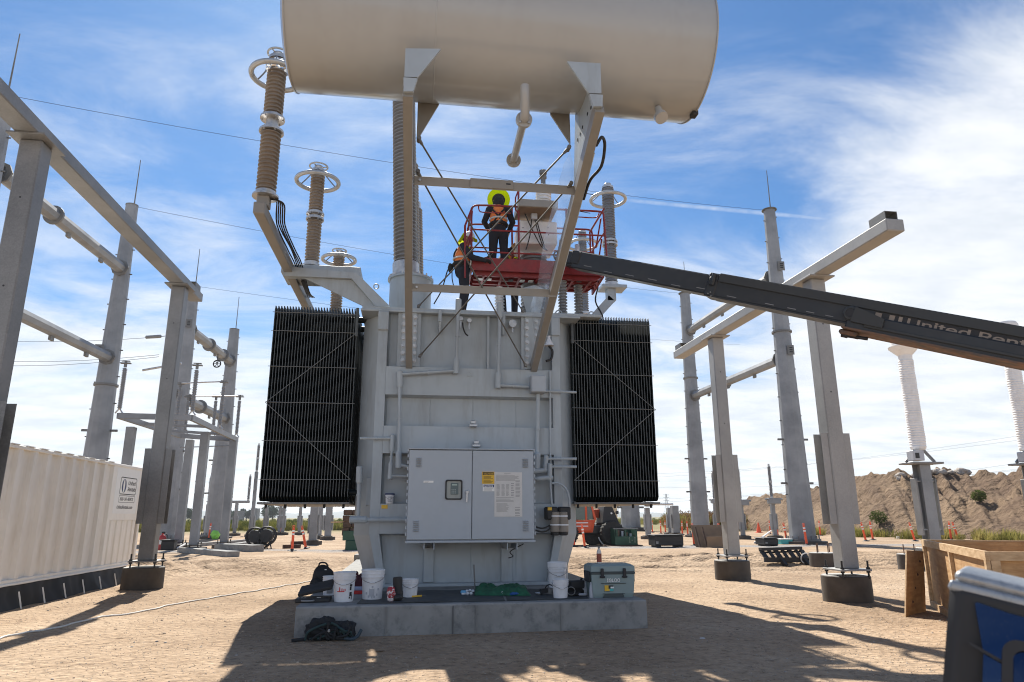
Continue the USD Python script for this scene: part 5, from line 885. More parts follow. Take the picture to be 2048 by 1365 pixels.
sheet('rubber_mat', [on_pad(713, 1209), on_pad(1010, 1203), on_pad(1000, 1180), on_pad(740, 1184)], MAT_, 'long black rubber mat on the left half of the pad', 'mat', seed=3)
sheet('rubber_mat', [on_pad(1014, 1203), on_pad(1178, 1198), on_pad(1150, 1178), on_pad(1008, 1180)], MAT_, 'shorter black rubber mat between the tarp and the cooler', 'mat', seed=5)
def heap(name, corners, mat, lab, cat_, h, seed, n=40, z=PT+.012):
    a, b, c_, d = [np.asarray(p, float) for p in corners]; I, J = np.meshgrid(np.linspace(0, 1, n), np.linspace(0, 1, n//2), indexing='ij'); p = (a*(1-I[..., None])+b*I[..., None])*(1-J[..., None])+(d*(1-I[..., None])+c_*I[..., None])*J[..., None]
    e = np.clip(np.minimum(np.minimum(I, 1-I)*7, np.minimum(J, 1-J)*4.5), 0, 1)**.7; q = np.stack([I*7, J*3.5, I*0+seed], -1); f = np.abs(meshkit.fbm(q, 4, seed)-.5)*2; r = .35+.65*meshkit.fbm(q*.5, 2, seed+4)
    p = p+np.stack([.05*(meshkit.fbm(q*1.3, 2, seed+1)-.5), .05*(meshkit.fbm(q*1.2, 2, seed+2)-.5), I*0], -1); p[..., 2] = z+h*e*(r*(1-.85*f)); m = n//2; k = (np.arange(n-1)[:, None]*m+np.arange(m-1)).ravel()
    return solo(name, (p.reshape(-1, 3), np.vstack([np.c_[k, k+m, k+1], np.c_[k+1, k+m, k+m+1]])), mat, lab, cat_, smooth=50)
heap('green_tarp', [on_pad(948, 1193), on_pad(1062, 1194), on_pad(1052, 1177), on_pad(950, 1179)], TARP, 'crumpled dark green tarp on the mat at the foot of the transformer', 'tarp', .16, 5)
# tool case, backpack, bags, small things
q = on_pad(628, 1206); tc = thing('tool_case', 'open black plastic tool case at the left corner of the pad', 'tool case', q); part(tc, 'case_base', cbox(q[0]-.25, q[0]+.2, q[1], q[1]+.3, PT, PT+.055, .012), INK); ld = turn(cbox(-.24, .21, -.02, .27, 0, .05, .012), -.22, (0, 1, 0)); part(tc, 'case_lid', move(turn(ld, .25, (1, 0, 0)), q+[.02, .05, .12]), BLACK)
part(tc, 'handle', tube(smoothline([q+[-.16, -.015, .03], q+[-.13, -.05, .03], q+[-.03, -.05, .03], q+[0, -.015, .03]], 4), .01), INKGREY, True); part(tc, 'case_mark', box(q[0]+.03, q[0]+.08, q[1]+.02, q[1]+.05, PT+.056, PT+.06), DECALW); part(tc, 'case_mark', cat(*[box(q[0]-.22+.04*k, q[0]-.2+.04*k, q[1]+.03, q[1]+.12, PT+.0555, PT+.058) for k in range(3)]), INKGREY)
q = on_pad(646, 1186); bkp = thing('backpack', 'black backpack standing behind the small tub', 'backpack', q); part(bkp, 'pack_body', lump(q+[-.03, .16, .19], 1, (.16, .12, .20), .18, 1.6, 3, 2), DARK, True); part(bkp, 'pack_pocket', lump(q+[-.12, .06, .10], 1, (.09, .07, .11), .2, 1.6, 3, 5), DARK, True); part(bkp, 'pack_tag', box(q[0]+.0, q[0]+.03, q[1]+.025, q[1]+.035, PT+.32, PT+.335), REFL); part(bkp, 'strap', tube(smoothline([q+[-.1, .1, .36], q+[-.08, .08, .42], q+[0, .08, .42], q+[.04, .1, .37]], 4), .012), DARK, True)
q = on_pad(693, 1180); heap('dark_cloth', [q+[-.2, .35, 0], q+[.25, .35, 0], q+[.25, .65, 0], q+[-.2, .65, 0]], M('maroon_cloth', (.06, .012, .02), .9, var=.3, scale=9), 'dark maroon cloth heaped behind the tall left buckets', 'cloth', .30, 11)
q = on_pad(716, 1189); bx = thing('small_box', 'small blue grey and red box between the two tall left buckets', 'box', q); part(bx, 'box_body', cbox(q[0]-.06, q[0]+.06, q[1], q[1]+.1, PT, PT+.05, .006), INKRED); part(bx, 'box_top', cbox(q[0]-.062, q[0]+.062, q[1]-.003, q[1]+.1, PT+.051, PT+.10, .01), M('pale_blue_plastic', (.28, .30, .42), .5))
q = on_pad(796, 1203); sl = thing('rubber_boot', 'black rubber sleeve standing upright left of the short bucket', 'boot', q); part(sl, 'sleeve', move(turn(lathe([(.05, 0), (.062, .03), (.058, .15), (.066, .25), (.062, .29), (.045, .295)], (0, 0, 0), n=18), -.06, (0, 1, 0)), q+[0, .04, .012]), BLACK, 40); part(sl, 'sleeve_foot', lump(q+[-.01, -.01, .05], 1, (.075, .08, .05), .2, 2, 2, 3), BLACK, True)
q = on_pad(781, 1205); cb_ = thing('snack_bag', 'crumpled red and white snack bag beside the black sleeve', 'bag', q); part(cb_, 'bag', lump(q+[0, .05, .095], 1, (.055, .035, .10), .4, 2.2, 3, 8), M('foil_bag', (.30, .02, .03), .3, col2=(.6, .55, .55), scale=14, cut=(.48, .52)), 30); part(cb_, 'bag_seam', box(q[0]-.02, q[0]+.02, q[1]+.04, q[1]+.055, PT+.18, PT+.20), REFL)
q = on_pad(835, 1196); kn = thing('utility_knife', 'yellow handled utility knife lying near the short left bucket', 'knife', q); part(kn, 'knife_handle', bar(q+[-.08, 0, .02], q+[.06, .01, .025], .03, .02), YELLOW); part(kn, 'knife_blade', bar(q+[.06, .01, .025], q+[.11, .012, .022], .02, .004), STEEL)
q = on_pad(950, 1182); solo('thin_rod', cyl(q, q+[-.02, .0, .38], .011, n=8), DULLSTEEL, 'thin dark rod standing upright before the transformer base', 'rod', smooth=True)
q = on_pad(927, 1190); bb = thing('spray_nozzle', 'small pale blue nozzle lying on the mat left of the rod', 'nozzle', q); part(bb, 'nozzle_body', lump(q+[0, 0, .035], 1, (.045, .03, .03), .3, 2, 2, 4), M('sky_plastic', (.12, .35, .55), .5), True); part(bb, 'nozzle_grip', cat(bar(q+[-.03, -.03, .015], q+[.03, -.03, .015], .03, .03)), WHITEP)
for i, (x, y) in enumerate(((934, 1186), (940, 1185), (935, 1191), (942, 1191), (946, 1186))): q = on_pad(x, y); solo('pipe_cap', lathe([(.022, 0), (.024, .02), (.014, .03)], q+[0, 0, .013], n=12), WHITEP, 'small white plastic caps lying together right of the blue nozzle', 'cap', 'white caps on the mat', smooth=35)
for i, (x, y, lab, m) in enumerate(((1029, 1193, 'left crumpled blue glove before the green tarp', INKBLUE), (1047, 1192, 'right crumpled blue glove before the green tarp', INKBLUE), (1005, 1192, 'small white rag at the front edge of the tarp', WHITEP))): q = on_pad(x, y); solo('glove' if i < 2 else 'rag', lump(q+[0, 0, .03], 1, (.06 if i < 2 else .03, .045, .025), .5, 2.4, 3, 20+i), M('blue_cloth', (.02, .09, .28), .8) if i < 2 else m, lab, 'glove' if i < 2 else 'rag', smooth=True)
q = on_pad(1078, 1191); solo('white_dish', lathe([(.02, 0), (.055, .018), (.06, .02), (.02, .006)], q+[0, 0, .014], n=20), WHITEP, 'white plastic lid lying left of the short right bucket', 'lid', smooth=35)
q = on_pad(1094, 1192); gr = thing('angle_grinder', 'black hand power tool lying left of the short right bucket', 'power tool', q); part(gr, 'tool_body', bar(q+[-.09, 0, .06], q+[.06, .03, .08], .07, .07, h1=.05, w1=.05), INK); part(gr, 'tool_head', cyl(q+[.05, .03, .03], q+[.05, .03, .10], .05, n=14), DULLSTEEL, 35); part(gr, 'tool_cord', torus(q+[.04, .02, .09], (0, 1, .2), .06, .008, 18, 6, 0, 3.6), BLACK, True)
q = on_pad(1160, 1194); wl = thing('cable_tools', 'pile of black tool bags and cables left of the cooler', 'tools', q)
for k, (dx, dy, L, a) in enumerate(((-.12, .05, .3, .1), (-.1, .16, .34, -.15), (-.02, .1, .22, .3), (-.05, .2, .3, .05))): part(wl, 'tool_bag', move(turn(cbox(-L/2, L/2, -.05, .05, 0, .05+.03*k % .07, .015), a), q+[dx, dy, .012+.045*(k % 3)]), DARK if k != 2 else BLACK)
part(wl, 'pry_bar', bar(q+[-.02, .1, .1], q+[.07, .14, .24], .025, .02), BLACK); part(wl, 'cable_loop', torus(q+[-.13, -.02, .08], (.3, 1, .2), .055, .006, 22, 6), INKGREY, True); part(wl, 'clipboard', cbox(q[0]-.02, q[0]+.1, q[1]-.02, q[1]+.06, PT+.014, PT+.045), CLEARP)
# before the pad: harness heap and scrap
hq = atz(655, 1282); hh = thing('harness_pile', 'heap of black safety harness webbing against the pad front', 'safety harness', hq)
for k, (dx, dz, sx, sz) in enumerate(((-.12, .10, .17, .15), (.06, .08, .20, .13), (.20, .09, .13, .12), (-.02, .16, .12, .1))): part(hh, 'harness_bundle', lump(hq+[dx, .10, dz], 1, (sx, .09, sz), .45, 2.4, 3, 30+k), DARK, True)
for k in range(9):
    a = rng.uniform(-.3, .3, (5, 3)); pts = hq+np.c_[np.sort(a[:, 0])+.02, a[:, 1]*.16-.02, np.abs(a[:, 2])*.5*np.array([.1, 1, 1.3, 1, .1])+.015]; part(hh, 'webbing', tube(smoothline(pts, 4), .014, 6), DARK if k % 3 else M(f'webbing_green_{k}', (.02, .045, .045), .8), True)
part(hh, 'lanyard_end', tube(smoothline([hq+[.2, -.04, .03], hq+[.3, -.05, .02], hq+[.36, -.02, .05], hq+[.40, 0, .12]], 4), .02), M('harness_teal', (.03, .05, .065), .7), True); part(hh, 'strap_end', tube(smoothline([hq+[-.25, -.02, .03], hq+[-.36, -.02, .02], hq+[-.42, -.03, .015]], 4), .02), DARK, True); part(hh, 'buckle', cbox(hq[0]+.0, hq[0]+.03, hq[1]-.06, hq[1]-.04, .10, .14), ALU)
sq = atz(957, 1266); sc_ = thing('metal_clamp', 'small dark steel clamps dropped before the pad', 'clamp', sq)
for k, (dx, dz, a) in enumerate(((-.03, .03, .5), (.03, .05, -.4), (.01, .09, .8), (.05, .02, .1))): part(sc_, 'clamp_piece', move(turn(cbox(-.05, .05, -.015, .015, -.015, .015, .005), a, (0, 1, 0)), sq+[dx, .03, dz]), M('blued_steel', (.05, .07, .09), .45, .5) if k == 0 else BOOM)
for k, (x, y, s) in enumerate(((760, 1303, .03), (1405, 1278, .022))): q = atz(x, y); solo('litter_scrap', lump(q+[0, 0, .006], 1, (s*1.6, s*1.1, .006), .4, 2, 2, k), WHITEP if k else CARD, 'pale tan scrap lying before the pad left of centre' if not k else 'white paper scrap lying in the shade right of the pad', 'scrap', smooth=True)
# white rope on the dirt
rp = [(-120, 1312), (0, 1279), (60, 1266), (130, 1254), (200, 1237), (250, 1231), (330, 1214), (400, 1201), (470, 1190), (540, 1178), (600, 1168), (640, 1160), (690, 1150)]
pts = np.array([atz(x, y) for x, y in rp]); pts[:, 2] = ground_h(pts[:, 0], pts[:, 1])+.012; sp_ = smoothline(pts, 10); sp_[:, 0] += .02*np.sin(np.arange(len(sp_))*.9)+.02*np.sin(np.arange(len(sp_))*.37); sp_[:, 2] = ground_h(sp_[:, 0], sp_[:, 1])+.012
solo('white_rope', tube(sp_, .012, 6), ROPE, 'thin white rope lying across the dirt on the left', 'rope', smooth=True)

# ================================================================== galvanised bus frames left and right
def pier(c, r, h, lab, bolts=None, group='round concrete piers'):
    t = thing('concrete_pier', lab, 'concrete pier', c, group); c = np.asarray(c, float)
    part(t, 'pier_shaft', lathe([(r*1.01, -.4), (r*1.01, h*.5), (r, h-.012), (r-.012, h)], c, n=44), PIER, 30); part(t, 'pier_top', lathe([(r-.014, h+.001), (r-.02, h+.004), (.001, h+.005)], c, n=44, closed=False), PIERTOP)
    for k, (dx, dy) in enumerate(bolts or ()): part(t, 'anchor_bolt', cyl(c+[dx, dy, h], c+[dx, dy, h+.26], .016, n=8), RUST)
    return t
def frame_post(t, x, y, zb, zt, w=.30, dx=1, sides=(-1, 1)):
    STEEL = STEEL_LIT if x > 0 else globals()['STEEL']
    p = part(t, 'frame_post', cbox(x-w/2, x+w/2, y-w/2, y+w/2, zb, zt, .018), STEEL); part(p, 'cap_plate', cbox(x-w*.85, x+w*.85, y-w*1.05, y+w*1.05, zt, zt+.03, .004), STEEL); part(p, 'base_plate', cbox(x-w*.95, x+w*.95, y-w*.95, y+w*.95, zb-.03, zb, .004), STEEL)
    for a in (-1, 1):
        for b in (-1, 1): q = np.array([x+a*w*.8, y+b*w*.8, zb]); part(p, 'anchor_bolt', cat(cyl(q-[0, 0, .16], q+[0, 0, .14], .017, n=8), cyl(q-[0, 0, .06], q-[0, 0, .032], .036, n=6), cyl(q+[0, 0, .001], q+[0, 0, .032], .036, n=6)), BOOM)
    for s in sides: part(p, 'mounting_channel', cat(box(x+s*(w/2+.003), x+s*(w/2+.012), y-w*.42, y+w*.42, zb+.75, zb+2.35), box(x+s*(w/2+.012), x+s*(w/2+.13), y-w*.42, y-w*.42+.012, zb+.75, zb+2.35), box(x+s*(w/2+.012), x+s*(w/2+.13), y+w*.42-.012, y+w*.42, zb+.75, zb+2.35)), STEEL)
    for z in (zt-.9, zt-2.2): part(p, 'bolt_hole', cyl((x, y-w/2-.002, z), (x, y-w/2+.004, z), .014, n=8), INK)
def bus_frame(lab, x, z, y0, y1, posts, zb, w=.30, bh=.21, bw=.32, ends=()):
    t = thing('bus_structure', lab, 'steel frame', (x, (y0+y1)/2, 0)); b = part(t, 'frame_beam', cbox(x-bw/2, x+bw/2, y0, y1, z, z+bh, .016), STEEL_LIT if x > 0 else STEEL)
    for y in ends: part(b, 'beam_saddle', cat(box(x-bw*.35, x+bw*.35, y-.2, y+.2, z+bh+.002, z+bh+.014), box(x-bw*.35, x-bw*.35+.012, y-.2, y+.2, z+bh+.014, z+bh+.15), box(x+bw*.35-.012, x+bw*.35, y-.2, y+.2, z+bh+.014, z+bh+.15), box(x-bw*.35, x+bw*.35, y-.2, y+.2, z+bh+.15, z+bh+.162)), DULLSTEEL)
    for y in posts: frame_post(t, x, y, zb, z-.03, w)
    return t
bus_frame('tall galvanised frame beside the cream container on the left', -5.53, 6.72, 3.2, 17.55, (9.85, 16.35), .58, ends=(17.25,))
bus_frame('tall galvanised frame crossed by the boom on the right', 7.60, 5.90, 9.35, 18.75, (11.75, 16.25), .56, ends=(9.62, 18.5))
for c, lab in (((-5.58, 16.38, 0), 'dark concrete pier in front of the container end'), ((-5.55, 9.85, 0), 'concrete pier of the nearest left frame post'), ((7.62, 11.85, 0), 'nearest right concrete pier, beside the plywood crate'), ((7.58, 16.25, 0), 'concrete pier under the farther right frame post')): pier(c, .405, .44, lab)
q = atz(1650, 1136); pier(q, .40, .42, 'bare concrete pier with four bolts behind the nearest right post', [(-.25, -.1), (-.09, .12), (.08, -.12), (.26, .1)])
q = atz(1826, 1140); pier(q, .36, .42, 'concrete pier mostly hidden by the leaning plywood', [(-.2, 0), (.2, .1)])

# ================================================================== dead-end structures of tapered poles
def tpole(t, b, r0, r1, h, collar=None, face=0., spike=True, plates=()):
    b = np.asarray(b, float); n = 12; p = part(t, 'tapered_pole', turn(cyl(b+[0, 0, .25], b+[0, 0, h], r0, r1, n), .26, (0, 0, 1), b), STEEL2)
    part(p, 'pole_base', cat(lathe([(r0*1.3, .15), (r0*1.3, .25)], b, n=24), *[cyl(b+[r0*1.18*math.cos(a), r0*1.18*math.sin(a), .05], b+[r0*1.18*math.cos(a), r0*1.18*math.sin(a), .42], .035, n=6) for a in np.arange(16)*.3927]), DULLSTEEL); part(p, 'pole_footing', cyl(b-[0, 0, .4], b+[0, 0, .14], r0*1.75, n=28), PIER)
    part(p, 'pole_cap', cyl(b+[0, 0, h], b+[0, 0, h+.05], r1*(1.3 if b[0] > 0 else 1.04), n=20), DULLSTEEL)
    if spike: part(p, 'lightning_spike', cyl(b+[.1, 0, h+.04], b+[.1, 0, h+2.7], .035, .02, 8), DULLSTEEL)
    rz = lambda z: r0+(r1-r0)*(z-.25)/(h-.25)
    if collar: part(p, 'pole_collar', lathe([(rz(collar)*1.04, -.06), (rz(collar)*1.16, -.05), (rz(collar)*1.16, .05), (rz(collar)*1.04, .06)], b+[0, 0, collar], n=24), DULLSTEEL)
    for k, z in enumerate(np.arange(2.6, h-.6, 1.35)):
        for s in (-1, 1): q = b+[s*rz(z)*.98, 0, z+.3*(s > 0)]; part(p, 'step_lug', cat(cyl(q, q+[s*.11, 0, 0], .03, n=6)), DULLSTEEL)
    for z, w in ((3.2, .3), (5.6, .3)):
        for s in (-1, 1): part(p, 'side_bracket', cbox(b[0]+s*rz(z)*.95, b[0]+s*(rz(z)+w), b[1]-.05, b[1]+.05, z-.05, z+.06, .006), DULLSTEEL)
    for z, dx in plates: part(p, 'pole_plate', cat(box(b[0]+dx-.2, b[0]+dx+.2, b[1]-rz(z)-.10, b[1]-rz(z)-.07, z-.28, z+.28), box(b[0]+dx-.13, b[0]+dx+.13, b[1]-rz(z)-.115, b[1]-rz(z)-.101, z-.2, z+.2)), DULLSTEEL); part(p, 'plate_slots', cat(*[box(b[0]+dx-.09, b[0]+dx+.09, b[1]-rz(z)-.125, b[1]-rz(z)-.117, z+k_-.035, z+k_+.035) for k_ in (-.12, 0, .12)]), INK)
    return p
def cross(t, p, q, r, rings=(.35,), lugs=(.2, .6, .8)):
    p, q = np.asarray(p, float), np.asarray(q, float); c = part(t, 'cross_beam', cyl(p, q, r, n=8), STEEL2); d = (q-p)
    for f in rings: o = p+d*f; e = d/np.linalg.norm(d); part(c, 'beam_flange', lathe([(r*1.0, -.06), (r*1.45, -.05), (r*1.45, .05), (r*1.0, .06)], o, e, 20), DULLSTEEL)
    for f in lugs: o = p+d*f; part(c, 'beam_lug', cbox(o[0]-.06, o[0]+.06, o[1]-.14, o[1]+.14, o[2]-r-.18, o[2]-r+.02, .01), DULLSTEEL)
    for o, s in ((p, 1), (q, -1)): e = d/np.linalg.norm(d)*s; part(c, 'end_plate', cyl(o, o+e*.08, r*1.5, n=8), DULLSTEEL)
sA, sB, sC, sD = (-15.55, 25.2, 0), (-15.2, 36.3, 0), (-15.1, 47.2, 0), (-14.1, 54.6, 0)
t = thing('dead_end_structure', 'nearer pair of tapered poles with two cross beams on the left', 'dead-end structure', (-15.1, 30, 0)); tpole(t, sA, .62, .36, Z(14, 192, 25.2), 9.3); tpole(t, sB, .62, .30, Z(258, 412, 36.3), Z(212, 771, 36.3), plates=((Z(208, 705, 36.3), -.35),))
zb1, zb2 = 13.9, 9.2
for z, rg in ((zb1, (.37,)), (zb2, (.12,))): cross(t, (-15.5, 25.7, z), (-15.17, 35.9, z), .29 if z > 10 else .27, rg, (.5, .8))
t = thing('dead_end_structure', 'farther pair of tapered poles with two cross beams on the left', 'dead-end structure', (-14.6, 51, 0)); tpole(t, sC, .64, .34, Z(378, 572, 47.2), None, plates=((Z(367, 650, 47.2), .1), (Z(350, 790, 47.2), 0.))); tpole(t, sD, .72, .36, Z(467, 660, 54.6), None)
for (x0, y0), (x1, y1), rg in (((380, 660), (460, 722), (.45, .8)), ((371, 800), (448, 837), (.35,))): cross(t, aty(x0, y0, 47.6)-[0, 0, 0], aty(x1, y1, 54.2), .33, rg, (.2, .6))
q = (aty(380, 660, 47.6)*.3+aty(460, 722, 54.2)*.7); q = aty(434, 728, 51.8); b = thing('stringing_block', 'black stringing pulley hanging under the far left cross beam', 'pulley', q); part(b, 'pulley_wheel', cat(torus(q, (.1, 1, 0), .26, .045, 26, 6), *[cyl(q, q+[.26*math.cos(a), 0, .26*math.sin(a)], .025, n=6) for a in np.arange(6)*1.047]), BOOM, 35); part(b, 'pulley_hanger', cyl(q, q+[0, 0, .75], .03, n=6), BOOM)
sE, sF = (20.9, 49.5, 0), (21.05, 36.2, 0)
t = thing('dead_end_structure', 'pair of tapered poles with cross beams behind the boom on the right', 'dead-end structure', (21, 43, 0)); tpole(t, sE, .66, .38, Z(1372, 588, 49.5), Z(1382, 757, 49.5)); tpole(t, sF, .70, .34, Z(1543, 422, 36.2), Z(1563, 665, 36.2), plates=((Z(1558, 538, 36.2), .12), (Z(1578, 705, 36.2), .1)))
for z, rg in ((15.4, ()), (10.3, (.42,))): cross(t, (20.95, 49.0, z), (21.03, 36.7, z), .30, rg, (.2, .45, .75))

# ================================================================== disconnect switch on the left
FZ = 5.35
def fz(x, y): return atz(x, y, FZ)
c = [fz(237, 832), fz(383, 836), fz(474, 880), fz(360, 872)]
t = thing('disconnect_switch', 'steel frame with upright insulators between the left poles', 'disconnect switch', (-9.5, 31, 0))
for a, b in ((0, 1), (1, 2), (0, 3), (3, 2)): part(t, 'switch_beam', bar(c[a], c[b], .14, .22), STEEL2)
for f in (.35, .7): part(t, 'switch_beam', bar(c[0]*(1-f)+c[3]*f, c[1]*(1-f)+c[2]*f, .1, .12), STEEL2)
for (x, y), (bx_, by_) in (((412, 860), (408, 1110)), ((264, 850), (258, 1080)), ((381, 876), (376, 1096)), ((468, 878), (443, 1098))):
    top = fz(x, y); b = np.array([top[0], top[1], .3]); part(t, 'switch_post', cbox(b[0]-.17, b[0]+.17, b[1]-.17, b[1]+.17, .3, FZ-.1, .015), STEEL2); part(t, 'post_base', cat(cbox(b[0]-.3, b[0]+.3, b[1]-.3, b[1]+.3, .27, .3, .004), cyl((b[0], b[1], -.3), (b[0], b[1], .2), .55, n=24), *[cyl((b[0]+i*.24, b[1]+j*.24, .15), (b[0]+i*.24, b[1]+j*.24, .42), .025, n=6) for i in (-1, 1) for j in (-1, 1)]), PIER)
ins = [((246, 826), 728), ((383, 828), 732), ((476, 872), 795), ((435, 850), 766), ((419, 866), 795), ((371, 855), 770), ((365, 872), 795)]; tops = []
spots = [c[0], c[1], c[2]*.97+c[1]*.03, c[1]*.45+c[2]*.55, c[3]*.45+c[2]*.55, c[0]*.08+c[3]*.92-[.05, 0, 0], c[3]*.93+c[2]*.07]
for ((x, y), yt), sp0 in zip(ins, spots):
    b = np.array(sp0)+[0, 0, .12]; zt = Z(x+4, yt, b[1]); tops.append((b[0], b[1], zt)); i_ = part(t, 'insulator', lathe(sheds(.16, zt-FZ-.3, .065, .07, 1.45), b, n=14), PORC2, 30); part(i_, 'insulator_foot', cat(cyl(b+[-.14, 0, -.02], b+[0, 0, .17], .03, n=6), cyl(b+[.14, 0, -.02], b+[0, 0, .17], .03, n=6)), ALU)
    part(i_, 'terminal_pad', cat(cyl((b[0], b[1], zt-.14), (b[0], b[1], zt), .06, n=10), cbox(b[0]-.2, b[0]+.2, b[1]-.07, b[1]+.07, zt, zt+.05, .01), cbox(b[0]-.16, b[0]+.16, b[1]-.05, b[1]+.05, zt+.09, zt+.12, .01), cyl((b[0], b[1], zt+.05), (b[0], b[1], zt+.09), .05, n=8)), DULLSTEEL)
T_ = [np.array(p) for p in tops]; part(t, 'switch_blade', cyl(T_[5]+[0, 0, .07], T_[3]+[0, 0, .07], .035, n=8), ALU); part(t, 'switch_blade', cyl(T_[6]+[0, 0, .07], T_[2]+[0, 0, .07], .035, n=8), ALU); part(t, 'switch_blade', cyl(aty(285, 741, 31), aty(363, 727, 31), .05, n=8), ALU); part(t, 'operating_rod', cyl(fz(362, 884)-[0, 0, .3], fz(462, 880)-[0, 0, .3], .03, n=6), STEEL2)

# ================================================================== smaller supports in the background
def support(px, yb, yt, lab, Y=None, tee=None, ins_frac=.45, w=.24, box_=False):
    b = atz(px, yb) if Y is None else np.array([aty(px, yb, Y)[0], Y, 0.]); zt = Z(px, yt, b[1])
    t = thing('bus_support', lab, 'bus support', b, 'slim steel supports in the background'); zi = zt*(1-ins_frac) if ins_frac else zt
    part(t, 'support_post', cbox(b[0]-w/2, b[0]+w/2, b[1]-w/2, b[1]+w/2, .25, zi, .012), STEEL2); part(t, 'footing', cat(cyl(b-[0, 0, .3], b+[0, 0, .2], .5, n=22), cbox(b[0]-.3, b[0]+.3, b[1]-.3, b[1]+.3, .22, .25, .004)), PIER)
    for s in (-1, 1): part(t, 'post_channel', cbox(b[0]+s*(w/2+.03), b[0]+s*(w/2+.1), b[1]-.12, b[1]+.12, .6, min(zi*.8, 1.6), .006), STEEL2)
    if tee is not None:
        part(t, 'tee_arm', cbox(b[0]-tee, b[0]+tee, b[1]-.12, b[1]+.12, zi, zi+.2, .01), STEEL2); xs = (b[0]-tee+.12, b[0]+tee-.12); zi += .2
    else: xs = (b[0],)
    if ins_frac:
        for x in xs: i_ = part(t, 'insulator', lathe(sheds(.12, (zt-zi)*.98, .085, .08, 1.5), (x, b[1], zi), n=12), PORC2, 30); part(i_, 'insulator_foot', cat(cyl((x, b[1], zi), (x, b[1], zi+.12), .1, n=10), cyl((x, b[1], zi+(zt-zi)*.48), (x, b[1], zi+(zt-zi)*.54), .12, n=10), cyl((x, b[1], zt-.05), (x, b[1], zt+.12), .07, n=8)), ALU)
    if box_: part(t, 'drive_box', cat(cbox(b[0]-.42, b[0]+.42, b[1]-.4, b[1]-.13, zi-.35, zi+.02, .02), cyl((b[0]-.6, b[1]-.25, zi-.05), (b[0]+.6, b[1]-.25, zi-.05), .06, n=8)), STEEL2)
    return t
support(353, 1076, 952, 'support with single insulator right of the left switch', Y=58); support(410, 1074, 955, 'support with single insulator just left of the wide far pole', Y=57)
support(468, 1072, 952, 'wide T shaped support with two insulators near the left radiator', tee=1.0, ins_frac=.46); support(502, 1073, 890, 'tallest slim support beside the left radiator edge', Y=58, ins_frac=.3)
for px, yb, yt, lab, te in ((530, 1066, 1015, 'leftmost short post under the left radiator', None), (558, 1063, 1012, 'second short post under the left radiator', None), (565, 1066, 1012, 'third short post under the left radiator, beside its twin', None), (598, 1068, 1012, 'slender post in the middle below the left radiator', None)): support(px, yb, yt, lab, Y=64, ins_frac=0)
for px, yb, lab in ((625, 1090, 'broad front post below the left radiator, left one'), (655, 1080, 'broad post below the left radiator near the timber stack'), (636, 1078, 'post behind the broad front post under the left radiator')): support(px, yb, 1014, lab, ins_frac=0, w=.42)
for px, yb, lab in ((1297, 1079, 'grey post under the bus pipe right of the loader'), (1341, 1072, 'second grey post under the bus pipe, at its right end')): support(px, yb, 1016, lab, ins_frac=0, w=.30)
support(1352, 1074, 1012, 'wide flat steel post right of the bus pipe', ins_frac=0, w=.5, Y=52)
p0, p1 = aty(1222, 1009, 45), aty(1346, 1009, 45); bp_ = thing('bus_pipe', 'thin horizontal bus pipe under the right radiator', 'bus pipe', (p0+p1)/2); part(bp_, 'pipe', cyl(p0, p1, .07, n=10), ALU, True); part(bp_, 'pipe_clamp', cat(*[cyl(q-[.25, 0, 0], q+[.25, 0, 0], .16, n=10) for q in (p0*.4+p1*.6, p0)]), DULLSTEEL)
q = atz(1262, 1062); t = thing('wide_steel_pole', 'broad grey tapered pole standing behind the loader', 'steel pole', q); part(t, 'tapered_pole', turn(cyl(q, [q[0], q[1], 14.], 1.05, .6, 12), .26, (0, 0, 1), q), STEEL2); part(t, 'pole_footing', cyl(q-[0, 0, .3], q+[0, 0, .35], 1.7, n=24), PIER); part(t, 'side_bracket', cbox(q[0]-1.5, q[0]+1.5, q[1]-.1, q[1]+.1, 2.3, 2.5), DULLSTEEL)
support(1487, 1079, 938, 'left of two slim supports before the earth heap', box_=True); support(1551, 1079, 932, 'right of two slim supports before the earth heap', box_=True); support(1433, 1064, 945, 'slim support half hidden behind the farther right post', box_=True, Y=60)

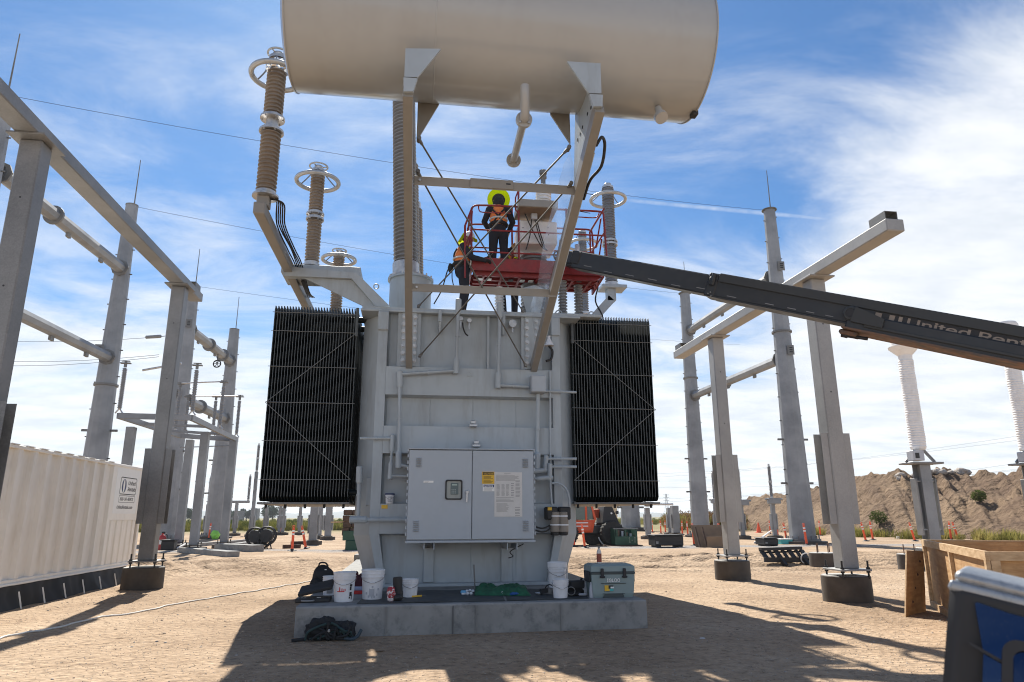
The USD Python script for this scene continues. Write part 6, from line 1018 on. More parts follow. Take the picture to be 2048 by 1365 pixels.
# wrapped instrument transformers on pedestals
def wrapped(px, lab):
    b = aty(px, 1075, 24.); b[2] = 0; x, y = b[:2]; t = thing('instrument_transformer', lab, 'instrument transformer', b)
    part(t, 'pedestal', cat(cbox(x-.22, x+.22, y-.22, y-.19, .3, 3.32), cbox(x-.22, x+.22, y+.19, y+.22, .3, 3.32), cbox(x-.03, x+.03, y-.19, y+.19, .3, 3.32), cbox(x-.4, x+.4, y-.4, y+.4, .26, .3)), STEEL2); part(t, 'footing', cyl(b-[0, 0, .3], b+[0, 0, .22], .6, n=24), PIER)
    for s in (-1, 1): part(t, 'side_channel', cbox(x+s*.36, x+s*.42, y-.16, y+.16, .75, 2.8, .006), STEEL); part(t, 'channel_bolt', cat(cyl((x+s*.2, y-.1, 2.7), (x+s*.36, y-.1, 2.7), .03, n=6), cyl((x+s*.2, y-.1, .95), (x+s*.36, y-.1, .95), .03, n=6)), ALU)
    part(t, 'top_plate', cbox(x-.62, x+.66, y-.4, y+.4, 3.33, 3.40, .01), STEEL); bx = part(t, 'terminal_box', cbox(x-.58, x-.12, y-.42, y-.05, 3.44, 3.82, .02), CLEARP); part(bx, 'box_window', box(x-.50, x-.34, y-.432, y-.421, 3.53, 3.72), INK)
    for s in (-1, 1): part(t, 'leg_strut', bar((x+s*.6, y, 3.42), (x+s*.12, y, 3.95), .1, .06, (0, 1, 0)), STEEL)
    pr = [(.20, 3.86), (.26, 3.9)]
    for z in np.arange(3.95, 7.3, .095): r = .285-.02*(z-3.95)/3.4; pr += [(r*.97, z), (r*1.03, z+.045), (r*.97, z+.09)]
    V, F = lathe(pr+[(.24, 7.35), (.25, 7.55), (.55, 7.85), (.56, 7.9)], (x, y, 0), n=30); V[:, :2] = (V[:, :2]-[x, y])*(1+.10*(meshkit.fbm(V*[3., 3., 1.6], 3, 5)-.5)[:, None]*2)+[x, y]; part(t, 'wrapped_column', (V, F), WRAP, 35)
    hd_ = part(t, 'wrapped_head', lathe([(.3, 7.91), (.44, 7.95), (.46, 8.2), (.46, 8.95), (.40, 9.05), (.1, 9.1)], (x, y, 0), n=30), WRAP, 35); part(hd_, 'head_terminal', cbox(x-.62, x-.44, y-.08, y+.08, 8.5, 8.68, .01), WHITEP); part(hd_, 'head_window', torus((x+.12, y-.45, 8.45), (0, 1, 0), .10, .025, 20, 6), INK); return t
wrapped(1863, 'white wrapped instrument transformer on a pedestal below the boom'); wrapped(2088, 'second white wrapped instrument transformer cut by the right picture edge')

# ================================================================== container on the left
cX, cy0, cy1, cz0, cz1 = -6.65, 6.55, 18.72, .36, 2.66
t = thing('shipping_container', 'cream corrugated shipping container with a rental company decal', 'container', (cX-1.2, 12.6, cz0))
ye, pit = 17.02, .492; prof = [(cX, ye)]; y = ye
while y > cy0+.3: prof += [(cX, y-.13), (cX-.055, y-.20), (cX-.055, y-.42), (cX, y-.49)]; y -= pit
prof = np.array(prof); n = len(prof); V = np.vstack([np.c_[prof, np.full(n, cz0+.09)], np.c_[prof, np.full(n, cz1-.06)]]); i = np.arange(n-1); part(t, 'side_panel', fix((V, np.vstack([np.c_[i, i+1, i+n], np.c_[i+1, i+n+1, i+n]]))), CREAM)
part(t, 'flat_panel', box(cX-.02, cX, ye+.001, cy1-.12, 1.40, cz1-.06), CREAM)
for y0_ in (17.1, 17.42, 17.74, 18.06, 18.36): part(t, 'lower_rib', fix(hull([(cX-.02, y0_, cz0+.09), (cX-.02, y0_+.2, cz0+.09), (cX+.0, y0_+.04, cz0+.09), (cX+.0, y0_+.16, cz0+.09), (cX-.02, y0_, 1.39), (cX-.02, y0_+.2, 1.39), (cX+.0, y0_+.04, 1.39), (cX+.0, y0_+.16, 1.39)])), CREAM)
part(t, 'inner_panel', box(cX-.06, cX-.021, ye, cy1-.12, cz0+.09, 1.40), CREAM)
part(t, 'roof', cbox(cX-2.4, cX-.06, cy0, cy1, cz1-.05, cz1-.005, .01), CREAM); part(t, 'end_wall', cbox(cX-2.4, cX-.03, cy1-.06, cy1-.02, cz0, cz1), CREAM); part(t, 'end_wall', cbox(cX-2.4, cX-.03, cy0+.02, cy0+.06, cz0, cz1), CREAM); part(t, 'far_wall', box(cX-2.42, cX-2.4, cy0, cy1, cz0, cz1), CREAM)
part(t, 'top_rail', cbox(cX-.06, cX+.012, cy0, cy1, cz1-.06, cz1, .008), CREAM); part(t, 'bottom_rail', cbox(cX-.06, cX+.015, cy0, cy1, cz0, cz0+.09, .008), CREAM)
for k in range(int((ye-cy0)/pit)): yy = ye-k*pit; part(t, 'roof_lip', box(cX-.05, cX+.02, yy-.44, yy-.17, cz1+.001, cz1+.018), CREAM)
for yy in (cy0, cy1): part(t, 'corner_post', cbox(cX-.08, cX+.018, yy-.06, yy+.06, cz0, cz1+.012, .01), CREAM)
OY, OZ = (0, 1, 0), (0, 0, 1); fx_ = cX+.0015
dc = part(t, 'decal_panel', box(cX+.0005, fx_, 17.1, 18.45, 1.55, cz1-.09), DECALW)
R_ = rrect(17.35, 1.98, 18.32, 2.38, .06); part(dc, 'decal_border', prism(R_.difference(rrect(17.37, 2.0, 18.30, 2.36, .05)), (fx_, 0, 0), OY, OZ, .001), INK)
el = Polygon([(17.58+.13*math.cos(a), 2.18+.155*math.sin(a)) for a in np.linspace(0, 6.28, 40)]); li = Polygon([(17.575+.05*math.cos(a), 2.18+.15*math.sin(a)) for a in np.linspace(0, 6.28, 30)]); part(dc, 'logo_mark', prism(el.difference(li), (fx_, 0, 0), OY, OZ, .001), INKBLUE)
for s, h, w, y, z, b_ in (('United', .085, .44, 17.80, 2.21, True), ('Rentals', .085, .48, 17.80, 2.07, True), ('800-UR-RENTS', .07, .78, 17.42, 1.845, True), ('UnitedRentals.com', .07, .92, 17.30, 1.66, True)): text(dc, s, h, (fx_, y, z), OY, OZ, INK, bold=b_, width=w, slant=.15)
R_ = rrect(17.36, 1.80, 18.30, 1.96, .02); part(dc, 'decal_border', prism(R_.difference(rrect(17.37, 1.81, 18.29, 1.95, .015)), (fx_, 0, 0), OY, OZ, .001), INK)
sk = thing('container_skirt', 'black plastic skirt stretched along the foot of the container', 'skirt', (cX+.05, 12, 0)); yy = np.linspace(cy0, 18.2, 120); V = np.vstack([np.c_[cX+.035+.012*np.sin(yy*6.3), yy, np.full(120, cz0-.005)], np.c_[cX+.10+.03*np.sin(yy*5.1)+.015*np.sin(yy*17), yy, np.full(120, .17)], np.c_[cX+.20+.05*np.sin(yy*3.1), yy, np.full(120, -.01)]]); i = np.arange(119); part(sk, 'skirt_sheet', fix((V, np.vstack([np.c_[i, i+1, i+120], np.c_[i+1, i+121, i+120], np.c_[i+120, i+121, i+240], np.c_[i+121, i+241, i+240]]))), FABRIC, True)
for y in np.arange(cy0+.5, 18.2, .78): part(sk, 'skirt_stake', bar((cX+.19, y, .26), (cX+.26, y+.02, -.02), .025, .02), DECALW)
part(sk, 'skirt_lap', cbox(cX+.02, cX+.045, cy0, 18.3, cz0-.01, cz0+.03, .006), DECALW)

# ================================================================== yard things further back
def delin(b, lab, rot):
    global DEL0
    if DEL0 is None:
        t = thing('delineator_post', lab, 'delineator', b, 'orange delineator posts'); DEL0 = t; b = np.asarray(b, float)
        part(t, 'rubber_base', lathe([(.2, 0), (.2, .03), (.09, .05), (.07, .09)], b, n=16), BLACK, 35); part(t, 'post_tube', lathe([(.062, .05), (.052, .95), (.04, 1.0)], b, n=12), ORANGE, 35); part(t, 'post_loop', torus(b+[0, 0, 1.05], (0, 1, 0), .045, .016, 14, 6), ORANGE, True)
        for z in (.68, .82): part(t, 'white_band', lathe([(.0585, z), (.0572, z+.075)], b, n=12, closed=False), DECALW)
        UsdGeom.Xformable(stage.GetPrimAtPath(t.path)).GetOrderedXformOps()[1].Set(Gf.Vec3f(*rot)); return
    again(DEL0, 'delineator_post', lab, 'delineator', b, rot, 'orange delineator posts')
DEL0 = None
for x, y, rx, ry, lab in ((1148, 1094, 0, 0, 'upright orange delineator at the cab of the orange loader'), (1170, 1096, 2, -7, 'leaning orange delineator right of the one at the loader cab'), (584, 1103, 0, 0, 'orange delineator nearest below the left radiator, upright'), (612, 1098, 0, -14, 'orange delineator below the left radiator leaning left'), (417, 1079, 0, 3, 'orange delineator at the foot of the wide far left pole'), (561, 1066, 0, 0, 'far orange delineator below the middle of the left radiator'), (1389, 1092, 0, -3, 'orange delineator between the dark bin and the brown board crate'), (1440, 1093, 0, 0, 'orange delineator against the right side of the brown board crate'), (1614, 1091, 0, -4, 'orange delineator behind the black rack'), (1575, 1087, 0, -7, 'orange delineator at the teal box'), (1472, 1071, 0, 0, 'far orange delineator left of the left slim support'), (1541, 1069, 0, 0, 'far orange delineator left of the right slim support'), (1556, 1072, 0, -2, 'far orange delineator right of the right slim support'), (1641, 1072, 0, 0, 'orange delineator right of the right tapered pole'), (1732, 1083, 0, -9, 'leaning orange delineator just right of the nearest right post'), (1746, 1081, 0, -3, 'second orange delineator right of the nearest right post'), (1830, 1083, 3, -13, 'strongly leaning orange delineator left of the white wrapped pedestal'), (1903, 1081, 0, 0, 'orange delineator right of the wrapped pedestal, left of a leaning one'), (1918, 1081, 0, -14, 'leaning orange delineator second right of the wrapped pedestal'), (1978, 1078, 0, -6, 'orange delineator above the crate, second from the right end'), (1994, 1078, 0, 0, 'rightmost orange delineator above the crate'), (1322, 1068, 0, 0, 'tiny far orange delineator left of the bus pipe end'), (1331, 1066, 0, 0, 'tiny far orange delineator under the bus pipe end'), (1365, 1070, 0, 0, 'far orange delineator before the brown weeds, left'), (1376, 1071, 0, -2, 'far orange delineator before the brown weeds, right'), (1305, 1066, 0, 0, 'tiny far orange delineator behind the dark bin')): b = atz(x, y); b[2] = ground_h(b[:1], b[1:2])[0]; delin(b, lab, (rx, ry, 0))
b = atz(1518, 1066); t = thing('traffic_cone', 'small orange traffic cone far off before the earth heap', 'traffic cone', b); part(t, 'cone', lathe([(.22, .04), (.05, .85), (.03, .9)], b, n=14), ORANGE, 35); part(t, 'cone_foot', cbox(b[0]-.28, b[0]+.28, b[1]-.28, b[1]+.28, 0, .04, .01), ORANGE)
# orange loader
L0 = np.array([aty(1180, 1085, 37.)[0], 37., 0.]); t = thing('telehandler', 'orange telehandler with black wheels behind the transformer', 'telehandler', L0)
def lb(name, g, m, s=False, tt=None): return part(tt or t, name, move(g, L0), m, s)
def wheel(x, y, r, w=.42):
    wv = lb('wheel', lathe([(r*.55, -w/2), (r*.93, -w/2), (r, -w*.32), (r, w*.32), (r*.93, w/2), (r*.55, w/2)], (x, y, r), (0, 1, 0), 30), TYRE, 30); lb('rim', lathe([(r*.2, -w*.2), (r*.5, -w*.3), (r*.56, -w*.45), (r*.56, w*.45), (r*.2, w*.3)], (x, y, r), (0, 1, 0), 24), BOOM2, 30, wv)
    lb('tread', cat(*[turn(cbox(x-.03, x+.03, y-w*.46, y+w*.46, 2*r-.012, 2*r+.018, .005), a, (0, 1, 0), (x, y, r)) for a in np.arange(22)*.2856]), TYRE, False, wv)
for y in (-.95, .95): wheel(.95, y, .62); wheel(-1.5, y, .62)
wheel(.05, -.35, .50, .36)
lb('chassis', cbox(-2.2, 1.5, -.62, .62, .55, 1.0, .06), BOOM); body = lb('body', fix(hull([(-1.35, -.85, .62), (-.05, -.85, .66), (-1.45, -.85, 1.25), (.1, -.85, 1.28), (-1.35, .1, .62), (-.05, .1, .66), (-1.45, .1, 1.25), (.1, .1, 1.28), (-1.1, -.9, .75), (-.2, -.9, .75), (-1.2, -.9, 1.15), (-.1, -.9, 1.15)])), TELE)
cab_ = lb('cab', cat(cbox(-1.2, -1.1, -.84, -.74, 1.28, 2.15), cbox(-.42, -.32, -.84, -.74, 1.28, 2.15), bar((.12, -.79, 1.28), (-.1, -.79, 2.15), .1, .1), cbox(-1.2, -1.1, -.0, .1, 1.28, 2.15), cbox(-.1, 0, -.0, .1, 1.28, 2.15)), TELE); lb('cab_roof', fix(hull([(-1.3, -.9, 2.15), (.05, -.9, 2.15), (-1.25, -.85, 2.27), (.0, -.85, 2.27), (-1.3, .15, 2.15), (.05, .15, 2.15), (-1.25, .1, 2.27), (0, .1, 2.27)])), TELE, False, cab_)
for x0, x1 in ((-1.1, -.43), (-.31, -.02)): lb('window', box(x0, x1, -.80, -.79, 1.3, 2.14), GLASS, False, cab_)
lb('window', fix(hull([(.1, -.75, 1.3), (.1, 0, 1.3), (-.07, -.75, 2.13), (-.07, 0, 2.13), (.11, -.75, 1.3), (.11, 0, 1.3)])), GLASS, False, cab_); lb('seat', cat(cbox(-.9, -.5, -.6, -.2, 1.3, 1.5), cbox(-.95, -.83, -.6, -.2, 1.5, 1.95)), INK, False, cab_)
lb('engine_hood', fix(hull([(.5, -.8, 1.15), (1.45, -.8, 1.0), (.62, -.75, 1.95), (1.05, -.75, 1.98), (1.25, -.7, 1.5), (.5, .5, 1.15), (1.45, .5, 1.0), (.62, .45, 1.95), (1.05, .45, 1.98), (1.25, .4, 1.5)])), INK); lb('mirror', cat(bar((.95, -.7, 1.6), (1.3, -.85, 1.65), .03, .03), cbox(1.2, 1.36, -.9, -.84, 1.58, 1.74, .02)), INK); lb('fender', torus((.95, -.9, .62), (0, 1, 0), .74, .035, 18, 6, 3.4, 5.4), REFL, True); lb('hood_badge', cyl((1.0, -.80, 1.62), (1.0, -.76, 1.62), .05, n=12), DECALW)
lb('handler_boom', bar((1.3, .3, 1.7), (-3.6, .3, 1.15), .38, .42), TELE); lb('carriage', cbox(-3.9, -3.6, -.5, 1.0, .2, 1.3, .04), INK)
for k in range(2): lb('fork', cbox(-5.0, -3.9, -.2+.8*k, -.08+.8*k, .18, .24, .01), INK)
for z in (.95, 1.12): lb('body_stripe', box(-1.1, -.3, -.905, -.9, z, z+.05), DECALW, False, body)
b = atz(1205, 1066); bx_ = aty(1204, 1030, 50); t = thing('storage_tank', 'beige rounded tank standing behind the loader', 'tank', (bx_[0], 50, 0)); part(t, 'tank_shell', lathe([(.5, 0), (.95, .06), (1.0, .2), (1.0, 1.9), (.95, 2.1), (.5, 2.25), (.1, 2.3)], (bx_[0]+.1, 50, .45), n=30), BEIGE, 35); part(t, 'tank_skid', cbox(bx_[0]-1, bx_[0]+1.1, 49.2, 50.8, 0, .44), BOOM)
def pxbox(x0, x1, y0, yb, dep=1.0): b = atz((x0+x1)/2, yb); Y = b[1]; return X(x0, yb, Y), X(x1, yb, Y), Y, Z((x0+x1)/2, y0, Y)
x0, x1, Y, h = pxbox(1231, 1276, 1057, 1093); t = thing('parts_bin', 'dark green open steel bin with painted marks beside the loader', 'bin', ((x0+x1)/2, Y, 0)); part(t, 'bin_wall', cat(cbox(x0, x1, Y, Y+.03, .06, h*.55), cbox(x0, x1, Y+1.1, Y+1.13, .06, h), cbox(x0, x0+.03, Y+.03, Y+1.1, .06, h), cbox(x1-.03, x1, Y+.03, Y+1.1, .06, h), cbox(x0, x1, Y+.03, Y+1.1, .06, .1)), GREEN)
part(t, 'bin_rim', cat(cbox(x0-.08, x1+.05, Y-.03, Y+.03, h-.05, h+.01), cbox(x0-.08, x1+.05, Y+1.1, Y+1.16, h-.05, h+.01)), DULLSTEEL); part(t, 'bin_post', cat(*[cbox(x-.04, x+.04, Y-.015, Y+.015, h*.55, h-.05) for x in (x0+.1, x0+.55, x1-.1)]), GREEN); text(t, '1-0', .26, (x0+(x1-x0)*.58, Y-.004, .18), EX, EZ, M('mark_paint', (.26, .30, .22), .7), width=.4)
for k in range(5): part(t, 'stored_part', cyl((x0+.25+.22*k, Y+.4, .1), (x0+.3+.22*k, Y+.45, h*.9-.06*k), .07, n=10), CLEARP if k % 2 else RUST)
part(t, 'skid', cbox(x0-.5, x1+.25, Y-.05, Y+1.2, 0, .06), TIMBER)
def bin_(x0, x1, y0, yb, lab, mat=BLACK):
    x0, x1, Y, h = pxbox(x0, x1, y0, yb); t = thing('storage_bin', lab, 'bin', ((x0+x1)/2, Y, 0)); part(t, 'bin_body', cbox(x0, x1, Y, Y+1., h*.15, h-.05, .03), mat); part(t, 'bin_lid', cbox(x0-.03, x1+.03, Y-.03, Y+1.03, h-.045, h, .02), mat)
    for x in (x0+.12, x1-.22): part(t, 'bin_foot', cbox(x, x+.18, Y+.02, Y+.95, 0, h*.15), mat)
    part(t, 'bin_label', box(x0+.04, x0+.16, Y-.004, Y-.001, h*.3, h*.5), INKGREY); return t
bin_(1311, 1368, 1070, 1096, 'large black lidded bin left of the brown board crate'); bin_(1530, 1558, 1076, 1093, 'small black bin just behind the black rack')
x0, x1, Y, h = pxbox(1401, 1468, 1051, 1096); t = thing('board_crate', 'open brown board crate standing behind the farther right post', 'crate', ((x0+x1)/2, Y, 0)); part(t, 'back_panel', fix(hull([(x0, Y+.5, 0), (x1, Y+.5, 0), (x0-.05, Y+.9, h), (x1, Y+.9, h), (x0, Y+.53, 0), (x1, Y+.53, 0), (x0-.05, Y+.93, h), (x1, Y+.93, h)])), CARD); part(t, 'front_panel', cbox(x0+.35, x1-.5, Y, Y+.03, 0, h*.5), CARD)
for x in (x0, x0+.35, x1-.15): part(t, 'crate_strut', bar((x, Y+.02, 0), (x+.06, Y+.6, h*.9), .07, .07), TIMBER)
part(t, 'side_panel', cbox(x1-.04, x1, Y, Y+.5, 0, h*.9), TIMBER)
x0, x1, Y, h = pxbox(1563, 1586, 1078, 1089); t = thing('teal_box', 'teal plastic box at the foot of the right tapered pole', 'box', ((x0+x1)/2, Y, 0)); part(t, 'box_body', cbox(x0, x1, Y, Y+.5, 0, h-.04), TEAL); part(t, 'box_lid', cbox(x0-.02, x1+.02, Y-.02, Y+.52, h-.039, h), DECALW)
x0, x1, Y, h = pxbox(1531, 1617, 1096, 1131); t = thing('fork_rack', 'black slatted steel rack lying on its side before the right pole', 'rack', ((x0+x1)/2, Y, 0)); part(t, 'rack_top_bar', bar((x0, Y+.25, h-.05), (x1-.06, Y+.25, h-.02), .2, .09), INK); part(t, 'rack_bottom_bar', bar((x0-.02, Y, .17), (x1+.04, Y, .15), .09, .14), INK); part(t, 'rack_top_bar', bar((x0, Y+.25, h*.72), (x1-.06, Y+.25, h*.75), .05, .05), INK)
for k, f in enumerate((.03, .20, .36, .52, .68, .84, .97)): x = x0+(x1-x0)*f; part(t, 'rack_slat', bar((x-.02, Y+.22, h-.08), (x+.05, Y+.0, .16), .12 if k % 2 else .17, .035), INK)
for x in (x0+.5, x1-.15): part(t, 'rack_foot', bar((x, Y+.1, h*.5), (x+.06, Y-.2, 0), .1, .1), INK)
part(t, 'rack_sling', torus((x1-.12, Y-.08, .2), (0, 1, .2), .15, .018, 18, 6), ROPE, True)
x0, x1, Y, h = pxbox(495, 547, 1062, 1098); t = thing('hose_reels', 'pile of black hose reels on stands left of the radiator', 'hose reels', ((x0+x1)/2, Y, 0))
for k, (f, r) in enumerate(((.25, .40), (.70, .42), (.5, .38))): cx_ = x0+(x1-x0)*f; q = np.array([cx_, Y+.3*(k == 2), h-r-.05 if k == 2 else .18+r]); part(t, 'reel', cat(torus(q-[0, .15, 0], (0, 1, 0), r, .04, 24, 6), torus(q+[0, .15, 0], (0, 1, 0), r, .04, 24, 6), cyl(q-[0, .2, 0], q+[0, .2, 0], r*.72, n=20)), BLACK, 35); part(t, 'reel_stand', cat(*[bar(q+[s*.1, -.2, 0], q*[1, 1, 0]+[s*.3, -.2, 0], .05, .05) for s in (-1, 1)]), INK)
part(t, 'draped_hose', lump(((x0+x1)/2+.1, Y+.1, h*.75), 1, (.5, .2, .2), .5, 2.5, 3, 7), BLACK, True)
for k, (x0, x1, y, lab) in enumerate(((566, 600, 1098, 'dark timber beam lying left under the delineators'), (582, 622, 1090, 'dark timber beam lying right under the delineators'))): a, b = atz(x0, y), atz(x1, y-1); solo('timber_beam', bar(a+[0, 0, .09], b+[0, 0, .09], .2, .18), TIMBER, lab, 'timber')
a, b = atz(684, 1101), atz(735, 1101); Y = a[1]; t = thing('green_steps', 'dark green steel plinth under the timber stack', 'plinth', ((a[0]+b[0])/2, Y, 0)); part(t, 'plinth_lower', cbox(X(690, 1100, Y), X(745, 1100, Y), Y, Y+1.4, 0, .42, .02), GREEN); part(t, 'plinth_upper', cbox(X(684, 1086, Y), X(740, 1086, Y), Y+.1, Y+1.4, .421, .85, .02), GREEN)
t = thing('timber_stack', 'stack of dark timber blocks left of the transformer foot', 'timber stack', (X(700, 1070, Y+.6), Y+.6, .85))
for j, (y0, y1) in enumerate(((1056, 1072), (1044, 1056), (1031, 1044), (1020, 1031))):
    for x0, x1 in (((686, 703), (704, 716)) if j % 2 else ((685, 699), (701, 717))): part(t, 'timber_block', cbox(X(x0, 1050, Y+.3), X(x1, 1050, Y+.3), Y+.2, Y+1.2, Z(700, y1, Y+.3)+.01, Z(700, y0, Y+.3), .03), TIMBER)
part(t, 'sticking_out_plank', bar(aty(662, 1045, Y+.6), aty(700, 1044, Y+.6), .2, .06), WOOD)
t = thing('corrugated_sheet', 'white corrugated sheet leaning behind the left corner of the pad', 'sheet', (-1.3, 17.5, 0)); q = [atz(698, 1141), atz(745, 1140), aty(745, 1118, 19.5), aty(722, 1117, 19.5)]; n = 40; V = []
for i in range(n+1):
    f = i/n; lo = q[0]*(1-f)+q[1]*f; hi = q[3]*(1-f)+q[2]*f; dz = .012*math.sin(i*2.2); V += [lo+[0, 0, .03+dz], hi+[0, 0, dz]]
k = np.arange(0, 2*n, 2); part(t, 'sheet_panel', fix((np.array(V), np.vstack([np.c_[k, k+1, k+2], np.c_[k+1, k+3, k+2]]))), DECALW, True); part(t, 'sheet_rest', cbox(X(708, 1118, 19.8), X(745, 1118, 19.8), 19.75, 20.4, 0, Z(720, 1110, 19.8), .01), CONC)
b = atz(322, 1100); t = thing('fire_extinguisher', 'red fire extinguisher standing beside the left frame post', 'fire extinguisher', b); part(t, 'cylinder', lathe([(.16, 0), (.17, .02), (.17, .55), (.1, .66), (.05, .68), (.05, .75)], b, n=18), M('extinguisher_red', (.40, .02, .025), .35), 35); part(t, 'valve', cat(cbox(b[0]-.05, b[0]+.1, b[1]-.03, b[1]+.03, .75, .82), tube(smoothline([b+[.05, 0, .76], b+[.2, 0, .65], b+[.19, 0, .3]], 4), .02)), INK); part(t, 'tag', box(b[0]-.07, b[0]+.07, b[1]-.175, b[1]-.171, .25, .45), DECALW)
b = atz(333, 1101); t = thing('black_tote', 'black plastic tote right of the fire extinguisher', 'tote', b); part(t, 'tote_body', cbox(b[0]-.28, b[0]+.3, b[1], b[1]+.5, 0, .42, .03), BLACK); part(t, 'tote_rim', cbox(b[0]-.32, b[0]+.34, b[1]-.04, b[1]+.54, .421, .47, .02), BLACK)
b = atz(430, 1079); solo('lime_marker', lump(b+[0, 0, .3], 1, (.3, .2, .32), .35, 2, 3, 3), LIME, 'lime green plastic bag at the foot of a slim left support', 'bag', smooth=True)
t = thing('cable_trench', 'low grey concrete cable trench curbs on the left', 'cable trench', (-9, 36, 0))
for a, b, w, h in (((366, 1105), (466, 1114), .5, .2), ((440, 1100), (515, 1104), .6, .28), ((340, 1098), (520, 1083), .35, .18), ((470, 1093), (545, 1082), .35, .15)): part(t, 'trench_curb', bar(atz(*a)+[0, 0, h/2], atz(*b)+[0, 0, h/2], w, h), CONC)
for k, (x, y) in enumerate(((345, 1097), (352, 1100))): a = atz(x, y); solo('white_offcut', bar(a+[0, 0, .05], a+[.5-.2*k, .4, .25], .12, .05), DECALW, 'longer white offcut lying right of the black tote' if k == 0 else 'shorter white offcut lying right of the black tote', 'offcut')
a, b = atz(1510, 1088), atz(1543, 1070); solo('white_conduit', tube([a+[0, 0, .05], b+[0, 0, .3]], .06, 8), DECALW, 'white plastic pipe lying slanted before the right slim support', 'pipe', smooth=True)
for k, (x, y, w) in enumerate(((1500, 1060, 2.2), (1760, 1073, 1.5), (1400, 1062, 2.0), (1815, 1078, 1.6))): b = atz(x, y); t = thing('flat_footing', ('flat concrete footing between the two slim supports', 'flat footing with studs right of the nearest right post', 'flat footing before the right far pole', 'flat footing with studs left of the wrapped pedestal')[k], 'footing', b); part(t, 'footing_slab', cyl(b-[0, 0, .2], b+[0, 0, .14], w*.4, n=24), PIERTOP); part(t, 'studs', cat(*[cyl(b+[w*.25*math.cos(a), w*.25*math.sin(a), .14], b+[w*.25*math.cos(a), w*.25*math.sin(a), .36], .025, n=6) for a in np.arange(8)*.785]), RUST)

# ================================================================== plywood crate on the right
HZ = 1.06; C1, C2, C3 = atz(1842, 1079.5, HZ), atz(1968, 1103, HZ), atz(2050, 1101.5, HZ); e1 = (C2-C1)/np.linalg.norm(C2-C1); e2 = (C3-C2)/np.linalg.norm(C3-C2); e2 = e2-e1*(e2@e1); e2 /= np.linalg.norm(e2); L1, L2 = np.linalg.norm(C2-C1), 2.0
t = thing('plywood_crate', 'open plywood and lumber crate at the right picture edge', 'crate', (C1*[1, 1, 0]+C2*[1, 1, 0])/2)
def cw(name, a0, a1, b0, b1, z0, z1, m): P8 = [C1*[1, 1, 0]+e1*a+e2*b+[0, 0, z] for z in (z0, z1) for b in (b0, b1) for a in (a0, a1)]; return part(t, name, fix(hexa(P8)), m)
for nm, a0, a1, b0, b1 in (('side_panel', .03, L1-.03, .045, .06), ('side_panel', .03, L1-.03, L2-.06, L2-.045), ('end_panel', L1-.06, L1-.045, .06, L2-.06), ('end_panel', .045, .06, .06, L2-.06)): cw(nm, a0, a1, b0, b1, .03, HZ-.02, WOODP)
cw('floor_panel', .06, L1-.06, .06, L2-.06, .06, .08, WOODP)
for b0, b1 in ((0, .044), (L2-.044, L2)):
    cw('top_rail', -.02, L1+.02, b0, b1, HZ-.10, HZ, WOOD); cw('bottom_rail', 0, L1, b0, b1, .0, .10, WOOD)
    for a in (0, .5*L1, L1-.09): cw('crate_stud', a, a+.09, b0, b1, .101, HZ-.101, WOOD)
for a0, a1 in ((0, .044), (L1-.044, L1)):
    cw('top_rail', a0, a1, .045, L2-.045, HZ-.10, HZ-.001, WOOD); cw('bottom_rail', a0, a1, .045, L2-.045, .0, .10, WOOD)
    for b in (.05, L2*.5, L2-.14): cw('crate_stud', a0, a1, b, b+.09, .101, HZ-.101, WOOD)
a, b = atz(1812, 1235), atz(1852, 1223); c_, d_ = aty(1847, 1103, b[1]+.1), aty(1814, 1101, a[1]+.15)
pn = thing('plywood_sheet', 'narrow plywood sheet leaning against the left end of the crate', 'plywood', (a+b)/2); th = np.array([.02, -.0, 0]); part(pn, 'sheet_panel', fix(hexa([a, b, a+[.012, .02, 0], b+[.012, .02, 0], d_, c_, d_+[.012, .02, 0], c_+[.012, .02, 0]])), WOODP); part(pn, 'sheet_edge', fix(bar(a+[-.004, .01, 0], d_+[-.004, .01, 0], .008, .028, (0, 1, 0))), WOOD)
for k, (x, y) in enumerate(((1840, 1168), (1830, 1210), (1838, 1130), (1842, 1195))): q = a+(b-a)*(.3+.12*k)+(d_-a)*(.2+.2*k); part(pn, 'knot', lathe([(.001, .0), (.014, .001), (.02, .0)], q-[.0, .004, 0], (0, -1, 0), 12), TIMBER)

# ================================================================== towing mirror of a vehicle at the right edge, close by
MD = 1.12; mo = atd(1985, 1283, MD); _y, _t, _rl = .70, math.radians(7), .17; mn = np.array([-math.sin(_y)*math.cos(_t), -math.cos(_y)*math.cos(_t), math.sin(_t)]); mr = np.cross([0, 0, 1.], mn); mr /= np.linalg.norm(mr); mu_ = np.cross(mn, mr)   # mn: out of the glass
mr, mu_ = mr*math.cos(_rl)-mu_*math.sin(_rl), mu_*math.cos(_rl)+mr*math.sin(_rl)
t = thing('towing_mirror', 'dusty silver capped vehicle mirror close at the right picture edge', 'side mirror', mo)
def mp_(u, v, w=0.): return mo+mr*u+mu_*v+mn*w
def rr2(x0, z0, x1, z1, r): return rrect(x0, z0, x1, z1, r)
uL, vT = -.070, .118
hs_ = m3.Manifold.batch_hull([m3.Manifold.sphere(.022, 20).translate(tuple(map(float, mp_(u, v, w)))) for u, v, w in ((uL+.03, vT-.055, -.005), (uL+.04, vT-.03, -.03), (.24, vT-.04, -.03), (.24, vT-.07, -.005), (uL+.02, -.30, -.01), (.24, -.32, -.01), (uL+.05, -.28, -.06), (.22, -.28, -.06))]); mm_ = hs_.to_mesh(); part(t, 'housing', (np.array(mm_.vert_properties[:, :3]), np.array(mm_.tri_verts)), BLACK, 40)
SILV = M('silver_cap', (.30, .32, .34), .38, .55, var=.10, scale=60., dirt=((.42, .42, .42), .5), dscale=70)
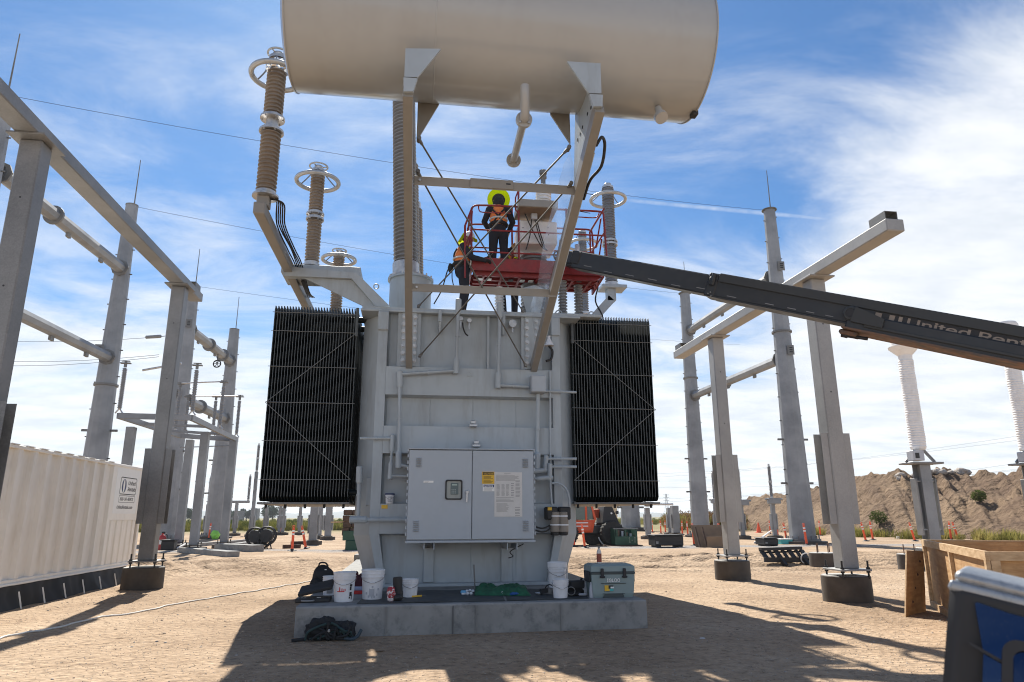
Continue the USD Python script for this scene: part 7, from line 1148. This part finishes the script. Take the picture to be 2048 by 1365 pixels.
cp = m3.Manifold.batch_hull([m3.Manifold.sphere(.011, 20).translate(tuple(map(float, mp_(u, v, w)))) for u, v, w in ((uL+.036, vT-.016, -.02), (uL+.026, vT-.027, .004), (.25, vT-.036, -.02), (.25, vT-.047, .004), (uL+.05, vT-.014, -.06), (.25, vT-.03, -.06), (uL+.03, vT-.027, -.07))]); mm_ = cp.to_mesh(); part(t, 'silver_cap', (np.array(mm_.vert_properties[:, :3]), np.array(mm_.tri_verts)), SILV, 40)
cp = m3.Manifold.batch_hull([m3.Manifold.sphere(.006, 16).translate(tuple(map(float, mp_(u, v, w)))) for u, v, w in ((uL+.014, vT-.040, .010), (uL+.012, vT-.046, .010), (.26, vT-.060, .010), (.26, vT-.066, .010), (uL+.014, vT-.040, -.03), (.26, vT-.058, -.03))]); mm_ = cp.to_mesh(); part(t, 'cap_lip', (np.array(mm_.vert_properties[:, :3]), np.array(mm_.tri_verts)), SILV, 40)
MIR = usdkit.material(stage, '/World/Looks/mirror_glass', {'g': ('geometry', {}), 'n': ('noise_texture', {'scale': 240., 'detail': 3.}), 'r': ('map_range', {'from_min': .6, 'from_max': .85, 'to_min': .0, 'to_max': .12, 'clamp': True}), 'gl': ('glossy_bsdf', {'color': (.05, .07, .12), 'roughness': .04}), 'd': ('diffuse_bsdf', {'color': (.22, .21, .20)}), 'm': ('mix_closure', {})}, [('g.position', 'n.vector'), ('n.fac', 'r.value'), ('r.result', 'm.fac'), ('gl.BSDF', 'm.closure1'), ('d.BSDF', 'm.closure2')], surface='m.closure')
def panel(nm, poly, w, th, mat, tilt=0.): g = prism(poly, mp_(0, 0, w), mr, mu_, th); return part(t, nm, turn(g, tilt, mr, mp_(0, 0, w)), mat)
glz = Polygon([(-.012, -.26), (-.012, -.02), (-.026, .056), (.02, .048), (.30, .026), (.30, -.26)]).buffer(-.004).buffer(.004)
panel('upper_glass', glz, .0245, .002, MIR, -.12)
fr_ = rr2(.012, -.30, .30, .010, .022); panel('lower_frame', fr_.difference(rr2(.026, -.30, .30, -.004, .016)), .030, .012, INK, -.05); panel('lower_glass', rr2(.027, -.30, .30, -.005, .016), .032, .002, MIR, -.18)
panel('lower_frame', Polygon([(-.031, -.008), (.014, -.025), (.014, -.030), (-.031, -.013)]), .030, .006, INK, -.05)
part(t, 'mirror_arm', tube([mp_(.2, -.1, -.05), mp_(.45, -.12, -.12), mp_(.7, -.16, -.2)], .03, 12), BLACK, True)

# ================================================================== wires across the sky
def wire(p, q, sag, r, lab, group=None): p, q = np.asarray(p, float), np.asarray(q, float); f = np.linspace(0, 1, 28)[:, None]; w = p+(q-p)*f; w[:, 2] -= 4*sag*(f*(1-f))[:, 0]; solo('overhead_wire', tube(w, r*.8, 5), WIREM, lab, 'wire', group, smooth=True)
top = lambda b, h: np.array([b[0], b[1], h])
wire(top(sA, Z(14, 190, 25.2)), top(sF, Z(1543, 422, 36.2)), .5, .011, 'static wire from the nearest left pole across to the right pole')
wire(top(sB, Z(258, 412, 36.3)), top(sE, Z(1372, 588, 49.5)), .5, .012, 'lower static wire between the second left pole and the far right pole')
wire(top(sC, Z(378, 572, 47.2)), aty(1480, 690, 75), .6, .013, 'lowest thin static wire passing behind the transformer')
for k, (y0, y1, lab) in enumerate(((676, 673, 'upper power line left of the tall poles'), (717, 710, 'middle power line left of the tall poles'), (727, 714, 'lowest power line left of the tall poles'))): wire(aty(-60, y0+4, 62), aty(330 if k == 0 else 318, y1, 56), .3, .022, lab)
a, b = aty(292, 675, 56.2), aty(322, 673, 55.5); t = thing('insulator_string', 'horizontal string of glass insulator discs on the left line', 'insulator', a); part(t, 'disc_string', lathe(sheds(0, np.linalg.norm(b-a), .06, .14, 2.3), a, b-a, 12), PORC2, 30); wire(b, aty(382, 664, 48.), .05, .02, 'short jumper from the insulator string to the cross beam')
for k in range(5): wire(aty(1300, (998, 1006, 955, 948, 975)[k], 420), aty(2300, (903, 884, 829, 843, 915)[k], 210), 3.5, .045, ('upper of two close far lines over the earth heap', 'lower of two close far lines over the earth heap', 'highest far line at the right edge', 'second highest far line at the right edge', 'lowest far line above the earth heap')[k])

# ================================================================== the dusty air
HAZE = usdkit.material(stage, '/World/Looks/haze_air', {'v': ('principled_volume', {'color': (.86, .92, 1.0), 'density': .00016, 'anisotropy': .35})}, [], volume='v.volume')
solo('haze', box(-3800, 3800, -400, 6000, -2.5, 30.), HAZE, kind='stuff')
